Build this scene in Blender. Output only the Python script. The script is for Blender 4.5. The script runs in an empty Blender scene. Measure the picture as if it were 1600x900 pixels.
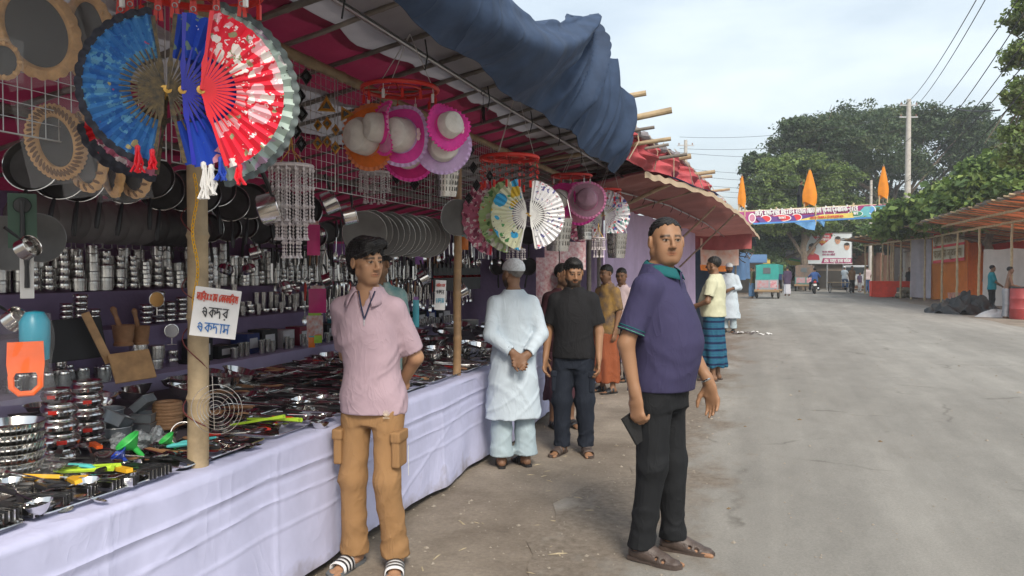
import bpy, bmesh, math, random
import numpy as np
from mathutils import Vector, Matrix, Quaternion
random.seed(7); NR = np.random.default_rng(7)
sc = bpy.context.scene; COL = sc.collection
R = math.radians; PI = math.pi
# ------------------------------------------------------------------ camera
F_PX = 1200.0; YAW = R(18.2); CAM_H = 1.55; PITCH = math.atan(30/1200)
cam = bpy.data.cameras.new('camera'); cam_o = bpy.data.objects.new('camera', cam); COL.objects.link(cam_o)
cam.sensor_width = 36; cam.lens = 36*F_PX/1600; cam.clip_start = .05; cam.clip_end = 2000
cam_o.location = (0, 0, CAM_H); cam_o.rotation_euler = (PI/2-PITCH, 0, YAW); sc.camera = cam_o
# ------------------------------------------------------------------ sky, sun, exposure
W = bpy.data.worlds.new('World'); sc.world = W; W.use_nodes = True
nt = W.node_tree; bg = nt.nodes['Background']
sky = nt.nodes.new('ShaderNodeTexSky'); sky.sky_type = 'NISHITA'; sky.sun_disc = False
SUN_EL, SUN_AZ = R(42), R(148)       # azimuth clockwise from +Y
sky.sun_elevation = SUN_EL; sky.sun_rotation = SUN_AZ; sky.dust_density = 5; sky.air_density = 1.2; sky.ozone_density = 1.5
tc = nt.nodes.new('ShaderNodeTexCoord'); mp = nt.nodes.new('ShaderNodeMapping'); mp.inputs['Scale'].default_value = (1, 1, 3.2)
nz = nt.nodes.new('ShaderNodeTexNoise'); nz.inputs['Scale'].default_value = 2.3; nz.inputs['Detail'].default_value = 6; nz.inputs['Roughness'].default_value = .52
rp = nt.nodes.new('ShaderNodeValToRGB'); rp.color_ramp.elements[0].position = .38; rp.color_ramp.elements[1].position = .72
rp.color_ramp.elements[0].color = (.42, .42, .42, 1); rp.color_ramp.elements[1].color = (.95, .95, .95, 1)
mx = nt.nodes.new('ShaderNodeMix'); mx.data_type = 'RGBA'
mx.inputs['B'].default_value = (6.3, 7.0, 7.45, 1)
L = nt.links.new
L(tc.outputs['Generated'], mp.inputs[0]); L(mp.outputs[0], nz.inputs['Vector']); L(nz.outputs['Fac'], rp.inputs[0])
L(rp.outputs[0], mx.inputs['Factor']); L(sky.outputs[0], mx.inputs['A']); L(mx.outputs['Result'], bg.inputs[0])
bg.inputs[1].default_value = .07
sl = bpy.data.lights.new('sun', 'SUN'); sl.energy = 1.5; sl.angle = R(18); sl.color = (1, .93, .82)
so = bpy.data.objects.new('sun', sl); COL.objects.link(so)
sv = Vector((math.sin(SUN_AZ)*math.cos(SUN_EL), math.cos(SUN_AZ)*math.cos(SUN_EL), math.sin(SUN_EL)))
so.rotation_euler = sv.to_track_quat('Z', 'Y').to_euler(); so.location = sv*60
sc.view_settings.view_transform = 'Standard'; sc.view_settings.look = 'None'; sc.view_settings.gamma = 1
sc.view_settings.exposure = 1.25; sc.view_settings.use_curve_mapping = False
sc.cycles.max_bounces = 6; sc.cycles.transparent_max_bounces = 24; sc.cycles.use_denoising = True
# ------------------------------------------------------------------ helpers: pixel of the photograph to a point of the place
cR = Vector((math.cos(YAW), math.sin(YAW), 0)); cFh = Vector((-math.sin(YAW), math.cos(YAW), 0))
cF = cFh*math.cos(PITCH) - Vector((0, 0, 1))*math.sin(PITCH); cU = cFh*math.sin(PITCH) + Vector((0, 0, 1))*math.cos(PITCH)
def px_of(p): v = Vector(p)-Vector((0, 0, CAM_H)); return 800+F_PX*v.dot(cR)/v.dot(cF)
def ray(px, py): return cR*((px-800)/F_PX) + cU*((450-py)/F_PX) + cF
def at(px, py, d=None, X=None, Y=None, Z=None):
    r = ray(px, py); o = Vector((0, 0, CAM_H))
    if X is not None: t = X/r.x
    elif Y is not None: t = Y/r.y
    elif Z is not None: t = (Z-CAM_H)/r.z
    else: t = d
    return o + r*t
# ------------------------------------------------------------------ materials
def lin(c):
    return tuple((v/12.92 if v <= .04045 else ((v+.055)/1.055)**2.4) for v in c)
def hx(s): return lin(tuple(int(s[i:i+2], 16)/255 for i in (0, 2, 4)))
MATS = {}
def mat(name, col, rough=.7, metal=0., var=.12, scale=6., bump=0., bscale=60., dist=.01, spec=.5, alpha=1., trans=0., col2=None, objvar=0., sheen=0., emit=None, coat=0.):
    """principled material: base colour broken up by noise (towards col2 when given), fine bump relief"""
    if name in MATS: return MATS[name]
    m = bpy.data.materials.new(name); m.use_nodes = True; n = m.node_tree.nodes; l = m.node_tree.links.new
    b = n['Principled BSDF']; MATS[name] = m
    b.inputs['Roughness'].default_value = rough; b.inputs['Metallic'].default_value = metal
    b.inputs['Specular IOR Level'].default_value = spec; b.inputs['Alpha'].default_value = alpha
    b.inputs['Transmission Weight'].default_value = trans; b.inputs['Coat Weight'].default_value = coat
    if sheen: b.inputs['Sheen Weight'].default_value = sheen
    c = tuple(col)[:3]
    tc = n.new('ShaderNodeTexCoord')
    if var > 0 or col2:
        t = n.new('ShaderNodeTexNoise'); t.inputs['Scale'].default_value = scale; t.inputs['Detail'].default_value = 5; t.inputs['Roughness'].default_value = .6
        l(tc.outputs['Object'], t.inputs['Vector'])
        r = n.new('ShaderNodeValToRGB'); l(t.outputs['Fac'], r.inputs[0])
        r.color_ramp.elements[0].position = .32; r.color_ramp.elements[1].position = .68
        a = col2 if col2 else tuple(v*(1-var) for v in c); e = c if col2 else tuple(min(1, v*(1+var)) for v in c)
        r.color_ramp.elements[0].color = (*a, 1); r.color_ramp.elements[1].color = (*e, 1)
        out = r.outputs[0]
        if objvar:
            oi = n.new('ShaderNodeObjectInfo'); hs = n.new('ShaderNodeHueSaturation'); mr = n.new('ShaderNodeMapRange')
            mr.inputs['To Min'].default_value = 1-objvar; mr.inputs['To Max'].default_value = 1+objvar
            l(oi.outputs['Random'], mr.inputs['Value']); l(mr.outputs[0], hs.inputs['Value']); l(out, hs.inputs['Color']); out = hs.outputs[0]
        l(out, b.inputs['Base Color'])
    else: b.inputs['Base Color'].default_value = (*c, 1)
    if bump > 0:
        t2 = n.new('ShaderNodeTexNoise'); t2.inputs['Scale'].default_value = bscale; t2.inputs['Detail'].default_value = 4
        l(tc.outputs['Object'], t2.inputs['Vector'])
        bp = n.new('ShaderNodeBump'); bp.inputs['Strength'].default_value = bump; bp.inputs['Distance'].default_value = dist
        l(t2.outputs['Fac'], bp.inputs['Height']); l(bp.outputs[0], b.inputs['Normal'])
    if emit: b.inputs['Emission Color'].default_value = (*emit[0], 1); b.inputs['Emission Strength'].default_value = emit[1]
    return m
def translucent(m, amt=.35):
    """thin cloth: lets part of the daylight through"""
    n = m.node_tree.nodes; l = m.node_tree.links.new; b = n['Principled BSDF']; o = n['Material Output']
    t = n.new('ShaderNodeBsdfTranslucent'); x = n.new('ShaderNodeMixShader'); x.inputs[0].default_value = amt
    if b.inputs['Base Color'].links: l(b.inputs['Base Color'].links[0].from_socket, t.inputs['Color'])
    else: t.inputs['Color'].default_value = b.inputs['Base Color'].default_value
    l(b.outputs[0], x.inputs[1]); l(t.outputs[0], x.inputs[2]); l(x.outputs[0], o.inputs['Surface'])
    return m
def clothm(name, c, rough=.85, bump=.2, var=.07, wr=.55, wscale=9, wdist=.016, **k):
    """woven cloth: weave grain plus soft creases as relief"""
    if name in MATS: return MATS[name]
    m = mat(name, c, rough, var=var, scale=7, bump=bump, bscale=220, dist=.0015, spec=.2, **k); n = m.node_tree.nodes; l = m.node_tree.links.new; b = n['Principled BSDF']; bp0 = b.inputs['Normal'].links[0].from_node
    tc = n.new('ShaderNodeTexCoord'); mp = n.new('ShaderNodeMapping'); mp.inputs['Rotation'].default_value = (.5, .7, .3); mp.inputs['Scale'].default_value = (1, 1, .45); l(tc.outputs['Object'], mp.inputs[0])
    t = n.new('ShaderNodeTexNoise'); t.inputs['Scale'].default_value = wscale; t.inputs['Detail'].default_value = 3; t.inputs['Distortion'].default_value = .8; l(mp.outputs[0], t.inputs['Vector'])
    a = n.new('ShaderNodeMath'); a.operation = 'SUBTRACT'; a.inputs[1].default_value = .5; l(t.outputs['Fac'], a.inputs[0]); ab = n.new('ShaderNodeMath'); ab.operation = 'ABSOLUTE'; l(a.outputs[0], ab.inputs[0]); pw = n.new('ShaderNodeMath'); pw.operation = 'POWER'; pw.inputs[1].default_value = .6; l(ab.outputs[0], pw.inputs[0])
    bp = n.new('ShaderNodeBump'); bp.inputs['Strength'].default_value = wr; bp.inputs['Distance'].default_value = wdist; bp.invert = True; l(pw.outputs[0], bp.inputs['Height']); l(bp0.outputs[0], bp.inputs['Normal']); l(bp.outputs[0], b.inputs['Normal']); return m
def vcol_mat(name, rough=.6, bump=0., bscale=200., dist=.002, sss=0., spec=.4, metal=0.):
    if name in MATS: return MATS[name]
    m = mat(name, (1, 1, 1), rough, metal=metal, var=0, bump=bump, bscale=bscale, dist=dist, spec=spec)
    n = m.node_tree.nodes; a = n.new('ShaderNodeVertexColor'); a.layer_name = 'Col'
    b = n['Principled BSDF']; m.node_tree.links.new(a.outputs[0], b.inputs['Base Color'])
    if sss:
        b.inputs['Subsurface Weight'].default_value = sss; b.inputs['Subsurface Radius'].default_value = (.012, .005, .003); b.inputs['Subsurface Scale'].default_value = 1
    return m
# ------------------------------------------------------------------ mesh building
class MB:
    def __init__(s): s.v = []; s.f = []; s.m = []; s.c = None
    def add(s, vs, fs, mi=0):
        o = len(s.v); s.v += [tuple(p) for p in vs]; s.f += [tuple(o+i for i in f) for f in fs]; s.m += [mi]*len(fs); return s
    def box(s, c, d, rot=None, mi=0, taper=1.):
        c = Vector(c); hx_, hy, hz = d[0]/2, d[1]/2, d[2]/2; vs = []
        for z in (-1, 1):
            k = taper if z > 0 else 1
            for x, y in ((-1, -1), (1, -1), (1, 1), (-1, 1)):
                p = Vector((x*hx_*k, y*hy*k, z*hz)); p = rot @ p if rot is not None else p; vs.append(c+p)
        return s.add(vs, [(3, 2, 1, 0), (4, 5, 6, 7), (0, 1, 5, 4), (1, 2, 6, 5), (2, 3, 7, 6), (3, 0, 4, 7)], mi)
    def tube(s, pts, r, n=8, mi=0, cap=True, closed=False):
        pts = [Vector(p) for p in pts]; k = len(pts); rs = r if hasattr(r, '__len__') else [r]*k
        vs = []; u = None
        for i, p in enumerate(pts):
            a = pts[(i-1) % k] if closed or i > 0 else p; b = pts[(i+1) % k] if closed or i < k-1 else p
            t = (b-a).normalized() if (b-a).length > 1e-9 else Vector((0, 0, 1))
            if u is None: u = t.orthogonal().normalized()
            u = (u - t*u.dot(t)); u = u.normalized() if u.length > 1e-6 else t.orthogonal().normalized()
            w = t.cross(u)
            for j in range(n):
                an = 2*PI*j/n; vs.append(p+(u*math.cos(an)+w*math.sin(an))*rs[i])
        fs = []
        for i in range(k if closed else k-1):
            i2 = (i+1) % k
            for j in range(n): fs.append((i*n+j, i*n+(j+1) % n, i2*n+(j+1) % n, i2*n+j))
        if cap and not closed: fs += [tuple(range(n-1, -1, -1)), tuple((k-1)*n+j for j in range(n))]
        return s.add(vs, fs, mi)
    def lathe(s, prof, n=24, M=None, mi=0, a0=0., a1=2*PI):
        """profile of (radius, height), turned about Z"""
        full = abs(a1-a0-2*PI) < 1e-6; nn = n if full else n+1; vs = []
        for r, z in prof:
            for j in range(nn):
                a = a0+(a1-a0)*j/n; p = Vector((max(r, 1e-5)*math.cos(a), max(r, 1e-5)*math.sin(a), z)); vs.append(M @ p if M is not None else p)
        fs = []
        for i in range(len(prof)-1):
            for j in range(n): j2 = (j+1) % nn; fs.append((i*nn+j, i*nn+j2, (i+1)*nn+j2, (i+1)*nn+j))
        return s.add(vs, fs, mi)
    def grid(s, fn, nu, nv, mi=0, closeu=False):
        vs = [fn(i/nu, j/nv) for j in range(nv+1) for i in range(nu+1)]
        fs = [(j*(nu+1)+i, j*(nu+1)+i+1, (j+1)*(nu+1)+i+1, (j+1)*(nu+1)+i) for j in range(nv) for i in range(nu)]
        return s.add(vs, fs, mi)
    def prism(s, pts, ext, mi=0):
        """closed polygon pts extruded by the vector ext"""
        n = len(pts); pts = [Vector(p) for p in pts]; e = Vector(ext)
        return s.add(pts+[p+e for p in pts], [tuple(range(n-1, -1, -1)), tuple(range(n, 2*n))]+[(i, (i+1) % n, n+(i+1) % n, n+i) for i in range(n)], mi)
    def torus(s, R_, r, n=32, k=8, M=None, mi=0):
        pts = [Vector((R_*math.cos(2*PI*i/n), R_*math.sin(2*PI*i/n), 0)) for i in range(n)]
        return s.tube([M @ p if M is not None else p for p in pts], r, k, mi, closed=True)
    def mesh(s, name, mats, smooth=True):
        me = bpy.data.meshes.new(name); me.from_pydata(s.v, [], s.f)
        for m in (mats if isinstance(mats, (list, tuple)) else [mats]): me.materials.append(m)
        me.polygons.foreach_set('material_index', s.m)
        if smooth:
            me.polygons.foreach_set('use_smooth', [True]*len(s.f))
            try: me.set_sharp_from_angle(angle=R(35))
            except Exception: pass
        return me
    def build(s, name, mats, parent=None, smooth=True, loc=None, M=None):
        return obj(name, s.mesh(name, mats, smooth), parent, loc, M)
def obj(name, me, parent=None, loc=None, M=None):
    o = bpy.data.objects.new(name, me); COL.objects.link(o)
    if parent is not None: o.parent = parent; CH.setdefault(parent.name, []).append(o)
    if M is not None: o.matrix_local = M
    elif loc is not None: o.location = loc
    return o
def tag(o, label=None, cat=None, group=None, kind=None):
    if label: o['label'] = label
    if cat: o['category'] = cat
    if group: o['group'] = group
    if kind: o['kind'] = kind
    return o
def thing(name, label, cat, loc=(0, 0, 0), group=None, M=None):
    o = bpy.data.objects.new(name, None); COL.objects.link(o); o.empty_display_size = .05
    if M is not None: o.matrix_world = M
    else: o.location = loc
    return tag(o, label, cat, group)
def copy_tree(o, parent=None):
    c = o.copy(); COL.objects.link(c); c.parent = parent
    if parent is not None: CH.setdefault(parent.name, []).append(c)
    for ch in list(CH.get(o.name, [])): copy_tree(ch, c)
    return c
CH = {}
def np_mesh(name, V, Fq, mats, smooth=False, col=None, mi=None):
    """mesh from numpy arrays of points and quads (or triangles)"""
    me = bpy.data.meshes.new(name); V = np.asarray(V, np.float32); Fq = np.asarray(Fq, np.int32); k = Fq.shape[1]; n = len(Fq)
    me.vertices.add(len(V)); me.vertices.foreach_set('co', V.ravel())
    me.loops.add(n*k); me.loops.foreach_set('vertex_index', Fq.ravel())
    me.polygons.add(n); me.polygons.foreach_set('loop_start', np.arange(0, n*k, k, dtype=np.int32))
    try: me.polygons.foreach_set('loop_total', np.full(n, k, np.int32))
    except Exception: pass
    for m in (mats if isinstance(mats, (list, tuple)) else [mats]): me.materials.append(m)
    if mi is not None: me.polygons.foreach_set('material_index', np.asarray(mi, np.int32))
    me.polygons.foreach_set('use_smooth', np.full(n, smooth))
    if col is not None:
        a = me.color_attributes.new('Col', 'FLOAT_COLOR', 'POINT'); c4 = np.ones((len(V), 4), np.float32); c4[:, :3] = col; a.data.foreach_set('color', c4.ravel())
    me.update(); me.validate(); return me
def frame(o, x=None, y=None, z=None):
    """matrix at o whose given two axes point along the vectors"""
    o = Vector(o)
    if z is not None and y is not None: z = Vector(z).normalized(); x_ = Vector(y).cross(z).normalized(); y_ = z.cross(x_); z_ = z
    elif z is not None: z_ = Vector(z).normalized(); x_ = (Vector(x) if x is not None else z_.orthogonal()); x_ = (x_-z_*x_.dot(z_)).normalized(); y_ = z_.cross(x_)
    m = Matrix((x_, y_, z_)).transposed().to_4x4(); m.translation = o; return m
def rotz(a): return Matrix.Rotation(a, 4, 'Z')
ONES = 'first second third fourth fifth sixth seventh eighth ninth tenth eleventh twelfth thirteenth fourteenth fifteenth sixteenth seventeenth eighteenth nineteenth'.split()
def nth(i):
    """0 -> first, 24 -> twenty-fifth"""
    n = i+1
    if n < 20: return ONES[n-1]
    t = ('twent', 'thirt', 'fort', 'fift', 'sixt', 'sevent', 'eight', 'ninet')[n//10-2]; return t+'ieth' if n % 10 == 0 else t+'y-'+ONES[n % 10-1]
def smooth1(x): x = max(0, min(1, x)); return x*x*(3-2*x)
# ------------------------------------------------------------------ strokes for the Bengali and Latin lettering
GL = {  # polylines in a unit box, headline at y = 1
 'ম': [[(0,1),(.8,1)],[(.65,1),(.65,0)],[(.65,.38),(.42,.52),(.2,.4),(.1,.22),(.22,.14),(.3,.3),(.16,.62),(.12,1)]],
 'া': [[(0,1),(.35,1)],[(.2,1),(.2,0)]],
 'র': [[(0,1),(.75,1)],[(.6,1),(.6,.1)],[(.6,.82),(.1,.45),(.6,.1)],[(.3,-.12),(.36,-.16),(.4,-.1)]],
 'ি': [[(.16,0),(.16,1.0),(.24,1.22),(.5,1.3),(.78,1.02)],[(0,1),(.3,1)]],
 'ী': [[(.2,0),(.2,1.0),(.1,1.25),(-.2,1.28),(-.35,1.05)],[(0,1),(.4,1)]],
 'য়': [[(0,1),(.8,1)],[(.62,1),(.62,0)],[(.12,.95),(.3,.62),(.1,.4),(.62,.1)],[(.3,-.12),(.36,-.16),(.4,-.1)]],
 'ক': [[(0,1),(.95,1)],[(.5,1),(.5,.02)],[(.5,.85),(.08,.45),(.5,.08)],[(.5,.7),(.78,.72),(.88,.5),(.78,.32)]],
 'ে': [[(.42,.95),(.16,.75),(.08,.3),(.2,.02),(.36,.12),(.3,.3)]],
 'স': [[(0,1),(.85,1)],[(.7,1),(.7,0)],[(.7,.45),(.4,.55),(.35,.85),(.18,.88),(.14,.7),(.3,.6),(.12,.3),(.22,.1)]],
 'এ': [[(.12,.8),(.3,.98),(.55,.8),(.62,.4),(.55,0)],[(.55,.05),(.1,.5),(.2,.6),(.62,.5)]],
 'দ': [[(0,1),(.75,1)],[(.2,1),(.14,.5),(.45,.7),(.58,.45),(.6,-.05)]],
 'শ': [[(.75,1),(.75,0)],[(.6,1),(.9,1)],[(.75,.5),(.5,.75),(.3,.95),(.1,.7),(.3,.55),(.15,.2),(.35,.1)]],
 'হ': [[(0,1),(.75,1)],[(.4,1),(.15,.75),(.6,.6),(.2,.4),(.55,.05),(.65,.2)]],
 'ষ': [[(0,1),(.8,1)],[(.65,1),(.65,0)],[(.15,1),(.15,.65),(.65,.1)],[(.2,.6),(.65,.8)]],
 'ট': [[(0,1),(.75,1)],[(.2,1.0),(.15,.3),(.35,.05),(.6,.25),(.55,.5),(.35,.4)],[(.6,1),(.75,1.25),(.4,1.35)]],
 'প': [[(0,1),(.8,1)],[(.65,1),(.65,0)],[(.12,.95),(.25,.5),(.65,.35)],[(.15,.7),(.65,.05)]],
 'ত': [[(0,1),(.75,1)],[(.65,.75),(.35,.85),(.12,.5),(.3,.1),(.55,.15),(.6,.4),(.4,.5)]],
 'জ': [[(0,1),(.85,1)],[(.45,1),(.5,.55),(.2,.75),(.12,.35),(.4,.1),(.75,.3),(.8,.6)]],
 'উ': [[(0,1),(.7,1)],[(.15,1),(.55,.75),(.2,.55),(.6,.3),(.2,.05)],[(.5,1),(.7,1.25),(.35,1.35)]],
 'ন': [[(0,1),(.8,1)],[(.65,1),(.65,0)],[(.65,.5),(.3,.65),(.12,.4),(.3,.25),(.4,.4)]],
 'ল': [[(0,1),(.85,1)],[(.7,1),(.7,0)],[(.7,.45),(.5,.7),(.38,.35),(.2,.65),(.08,.3),(.22,.15)]],
 'ফ': [[(0,1),(.95,1)],[(.6,1),(.6,0)],[(.1,.95),(.2,.5),(.6,.35)],[(.15,.7),(.6,.05)],[(.6,.7),(.85,.7),(.9,.4)]],
 'ু': [[(-.35,-.1),(-.25,-.35),(-.1,-.25),(-.1,-.5)]],
 'ব': [[(0,1),(.75,1)],[(.6,1),(.6,.05)],[(.6,.85),(.1,.45),(.6,.05)]],
 'গ': [[(0.3,1),(.8,1)],[(.65,1),(.65,0)],[(.1,.6),(.2,.9),(.4,.7),(.35,.3),(.15,.2)]],
 'ড': [[(0,1),(.75,1)],[(.2,1),(.55,.75),(.2,.55),(.35,.2),(.6,.25)]],
 '-': [[(.1,.45),(.5,.45)]], ' ': [],
 '২': [[(.1,.9),(.4,.95),(.5,.7),(.3,.4),(.15,.2),(.6,.05)]], '০': [[(.3,.85),(.08,.45),(.3,.05),(.52,.45),(.3,.85)]],
 '৫': [[(.1,.9),(.12,.3),(.35,.05),(.55,.35),(.3,.55),(.55,.9)]], '৬': [[(.1,.9),(.3,.5),(.15,.2),(.4,.05),(.55,.4)]],
}
def text_w(s): return sum(0 if c == 'ু' else (.4 if c in 'ািী ' else (.5 if c in 'ে-' else .92)) for c in s)
def strokes(mb, s, M, size, w, width=None, mi=0, depth=.0015, dirx=1):
    """lettering as raised flat strokes on the plane of M (x right, y up)"""
    k = size; sx = size if width is None else width/text_w(s); x = 0
    for c in s:
        for pl in GL.get(c, [[(.1,.1),(.5,.9)],[(.1,.9),(.5,.1)]]):
            for (a, b) in zip(pl[:-1], pl[1:]):
                p = Vector(((x+a[0])*sx if c != ' ' else 0, a[1]*k, 0)); q = Vector(((x+b[0])*sx, b[1]*k, 0)); t = q-p
                if t.length < 1e-6: continue
                t.normalize(); n = Vector((-t.y, t.x, 0))*w/2; e = t*w*.35
                mb.prism([M @ (p-n-e), M @ (q-n+e), M @ (q+n+e), M @ (p+n-e)], (M.to_3x3() @ Vector((0, 0, depth))), mi)
        x += 0 if c == 'ু' else (.4 if c in 'ািী ' else (.5 if c in 'ে-' else .92))
    return x*sx
# ================================================================== ground and road
def ground_mat():
    m = mat('dirt_ground', (.2, .165, .13), .95, var=0); n = m.node_tree.nodes; l = m.node_tree.links.new; b = n['Principled BSDF']
    tc = n.new('ShaderNodeTexCoord')
    def noise(s, d=6, rr=.6):
        t = n.new('ShaderNodeTexNoise'); t.inputs['Scale'].default_value = s; t.inputs['Detail'].default_value = d; t.inputs['Roughness'].default_value = rr
        l(tc.outputs['Object'], t.inputs['Vector']); return t
    a = noise(1.1, 8, .65); r = n.new('ShaderNodeValToRGB'); l(a.outputs['Fac'], r.inputs[0]); e = r.color_ramp.elements
    e[0].position = .35; e[0].color = (.135, .108, .083, 1); e[1].position = .7; e[1].color = (.30, .255, .205, 1)
    c = noise(38, 4, .7); mx = n.new('ShaderNodeMix'); mx.data_type = 'RGBA'; mx.blend_type = 'OVERLAY'; mx.inputs['Factor'].default_value = .45
    l(r.outputs[0], mx.inputs['A']); l(c.outputs['Fac'], mx.inputs['B']); l(mx.outputs['Result'], b.inputs['Base Color'])
    bp = n.new('ShaderNodeBump'); bp.inputs['Strength'].default_value = .55; bp.inputs['Distance'].default_value = .012; l(noise(26, 8, .75).outputs['Fac'], bp.inputs['Height']); l(bp.outputs[0], b.inputs['Normal'])
    return m
def road_mat():
    m = mat('worn_road', (.3, .28, .25), .9, var=0); n = m.node_tree.nodes; l = m.node_tree.links.new; b = n['Principled BSDF']
    tc = n.new('ShaderNodeTexCoord')
    def mapped(sc_):
        mp = n.new('ShaderNodeMapping'); mp.inputs['Scale'].default_value = sc_; l(tc.outputs['Object'], mp.inputs[0]); return mp.outputs[0]
    def noise(v, s, d=6, rr=.6):
        t = n.new('ShaderNodeTexNoise'); t.inputs['Scale'].default_value = s; t.inputs['Detail'].default_value = d; t.inputs['Roughness'].default_value = rr; l(v, t.inputs['Vector']); return t.outputs['Fac']
    def ramp(f, p0, c0, p1, c1):
        r = n.new('ShaderNodeValToRGB'); l(f, r.inputs[0]); e = r.color_ramp.elements; e[0].position = p0; e[0].color = (*c0, 1); e[1].position = p1; e[1].color = (*c1, 1); return r.outputs[0]
    def mix(a, c, f, mode='MIX'):
        x = n.new('ShaderNodeMix'); x.data_type = 'RGBA'; x.blend_type = mode; l(a, x.inputs['A']); l(c, x.inputs['B'])
        if hasattr(f, 'links'): l(f, x.inputs['Factor'])
        else: x.inputs['Factor'].default_value = f
        return x.outputs['Result']
    o = tc.outputs['Object']
    base = ramp(noise(mapped((1, .35, 1)), .55, 7, .62), .34, (.207, .194, .173), .68, (.29, .275, .248))
    fine = ramp(noise(o, 70, 3, .8), .3, (.34, .34, .34), .7, (.66, .66, .66)); base = mix(base, fine, .5, 'OVERLAY'); mid = ramp(noise(mapped((1, .45, 1)), 3.2, 8, .7), .36, (.42, .42, .42), .64, (.56, .56, .56)); base = mix(base, mid, .6, 'OVERLAY'); trk = ramp(noise(mapped((1.6, .05, 1)), 1.1, 4, .6), .42, (.43, .43, .43), .62, (.54, .54, .54)); base = mix(base, trk, .7, 'OVERLAY')
    stain = ramp(noise(mapped((1.4, .5, 1)), .9, 5, .7), .6, (0, 0, 0), .74, (.6, .6, .6))
    dark = ramp(noise(o, 9, 4, .6), .3, (.14, .125, .105), .7, (.2, .185, .16)); base = mix(base, dark, stain)
    # grit that lies in speckles and short cracks
    vo = n.new('ShaderNodeTexVoronoi'); vo.feature = 'DISTANCE_TO_EDGE'; vo.inputs['Scale'].default_value = .55
    wp = n.new('ShaderNodeMix'); wp.data_type = 'RGBA'; wp.inputs['Factor'].default_value = .2; l(o, wp.inputs['A'])
    tn = n.new('ShaderNodeTexNoise'); tn.inputs['Scale'].default_value = 5; tn.inputs['Detail'].default_value = 6; l(o, tn.inputs['Vector']); l(tn.outputs['Color'], wp.inputs['B']); l(wp.outputs['Result'], vo.inputs['Vector'])
    cr = ramp(vo.outputs['Distance'], .0, (1, 1, 1), .013, (0, 0, 0)); brk = ramp(noise(o, 1.3, 2), .5, (0, 0, 0), .62, (.75, .75, .75))
    cm = mix(cr, brk, 1., 'MULTIPLY'); dk = n.new('ShaderNodeRGB'); dk.outputs[0].default_value = (.11, .1, .085, 1); base = mix(base, dk.outputs[0], cm)
    sp = ramp(noise(o, 130, 2, .5), .69, (0, 0, 0), .74, (.3, .3, .3)); lt = n.new('ShaderNodeRGB'); lt.outputs[0].default_value = (.46, .44, .41, 1); base = mix(base, lt.outputs[0], sp)
    # trodden soil that spreads in from the shoulder, with pale cement washes between
    sx_ = n.new('ShaderNodeSeparateXYZ'); l(o, sx_.inputs[0])
    ex = n.new('ShaderNodeMapRange'); ex.inputs['From Min'].default_value = -1.35; ex.inputs['From Max'].default_value = .55; ex.inputs['To Min'].default_value = .62; ex.inputs['To Max'].default_value = -.12; l(sx_.outputs[0], ex.inputs['Value'])
    ad = n.new('ShaderNodeMath'); ad.operation = 'ADD'; l(ex.outputs[0], ad.inputs[0]); l(noise(mapped((1, .7, 1)), 1.7, 8, .68), ad.inputs[1])
    soil = ramp(noise(o, 24, 5, .7), .3, (.12, .098, .075), .7, (.24, .2, .16)); base = mix(base, soil, ramp(ad.outputs[0], .7, (0, 0, 0), .86, (1, 1, 1)))
    pale = ramp(noise(mapped((1, .6, 1)), 1.25, 5, .6), .58, (0, 0, 0), .72, (.6, .6, .6)); near = ramp(ex.outputs[0], .12, (0, 0, 0), .3, (1, 1, 1)); pc = n.new('ShaderNodeRGB'); pc.outputs[0].default_value = (.42, .4, .36, 1); base = mix(base, pc.outputs[0], mix(pale, near, 1., 'MULTIPLY'))
    l(base, b.inputs['Base Color'])
    bp = n.new('ShaderNodeBump'); bp.inputs['Strength'].default_value = .5; bp.inputs['Distance'].default_value = .006; l(noise(o, 90, 5, .75), bp.inputs['Height']); l(bp.outputs[0], b.inputs['Normal'])
    return m
g = MB(); g.grid(lambda u, v: ((u-.5)*1600, (v-.5)*1600+200, 0), 8, 8); tag(g.build('ground', ground_mat()), kind='structure')
def road_edge_l(y): return -1.05 + .16*math.sin(y*.9+1)+.1*math.sin(y*2.3)+.05*math.sin(y*5.7+.6)+.04*math.sin(y*11.+2) - .012*max(0, y-9)
def road_edge_r(y): return 6.35 + .12*math.sin(y*.6)+.07*math.sin(y*1.9+2)
rd = MB(); NY = 420
rd.grid(lambda u, v: (lambda y: (road_edge_l(y)+(road_edge_r(y)-road_edge_l(y))*u, y, .005+.05*math.sin(PI*u)*1))(-6+76*v), 8, NY)
tag(rd.build('road', road_mat()), kind='structure')
def road_z(x, y):
    u = (x-road_edge_l(y))/(road_edge_r(y)-road_edge_l(y)); return .005+.05*math.sin(PI*u) if 0 < u < 1 else 0.
# pebbles, straw and crumbs trodden into the shoulder
def litter(name, n, box, size, m, seed, elong=1.):
    r = np.random.default_rng(seed); V = []; Fc = []
    for i in range(n):
        x = r.uniform(box[0], box[1]); y = box[2]+(box[3]-box[2])*r.random()**1.6; s = size*r.lognormal(0, .5); a = r.uniform(0, PI); z = road_z(x, y)
        ca, sa = math.cos(a), math.sin(a); b = len(V)
        for (u, v, w) in ((-1, -1, 0), (1, -1, 0), (1, 1, 0), (-1, 1, 0), (0, 0, .9)):
            u *= elong*r.uniform(.7, 1.2); v *= r.uniform(.7, 1.2); V.append((x+(u*ca-v*sa)*s, y+(u*sa+v*ca)*s, z+.001+w*s))
        for t in ((0, 1, 4), (1, 2, 4), (2, 3, 4), (3, 0, 4)): Fc.append([b+q for q in t])
    return obj(name, np_mesh(name, V, Fc, m))
tag(litter('pebbles', 1500, (-2.2, -.4, 1.5, 14), .0045, mat('pebble', (.32, .28, .23), .9, objvar=.2), 3), 'small stones and crumbs on the dirt shoulder', kind='stuff')
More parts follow.
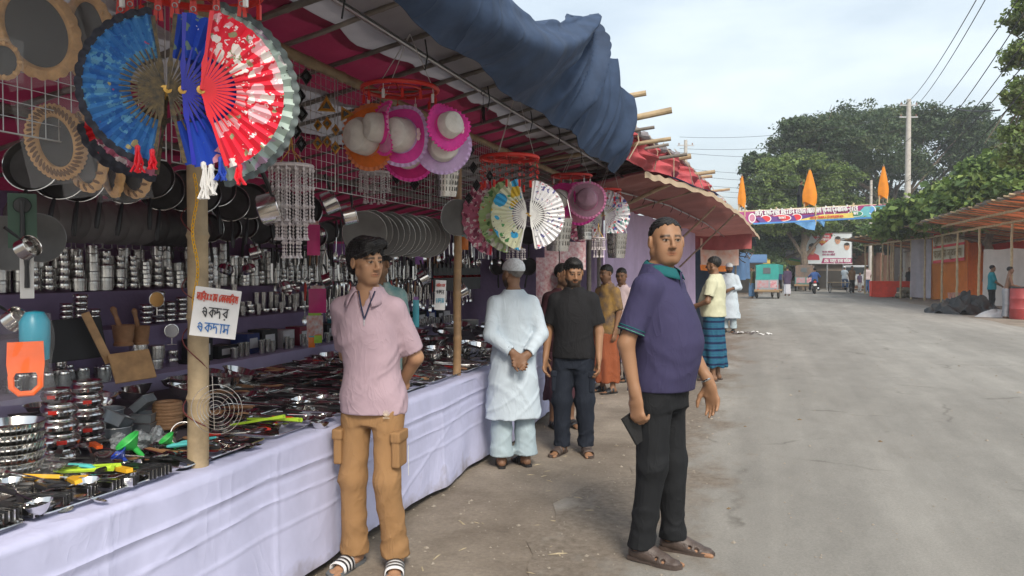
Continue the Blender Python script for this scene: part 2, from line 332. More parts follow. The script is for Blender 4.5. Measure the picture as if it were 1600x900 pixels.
tag(litter('dry_leaf_bits', 110, (-1.2, 6.2, 2.5, 22), .006, mat('dry_leaf', (.16, .11, .06), .8), 6, 1.5), 'dry leaf bits and dark scraps scattered over the road', kind='stuff')
tag(litter('road_grit', 2600, (-.6, 6.2, 1.5, 16), .0035, MATS['pebble'], 4), 'loose grit scattered over the road', kind='stuff')
tag(litter('straw_bits', 130, (-2.2, -.9, 2.2, 10), .0028, mat('straw', (.36, .3, .2), .8), 5, 7.), 'straw and paper scraps on the dirt shoulder', kind='stuff')
# ================================================================== trees
LEAFM = {}
def leafm(k, c):
    if k not in LEAFM:
        m = mat('leaf_'+k, c, .55, var=.25, scale=.9, spec=.35); LEAFM[k] = translucent(m, .28)
    return LEAFM[k]
def leaf_cloud(lobes, n, size, seed, clump=26, crad=.9, up=.5, fill=.35, asp=.55):
    """leaf blades in clumps spread through ellipsoidal lobes (centre, radii): points, quads, clump numbers"""
    r = np.random.default_rng(seed); vol = np.array([l_[1][0]*l_[1][1]*l_[1][2] for l_ in lobes])**.67; vol /= vol.sum()
    nc = n//clump; li = r.choice(len(lobes), nc, p=vol)
    d = r.normal(size=(nc, 3)); d /= np.linalg.norm(d, axis=1)[:, None]; d[:, 2] = np.where(d[:, 2] < -.55, -d[:, 2], d[:, 2])
    rad = np.where(r.random(nc) < fill, r.random(nc)**.5, .82+.24*r.random(nc))
    C = np.array([l_[0] for l_ in lobes])[li] + d*rad[:, None]*np.array([l_[1] for l_ in lobes])[li]
    cs = crad*r.uniform(.55, 1.25, nc)
    ci = np.repeat(np.arange(nc), clump); m = len(ci)
    off = r.normal(size=(m, 3)); off /= np.linalg.norm(off, axis=1)[:, None]; off *= (r.random(m)**.45)[:, None]*np.array([1, 1, .6]); P = C[ci]+off*cs[ci][:, None]
    nrm = r.normal(size=(m, 3))*.75+off*.5+np.array([0, 0, up]); nrm /= np.linalg.norm(nrm, axis=1)[:, None]
    t = np.cross(nrm, r.normal(size=(m, 3))); t /= np.linalg.norm(t, axis=1)[:, None]; b = np.cross(nrm, t)
    s = size*r.lognormal(0, .3, m)[:, None]
    V = np.empty((m, 4, 3), np.float32); V[:, 0] = P-t*s; V[:, 1] = P+b*s*asp-t*s*.15+nrm*s*.1; V[:, 2] = P+t*s-nrm*s*.12; V[:, 3] = P-b*s*asp-t*s*.15+nrm*s*.1
    return V.reshape(-1, 3), np.arange(m*4).reshape(m, 4), ci, C
def limbs(mb, base, top, r0, targets, seed, bend=.12):
    rr = random.Random(seed); base = Vector(base); top = Vector(top)
    pts = [base.lerp(top, t)+Vector((rr.uniform(-1, 1), rr.uniform(-1, 1), 0))*bend*(top-base).length*t*(1-t) for t in [i/8 for i in range(9)]]
    mb.tube(pts, [r0*(1.25 if i == 0 else 1-.06*i) for i in range(9)], 10)
    for q in targets:
        q = Vector(q); s0 = pts[rr.randint(4, 8)]; m1 = s0.lerp(q, .45)+Vector((rr.uniform(-1, 1), rr.uniform(-1, 1), rr.uniform(-.2, .9)))*(q-s0).length*.13
        ln = [s0, s0.lerp(m1, .55), m1, m1.lerp(q, .5)+Vector((0, 0, .03*(q-s0).length)), q]; mb.tube(ln, [r0*.42, r0*.34, r0*.25, r0*.15, r0*.05], 7)
        for k in range(4):
            e = q+Vector((rr.uniform(-1, 1), rr.uniform(-1, 1), rr.uniform(-.4, .8)))*(q-s0).length*.3; mb.tube([ln[2+k % 2], ln[2+k % 2].lerp(e, .5)+Vector((0, 0, .1)), e], [r0*.16, r0*.1, r0*.03], 5)
BARK = mat('bark', (.16, .125, .095), .95, var=.35, scale=5, bump=.6, bscale=14, dist=.05)
def tree(name, label, base, h_trunk, r0, lobes, n, size, cols, seed, clump=26, crad=.9, group=None, fill=.35, cat='tree', up=.5, asp=.55):
    base = Vector(base); t = thing(name, label, cat, base, group)
    L_ = []; r8 = np.random.default_rng(seed+50)
    for c, r in lobes:            # break each lobe into billows of uneven size
        c, r = np.array(c)-np.array(base), np.array(r)
        L_.append((c, r*.72))
        for k in range(5): d_ = r8.normal(size=3); d_ /= np.linalg.norm(d_); d_[2] = abs(d_[2])*.9-.15; L_.append((c+d_*r*r8.uniform(.55, .95), r*r8.uniform(.26, .5)))
    mb = MB(); limbs(mb, (0, 0, -.3), (0, 0, h_trunk), r0, [c-np.array((0, 0, .3))*r for c, r in L_[::6]], seed); mb.build('trunk', BARK, t)
    V, Fq, ci, C = leaf_cloud(L_, n, size, seed, clump, crad, up, fill, asp)
    rr = np.random.default_rng(seed+1); pick = rr.choice(len(cols), len(C), p=[.55, .3, .15][:len(cols)] if len(cols) == 3 else None)
    obj('crown', np_mesh('crown', V, Fq, [leafm(*c) for c in cols], mi=pick[ci]), t)
    return t
def lob(px, py, d, rx, rz, ry=None): return (tuple(at(px, py, d)), (rx, ry or rx, rz))
DK = [('deep', (.05, .083, .038)), ('mid', (.07, .112, .046)), ('olive', (.095, .12, .05))]
LT = [('fresh', (.15, .215, .06)), ('mid', (.07, .112, .046)), ('lime', (.21, .27, .08))]
tree('rain_tree', 'huge dark green tree with a broad domed crown behind the utility pole', at(1405, 470, 70)*1., 7, .8,
     [lob(1290, 250, 68, 4.6, 3.6), lob(1350, 215, 70, 4.4, 3.0), lob(1410, 205, 72, 4.4, 3.0), lob(1470, 215, 70, 4.6, 3.2), lob(1525, 225, 72, 3.6, 3.0), lob(1330, 290, 70, 4.2, 3.6), lob(1400, 275, 70, 3.6, 2.6), lob(1500, 280, 70, 4.2, 3.2), lob(1545, 300, 74, 3.6, 3.2), lob(1390, 335, 74, 4.6, 2.6), lob(1460, 330, 74, 4.2, 2.6)],
     90000, .125, DK, 11, 40, .85, fill=.25)
tree('shade_tree', 'tall dark tree with a grey green crown rising behind the bright green trees', at(1245, 470, 66), 8, .5,
     [lob(1262, 212, 66, 2.8, 1.7), lob(1240, 235, 66, 2.2, 1.7), lob(1295, 200, 68, 2.2, 1.3), lob(1255, 270, 66, 2.6, 2.4)], 22000, .12, DK, 12, 36, .65)
tree('roadside_tree', 'bright green leafy tree behind the orange flag in the middle of the banner', at(1255, 470, 54), 5, .35,
     [lob(1215, 305, 54, 2.6, 2.1), lob(1250, 265, 54, 2.3, 1.7), lob(1285, 290, 55, 2.6, 2.0), lob(1225, 350, 54, 2.6, 2.0), lob(1300, 340, 56, 2.4, 2.0), lob(1260, 330, 54, 2.4, 2.4)], 42000, .095, LT, 13, 36, .55)
tree('slender_tree', 'narrow dark tree at the open sky end of the tree row', at(1185, 465, 58), 6, .25,
     [lob(1182, 268, 58, 1.2, 1.4), lob(1192, 320, 58, 1.5, 1.9), lob(1180, 300, 58, .9, 1.1), lob(1190, 380, 58, 1.6, 2.4)], 9000, .14, DK, 14, 26, .55)
tree('dense_roadside_tree', 'low dark leafy tree hanging below the street banner beside the billboards', at(1215, 455, 56), 3, .3,
     [lob(1190, 400, 56, 1.8, 1.6), lob(1230, 375, 57, 2.2, 1.6), lob(1275, 372, 58, 2.4, 1.5), lob(1330, 372, 60, 2.4, 1.7), lob(1205, 425, 54, 1.4, 1.2)], 17000, .13, [DK[1], DK[0], LT[0]], 15, 26, .6)
tree('shadowed_tree', 'dark tree behind the large billboard at the end of the road', at(1370, 455, 64), 4, .4,
     [lob(1345, 345, 64, 2.8, 2.0), lob(1395, 365, 64, 2.8, 2.6), lob(1365, 410, 64, 2.6, 2.0), lob(1440, 370, 60, 3.2, 2.6)], 17000, .15, DK, 16, 26, .7)
BIG = [('broad', (.15, .23, .055)), ('broad_dark', (.08, .135, .042)), ('broad_light', (.25, .33, .09))]
tree('teak_tree', 'bright broad leaved tree leaning over the bamboo stalls', at(1545, 430, 34), 3.2, .22,
     [lob(1430, 345, 36, 1.6, .8), lob(1470, 325, 35, 1.6, .9), lob(1520, 300, 34, 1.7, 1.1), lob(1565, 310, 33, 1.7, 1.2), lob(1600, 290, 33, 1.6, 1.4), lob(1495, 345, 34, 1.9, .9), lob(1400, 362, 38, 1.2, .5), lob(1555, 262, 34, 1.2, .7), lob(1600, 335, 32, 1.6, .8)],
     20000, .15, BIG, 17, 18, .6, fill=.5, up=.8, asp=.6)
tree('roadside_mahogany', 'tall tree with drooping leaf sprays cut by the frame edge', at(1622, 470, 26), 9.5, .26,
     [lob(1600, 40, 26, .85, .9), lob(1590, 95, 26, .65, .7), lob(1610, 165, 26, .95, .9), lob(1578, 215, 26, .5, .5), lob(1600, 245, 25, .7, .9), lob(1632, 60, 27, 1.3, 2.0), lob(1650, 210, 27, 1.4, 2.0)], 13000, .085, [LT[0], DK[2], LT[2]], 18, 24, .34)
# ================================================================== kitchenware stall: frame, roof, table, shelves
BAM = mat('bamboo', (.36, .27, .16), .6, var=.3, scale=7, bump=.25, bscale=40, objvar=.18)
BAMG = mat('weathered_bamboo', (.17, .15, .13), .75, var=.3, scale=9, bump=.3, bscale=40, objvar=.2)
BAMY = mat('pale_bamboo', (.5, .4, .24), .55, var=.22, scale=7, bump=.2, bscale=40, objvar=.15)
WOODP = mat('raw_timber', (.46, .35, .22), .7, var=.2, scale=8, bump=.2, bscale=30)
STEEL = mat('galvanised_pipe', (.42, .42, .43), .35, .8, var=.1)
def bamboo(p, q, r, parent=None, m=None, name='bamboo_pole', n=10, bend=.004, seed=None, node=.32, taper=.85):
    p, q = Vector(p), Vector(q); ln = (q-p).length; k = max(2, int(ln/node)); rr = random.Random(seed if seed is not None else int(p.x*911+p.y*677+ln*31)); side = (q-p).orthogonal().normalized()
    pts, rs = [], []; bx = rr.uniform(-1, 1)*bend*ln*2; sd2 = (q-p).normalized().cross(side)
    for i in range(k+1):
        t = i/k; c = p.lerp(q, t)+side*bx*math.sin(PI*t)+sd2*rr.uniform(-.3, .3)*r
        rad = r*(1-(1-taper)*t); dl = .018/ln
        if 0 < i < k: pts += [p.lerp(q, t-dl)+c-p.lerp(q, t), c, p.lerp(q, t+dl)+c-p.lerp(q, t)]; rs += [rad*.97, rad*1.13, rad*.97]
        else: pts.append(c); rs.append(rad)
    mb = MB(); mb.tube(pts, rs, n); return mb.build(name, m or BAM, parent)
def roof_z(x): return 2.72+.21*(x+2.25)
stall = thing('market_stall', 'long kitchenware stall of bamboo posts under a pink and white striped cloth roof', 'stall', (-2.25, .8, 0))
def loc_of(t): return Vector(t.location)
SO = -loc_of(stall)
def rel(p, t=stall): return Vector(p)-Vector(t.location)
for (y, r) in ((2.62, .046), (5.5, .034)):
    bamboo(rel((-2.26, y, 0)), rel((-2.24, y, 2.7)), r, stall, BAM if r > .04 else mat('brown_bamboo', (.36, .22, .11), .5, var=.3, scale=6, bump=.2), 'post', 14)
for (x, y) in ((-5.25, 1.2), (-5.25, 4.4), (-5.25, 7.6), (-5.25, 10.2), (-2.24, 10.2)): bamboo(rel((x, y, 0)), rel((x, y, roof_z(x)-.03)), .035, stall, BAMG, 'post')
for (x, m, r) in ((-2.25, BAM, .032), (-3.6, BAMG, .025), (-5.25, BAMG, .03)): bamboo(rel((x, .6, roof_z(x)-.055)), rel((x, 10.35, roof_z(x)-.055)), r, stall, m, 'beam')
for i in range(25):
    y = .7+i*.395+random.uniform(-.05, .05); e = random.uniform(-.04, .04)
    bamboo(rel((-5.45, y+e, roof_z(-5.45))), rel((-1.45, y-e, roof_z(-1.45))), random.uniform(.014, .021), stall, BAMG, 'rafter', 7)
mb = MB(); mb.tube([rel((-1.8, .6, 2.735)), rel((-1.8, 5, 2.73)), rel((-1.8, 10.2, 2.765))], .0145, 10); mb.build('front_pipe', STEEL, stall)
# striped roof cloth, sagging a little between the rafters; each stripe is its own length of cloth
PINK = translucent(mat('pink_roof_cloth', (.23, .018, .055), .85, var=.15, scale=3, bump=.3, bscale=25), .14)
WHT = translucent(mat('white_roof_cloth', (.36, .34, .36), .85, var=.1, scale=3, bump=.3, bscale=25), .14)
strp = [(-5.5, -4.6, 0), (-4.6, -3.9, 0), (-3.9, -3.2, 0), (-3.2, -2.62, 1), (-2.62, -2.05, 0), (-2.05, -1.48, 1)]  # inner white stripe added so the steel below reflects less red
for x0, x1, k in strp:
    mb = MB()
    def fn(u, v):
        y = .6+9.8*v; x = x0-.07+(x1-x0+.07)*u + (.02*math.sin(y*8)+.03*math.sin(y*2.1+x0) if -5 < x0+(x1-x0)*u < -1.25 else 0)
        return rel((x, y, roof_z(x)+.032-.006*u-.022*abs(math.sin((y-.7)/.395*PI))+.008*math.sin(y*5+x*7)))
    mb.grid(fn, max(3, int((x1-x0)*8)), 120); mb.build('roof_cloth', WHT if k else PINK, stall)
# back wall cloth
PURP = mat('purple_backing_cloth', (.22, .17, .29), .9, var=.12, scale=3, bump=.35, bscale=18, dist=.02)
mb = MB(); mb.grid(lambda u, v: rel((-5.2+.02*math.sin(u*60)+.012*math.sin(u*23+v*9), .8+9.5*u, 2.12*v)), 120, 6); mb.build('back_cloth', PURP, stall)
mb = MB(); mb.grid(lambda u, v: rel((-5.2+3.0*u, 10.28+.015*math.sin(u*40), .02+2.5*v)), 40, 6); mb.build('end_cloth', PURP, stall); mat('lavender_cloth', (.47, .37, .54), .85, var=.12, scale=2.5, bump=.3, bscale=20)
# --- table with its cloth
TZ = .72
table = thing('display_table', 'long display table covered to the ground with a pale lavender cloth', 'table', (-2.15, .8, 0))
mb = MB(); mb.box(rel((-3.08, 5.5, TZ-.035), table), (1.78, 9.3, .05)); mb.build('table_top', mat('table_covering', (.1, .085, .1), .8), table)
for y in (1.0, 3.2, 5.4, 7.6, 9.8):
    for x in (-2.3, -3.85):
        mb = MB(); mb.box(rel((x, y, (TZ-.06)/2), table), (.06, .06, TZ-.06)); mb.build('leg', WOODP, table)
def cloth_mat(name, col):
    m = clothm(name, col, .85, bump=.2, var=.06, wr=.35, wscale=3.2, wdist=.02); n = m.node_tree.nodes; l = m.node_tree.links.new; b = n['Principled BSDF']
    # mud splashed along the trailing hem
    tc = n.new('ShaderNodeTexCoord'); sx = n.new('ShaderNodeSeparateXYZ'); l(tc.outputs['Object'], sx.inputs[0]); t = n.new('ShaderNodeTexNoise'); t.inputs['Scale'].default_value = 7; t.inputs['Detail'].default_value = 7; l(tc.outputs['Object'], t.inputs['Vector'])
    mr = n.new('ShaderNodeMapRange'); mr.inputs['From Min'].default_value = .02; mr.inputs['From Max'].default_value = .26; mr.inputs['To Min'].default_value = .3; mr.inputs['To Max'].default_value = -.22; l(sx.outputs[2], mr.inputs['Value'])
    a = n.new('ShaderNodeMath'); a.operation = 'ADD'; l(mr.outputs[0], a.inputs[0]); l(t.outputs['Fac'], a.inputs[1]); r = n.new('ShaderNodeValToRGB'); r.color_ramp.elements[0].position = .58; r.color_ramp.elements[1].position = .85; r.color_ramp.elements[1].color = (.7, .7, .7, 1); l(a.outputs[0], r.inputs[0])
    x = n.new('ShaderNodeMix'); x.data_type = 'RGBA'; l(r.outputs[0], x.inputs['Factor']); l(b.inputs['Base Color'].links[0].from_socket, x.inputs['A']); x.inputs['B'].default_value = (.2, .165, .14, 1); l(x.outputs['Result'], b.inputs['Base Color']); return m
LAV = cloth_mat('lavender_white_cloth', (.51, .52, .71))
def wave(y): return .012*math.sin(y*3.1)+.008*math.sin(y*7.7+1)+.004*math.sin(y*17)
mb = MB()
def skirt(u, v):
    y = .8+9.45*u
    if v < .16: k = v/.16; x = -2.5+.34*k; z = TZ+.004; return rel((x, y, z+.003*math.sin(y*9+k*4)), table)
    if v < .22: k = (v-.16)/.06; a = k*PI/2; return rel((-2.16+.03*math.sin(a), y, TZ+.004-.03*(1-math.cos(a))), table)
    k = (v-.22)/.78; z = TZ-.026-(TZ-.075+.015*math.sin(y*1.3)+.01*math.sin(y*4.1))*k
    sag = .06*abs(math.sin((y-.2)*1.15))            # creases that sag between the pins
    x = -2.13 + (.018+.05*k)*wave(y)/.018*.3 + .007*math.exp(-((k-.15-.5*sag)/.014)**2) - .004*math.exp(-((k-.2-.5*sag)/.02)**2) + .005*math.exp(-((k-.33-.8*sag)/.013)**2) + .004*math.exp(-((k-.55-.3*sag)/.014)**2) + .005*math.exp(-(math.sin((y-1.1)*3.3+.1*k)/.03)**2) + .006*math.exp(-(math.sin(y*1.1+k*1.9)/.035)**2)*k + .005*math.exp(-(math.sin(y*1.5-k*1.4+1)/.04)**2)*(1-k) + .022*k
    x += .006*k*math.sin(y*6+k*3)+.002*math.sin((y*2+k*1.8)*5)*k
    return rel((x, y, z), table)
mb.grid(skirt, 620, 90); mb.build('cloth', LAV, table)
# --- stepped shelves behind
shelf = thing('display_shelf', 'stepped wooden shelf rows draped in purple cloth behind the table', 'shelf', (-4.0, .8, 0))
STEPS = [(-4.0, -4.4, .82), (-4.4, -4.76, 1.12), (-4.76, -5.14, 1.38)]
z0 = 0.
for (xa, xb, z) in STEPS:
    mb = MB(); mb.box(rel(((xa+xb)/2, 5.5, z-.02), shelf), (xa-xb, 9.3, .03)); mb.build('board', WOODP, shelf)
    mb = MB(); zlo = z0
    def fn(u, v):
        y = .8+9.4*u
        if v < .5: k = v/.5; return rel((xb+.01+(xa-xb+.02-.01)*k, y, z-.001+.002*math.sin(y*11)), shelf)
        k = (v-.5)/.5; return rel((xa+.012+.006*math.sin(y*5+k*2)*k+.003*math.sin(y*13), y, z-.001-(z-zlo)*k), shelf)
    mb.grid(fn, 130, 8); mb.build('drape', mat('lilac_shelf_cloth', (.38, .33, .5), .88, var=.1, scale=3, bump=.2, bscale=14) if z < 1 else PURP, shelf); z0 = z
# --- welded wire grids hung under the roof beam
WIRE = mat('wire', (.5, .49, .47), .4, .7, var=.1)
def wire_grid(y0, y1, z0, z1, x, step=.05, r=.0016):
    t = thing('wire_grid', '', 'wire grid', (x, (y0+y1)/2, z1), 'wire grids under the roof beam'); mb = MB()
    for i in range(int((y1-y0)/step)+1): y = y0+i*step; mb.tube([rel((x, y, z0), t), rel((x, y, z1), t)], r, 4, cap=False)
    for i in range(int((z1-z0)/step)+1): z = z0+i*step; mb.tube([rel((x+.003, y0, z), t), rel((x+.003, y1, z), t)], r, 4, cap=False)
    mb.build('grid_wires', WIRE, t)
    mb = MB(); mb.tube([rel(p, t) for p in ((x, y0, z0), (x, y1, z0), (x, y1, z1), (x, y0, z1))], .0035, 6, closed=True); mb.build('rim', WIRE, t); return t
for i, lb in enumerate(('behind the hanging mirrors', 'behind the large hand fans', 'behind the gold triangle ornaments', 'behind the hats and red ring', 'between the hats and the red basket hanger', 'behind the far hand fans', 'at the far end of the kitchenware stall')):
    t = wire_grid(1.25+i*1.27, 1.25+i*1.27+1.24, 1.98, 2.63, -2.27); t['label'] = 'welded white wire grid hanging '+lb
# --- blue tarpaulin thrown over the roof edge
TST = [(.6, 2.86, 2.53), (1.9, 2.86, 2.53), (2.8, 2.84, 2.52), (3.6, 2.84, 2.5), (3.95, 2.86, 2.49), (4.4, 3.0, 2.5), (4.9, 3.2, 2.52), (5.4, 3.34, 2.53), (5.6, 3.27, 2.5), (5.78, 3.12, 2.47), (6.0, 3.2, 2.46), (6.2, 3.24, 2.47), (6.6, 3.12, 2.46), (6.9, 3.0, 2.44), (7.12, 2.75, 2.46)]
def tlerp(y, k):
    for a, b in zip(TST[:-1], TST[1:]):
        if y <= b[0]: t = smooth1((y-a[0])/(b[0]-a[0])); return a[k]+(b[k]-a[k])*t
    return TST[-1][k]
TARP = clothm('blue_tarpaulin', (.036, .058, .108), .7, bump=.25, var=.25, wr=.5, wscale=1.9, wdist=.06)
mb = MB()
def tarp(u, v):
    y = .6+6.52*u; zt, zh = tlerp(y, 1), tlerp(y, 2)
    if v < .16:
        k = v/.16; return Vector((-1.95+.8*k, y, roof_z(-1.95+.8*k)+.07 + (zt-roof_z(-1.15)-.07)*k*k*k))
    k = (v-.16)/.84; z = zt+(zh-zt)*k
    # belly of the slack cloth, and swag folds running down from the high corner
    x = -1.17-.16*k*k + .05*math.sin(PI*min(1, k*1.02))
    dx, dz = y-5.38, 3.40-z; ang = math.atan2(dz, -dx if dx < 0 else dx*.8); rad = math.hypot(dx, dz); rdg = lambda t, w: math.exp(-(math.sin(t)/w)**2)
    env = smooth1(rad/.3)*(.35+.65*smooth1((1.-k)/.25))
    if dx < 0:
        fall = math.exp(-max(0, rad-2.2)*.5)
        x += env*fall*(.12*rdg(ang*4.3+.35*rad+.4, .5)+.06*rdg(ang*7.7+.8*rad+1.7, .4)+.03*rdg(ang*13+1.2*rad, .35)-.05)
        x += (1-fall)*(.03*rdg(y*1.7+z*2, .5)+.015*math.sin(y*5+z*3))
    else: x += env*(.085*rdg(y*4.6+k*.5+.3, .5)+.03*rdg(y*11+1+k, .4)-.04)
    x += .006*math.sin(y*9+z*6)*k+.005*math.sin(y*23-z*8)
    return Vector((x, y+.03*math.sin(k*5+y*3)*k, z+.02*math.sin(y*6)*k*k))
mb.grid(lambda u, v: tarp(u, v)-Vector((-1.2, 4, 2.8)), 420, 110)
o = mb.build('tarpaulin', TARP, loc=(-1.2, 4, 2.8)); tag(o, 'slack blue tarpaulin draped over the front edge of the kitchenware stall roof', 'tarpaulin')
sol = o.modifiers.new('t', 'SOLIDIFY'); sol.thickness = .004
for i, y in enumerate((2.4, 3.1, 3.9, 4.7, 5.4, 6.1, 6.75)):
    p = Vector((-1.42, y, tlerp(y, 2))); mb = MB(); mb.tube([(0, 0, .04), (.008, .008, -.03), (-.008, .015, -.09)], .0035, 5); tag(mb.build('tie_string', mat('black_string', (.02, .02, .02), .9, var=0), loc=p), 'short black string dangling from the tarpaulin hem, %s from the near end' % nth(i), 'string', 'tarpaulin ties')
# ================================================================== neighbouring stalls along the same side
b2 = thing('cloth_stall', 'stall with lavender cloth walls under a reddish brown awning', 'stall', (-2.2, 11, 0))
def r2(p): return Vector(p)-Vector((-2.2, 11, 0))
AWN = translucent(mat('red_brown_awning', (.33, .13, .11), .85, var=.15, scale=2, bump=.35, bscale=14, dist=.02), .15)
def interp(tab, y):
    for a, b in zip(tab[:-1], tab[1:]):
        if y <= b[0]: t = (y-a[0])/(b[0]-a[0]); return Vector(a[1]).lerp(Vector(b[1]), t)
    return Vector(tab[-1][1])
FE = [(0, (-1.3, 8.7, 2.62)), (.2, (-1.12, 9.9, 2.66)), (.42, (-.78, 12.4, 2.71)), (.7, (-.45, 16, 2.62)), (1, (-.14, 21, 2.36))]
BE = [(0, (-2.4, 9.6, 2.56)), (.2, (-2.35, 11, 2.57)), (.42, (-2.2, 12.4, 2.55)), (.7, (-1.95, 16, 2.5)), (1, (-1.6, 21, 2.3))]
mb = MB()
def awn(u, v):
    a, b = interp(BE, u), interp(FE, u); p = a.lerp(b, v); p.z += -.05*math.sin(PI*v)*abs(math.sin(u*PI*5))+.025*math.sin(u*70)*v*v+.012*math.sin(u*31+v*9); return r2(p)
mb.grid(awn, 100, 14); mb.build('awning', AWN, b2)
mb = MB(); mb.grid(lambda u, v: r2(interp(FE, u)+Vector((.012, 0, .02-.07*v+.012*math.sin(u*80)))), 90, 2); mb.build('awning_hem', mat('tan_hem', (.5, .38, .26), .8), b2)
mb = MB(); mb.grid(lambda u, v: r2(interp(FE, .16+.3*u)+Vector((.03-.06*v, 0, .035+.012*math.sin(u*9)))), 30, 2); mb.build('blue_edging', mat('blue_edging', (.06, .12, .4), .6), b2)
LW = MATS['lavender_cloth']
mb = MB()
def lw(u, v):
    p = Vector((-2.3, 11.4, 0)).lerp(Vector((-1.58, 18.8, 0)), u); return r2((p.x+.035*math.sin(u*38)+.015*math.sin(u*90+v*2), p.y, .03+2.47*v))
mb.grid(lw, 150, 10); mb.build('front_cloth', LW, b2)
mb = MB(); mb.grid(lambda u, v: r2((-2.3-2.4*u, 11.4+.03*math.sin(u*40), .03+2.47*v)), 50, 6); mb.build('side_cloth', LW, b2)
mb = MB(); mb.grid(lambda u, v: r2((-1.58-2.4*u, 18.8+.03*math.sin(u*40), .03+2.4*v)), 50, 6); mb.build('side_cloth', LW, b2)
for (p, q, r, m) in (((-2.3, 10.9, 2.3), (-1.15, 10.3, 2.68), .03, WOODP), ((-1.6, 18.7, 2.42), (-.5, 15.5, 2.62), .022, BAM), ((-1.75, 17, 1.6), (-.55, 15, 2.56), .02, BAM), ((-1.9, 15, 1.75), (-.8, 13.4, 2.6), .022, BAM), ((-2.1, 12.2, 2.45), (-.95, 11.2, 2.66), .02, BAM), ((-1.62, 18.8, 0), (-1.62, 18.8, 2.45), .03, BAM), ((-2.33, 11.3, 0), (-2.33, 11.3, 2.5), .035, BAMG)):
    bamboo(r2(p), r2(q), r, b2, m, 'strut')
mb = MB(); pts = [interp(BE, t).lerp(interp(FE, t), .52)+Vector((0, 0, -.07)) for t in [i/14 for i in range(15)]]; mb.tube([r2(p) for p in pts], .012, 6); mb.build('awning_pole', STEEL, b2)
for i in range(12):
    p = interp(BE, .2+i*.06).lerp(interp(FE, .2+i*.06), .52); mb = MB(); l_ = random.uniform(.05, .12); mb.tube([r2(p+Vector((0, 0, -.05))), r2(p+Vector((.02, .03, -.09))), r2(p+Vector((-.015, .0, -.08-l_)))], .006, 4); mb.build('tie', mat('black_string', (.02, .02, .02), .9, var=0), b2)
# crumpled red roof sheets above the awning, with the pole ends that stick out
REDC = mat('red_cloth', (.38, .06, .07), .85, var=.2, scale=3, bump=.4, bscale=12, dist=.03)
rf = thing('roof_cover', 'crumpled red roof sheets and rope with bamboo pole ends sticking out past the tarpaulin', 'roof cover', (-1.6, 9.8, 2.7))
def r3(p): return Vector(p)-Vector((-1.6, 9.8, 2.7))
RD = [(0, (-1.35, 6.7, 3.02)), (.25, (-1.3, 8.2, 2.98)), (.5, (-1.22, 10.6, 3.14)), (.75, (-1.2, 13.2, 3.18)), (1, (-1.0, 16.5, 2.98))]
RB = [(0, (-1.5, 6.7, 2.66)), (.25, (-1.3, 8.4, 2.66)), (.5, (-1.05, 10.6, 2.72)), (.75, (-.85, 13.2, 2.74)), (1, (-.55, 16.5, 2.68))]
mb = MB()
def rcl(u, v):
    a, b = interp(RD, u), interp(RB, u); p = a.lerp(b, v); w = math.sin(PI*min(1, max(0, v)))
    return r3(p+Vector((.05*math.sin(u*40+v*5)+.035*math.sin(u*83-v*7)+.02*math.sin(v*22+u*9), 0, .03*math.sin(u*33+v*2)))*(.4+w))
mb.grid(rcl, 150, 22); mb.build('sheet', REDC, rf)
mb = MB(); mb.grid(lambda u, v: r3(interp(RD, u)+Vector((-2.6*v, 0, -.42*v+.03*math.sin(u*41)))), 60, 4); mb.build('sheet', REDC, rf)
mb = MB(); pts = [interp(RD, t).lerp(interp(RB, t), .12+.07*math.sin(t*19))+Vector((.05, 0, .02*math.sin(t*50))) for t in [i/60 for i in range(61)]]; mb.tube([r3(p) for p in pts], [.035+.02*math.sin(i*1.7) for i in range(61)], 7); mb.build('rolled_edge', mat('grey_roll', (.2, .18, .19), .9, var=.3, scale=12, bump=.4), rf)
for (y, z, x1, r) in ((6.95, 3.10, -1.02, .03), (7.2, 2.98, -.82, .036), (7.5, 2.9, -1.02, .02), (8.0, 2.86, -.92, .026), (8.5, 2.88, -1.0, .02), (9.0, 2.84, -.85, .024), (10.6, 3.05, -.95, .045), (12.0, 3.0, -.72, .036), (13.4, 3.1, -.85, .032), (14.8, 3.0, -.62, .028)):
    bamboo(r3((-2.9, y-.1, z-.22)), r3((x1, y, z+.02)), r, rf, BAM if r > .025 else BAMG, 'pole')
for i in range(9):
    u = .1+i*.1; p = interp(RD, u); q = interp(RB, u+random.uniform(-.05, .05)); mb = MB(); mb.tube([r3(p+Vector((.05, 0, .03))), r3(p.lerp(q, .5)+Vector((.12, 0, .02))), r3(q+Vector((.06, 0, 0)))], .006, 5); mb.build('rope', mat('jute_rope', (.4, .33, .24), .9), rf)
# far stall: navy drop sheet, red fringe, cloth banner
f3 = thing('sheet_stall', 'shadowed stall hung with dark navy sheets beyond the lavender cloth stall', 'stall', (-1.6, 21.5, 0))
def r4(p): return Vector(p)-Vector((-1.6, 21.5, 0))
NAVY = mat('navy_sheet', (.035, .055, .085), .85, var=.2, scale=3, bump=.3, bscale=14)
def hang(parent, name, p, q, z0, z1, m, amp=.04, fr=9, nu=40, nv=8, relf=None):
    p, q = Vector(p), Vector(q); nr = (q-p).cross(Vector((0, 0, 1))).normalized(); mb = MB(); L_ = (q-p).length; ph = p.x*3+p.y
    mb.grid(lambda u, v: relf(p.lerp(q, u)+nr*amp*(math.sin(u*L_*fr+ph)+.5*math.sin(u*L_*fr*2.3+v*2+ph))*(.35+.65*(1-v))+Vector((0, 0, z0+(z1-z0)*v+.02*math.sin(u*L_*4+ph)))), nu, nv); return mb.build(name, m, parent)
hang(f3, 'curtain', (-1.25, 20.4, 0), (-.95, 24.6, 0), .05, 2.3, NAVY, .06, 5, relf=r4)
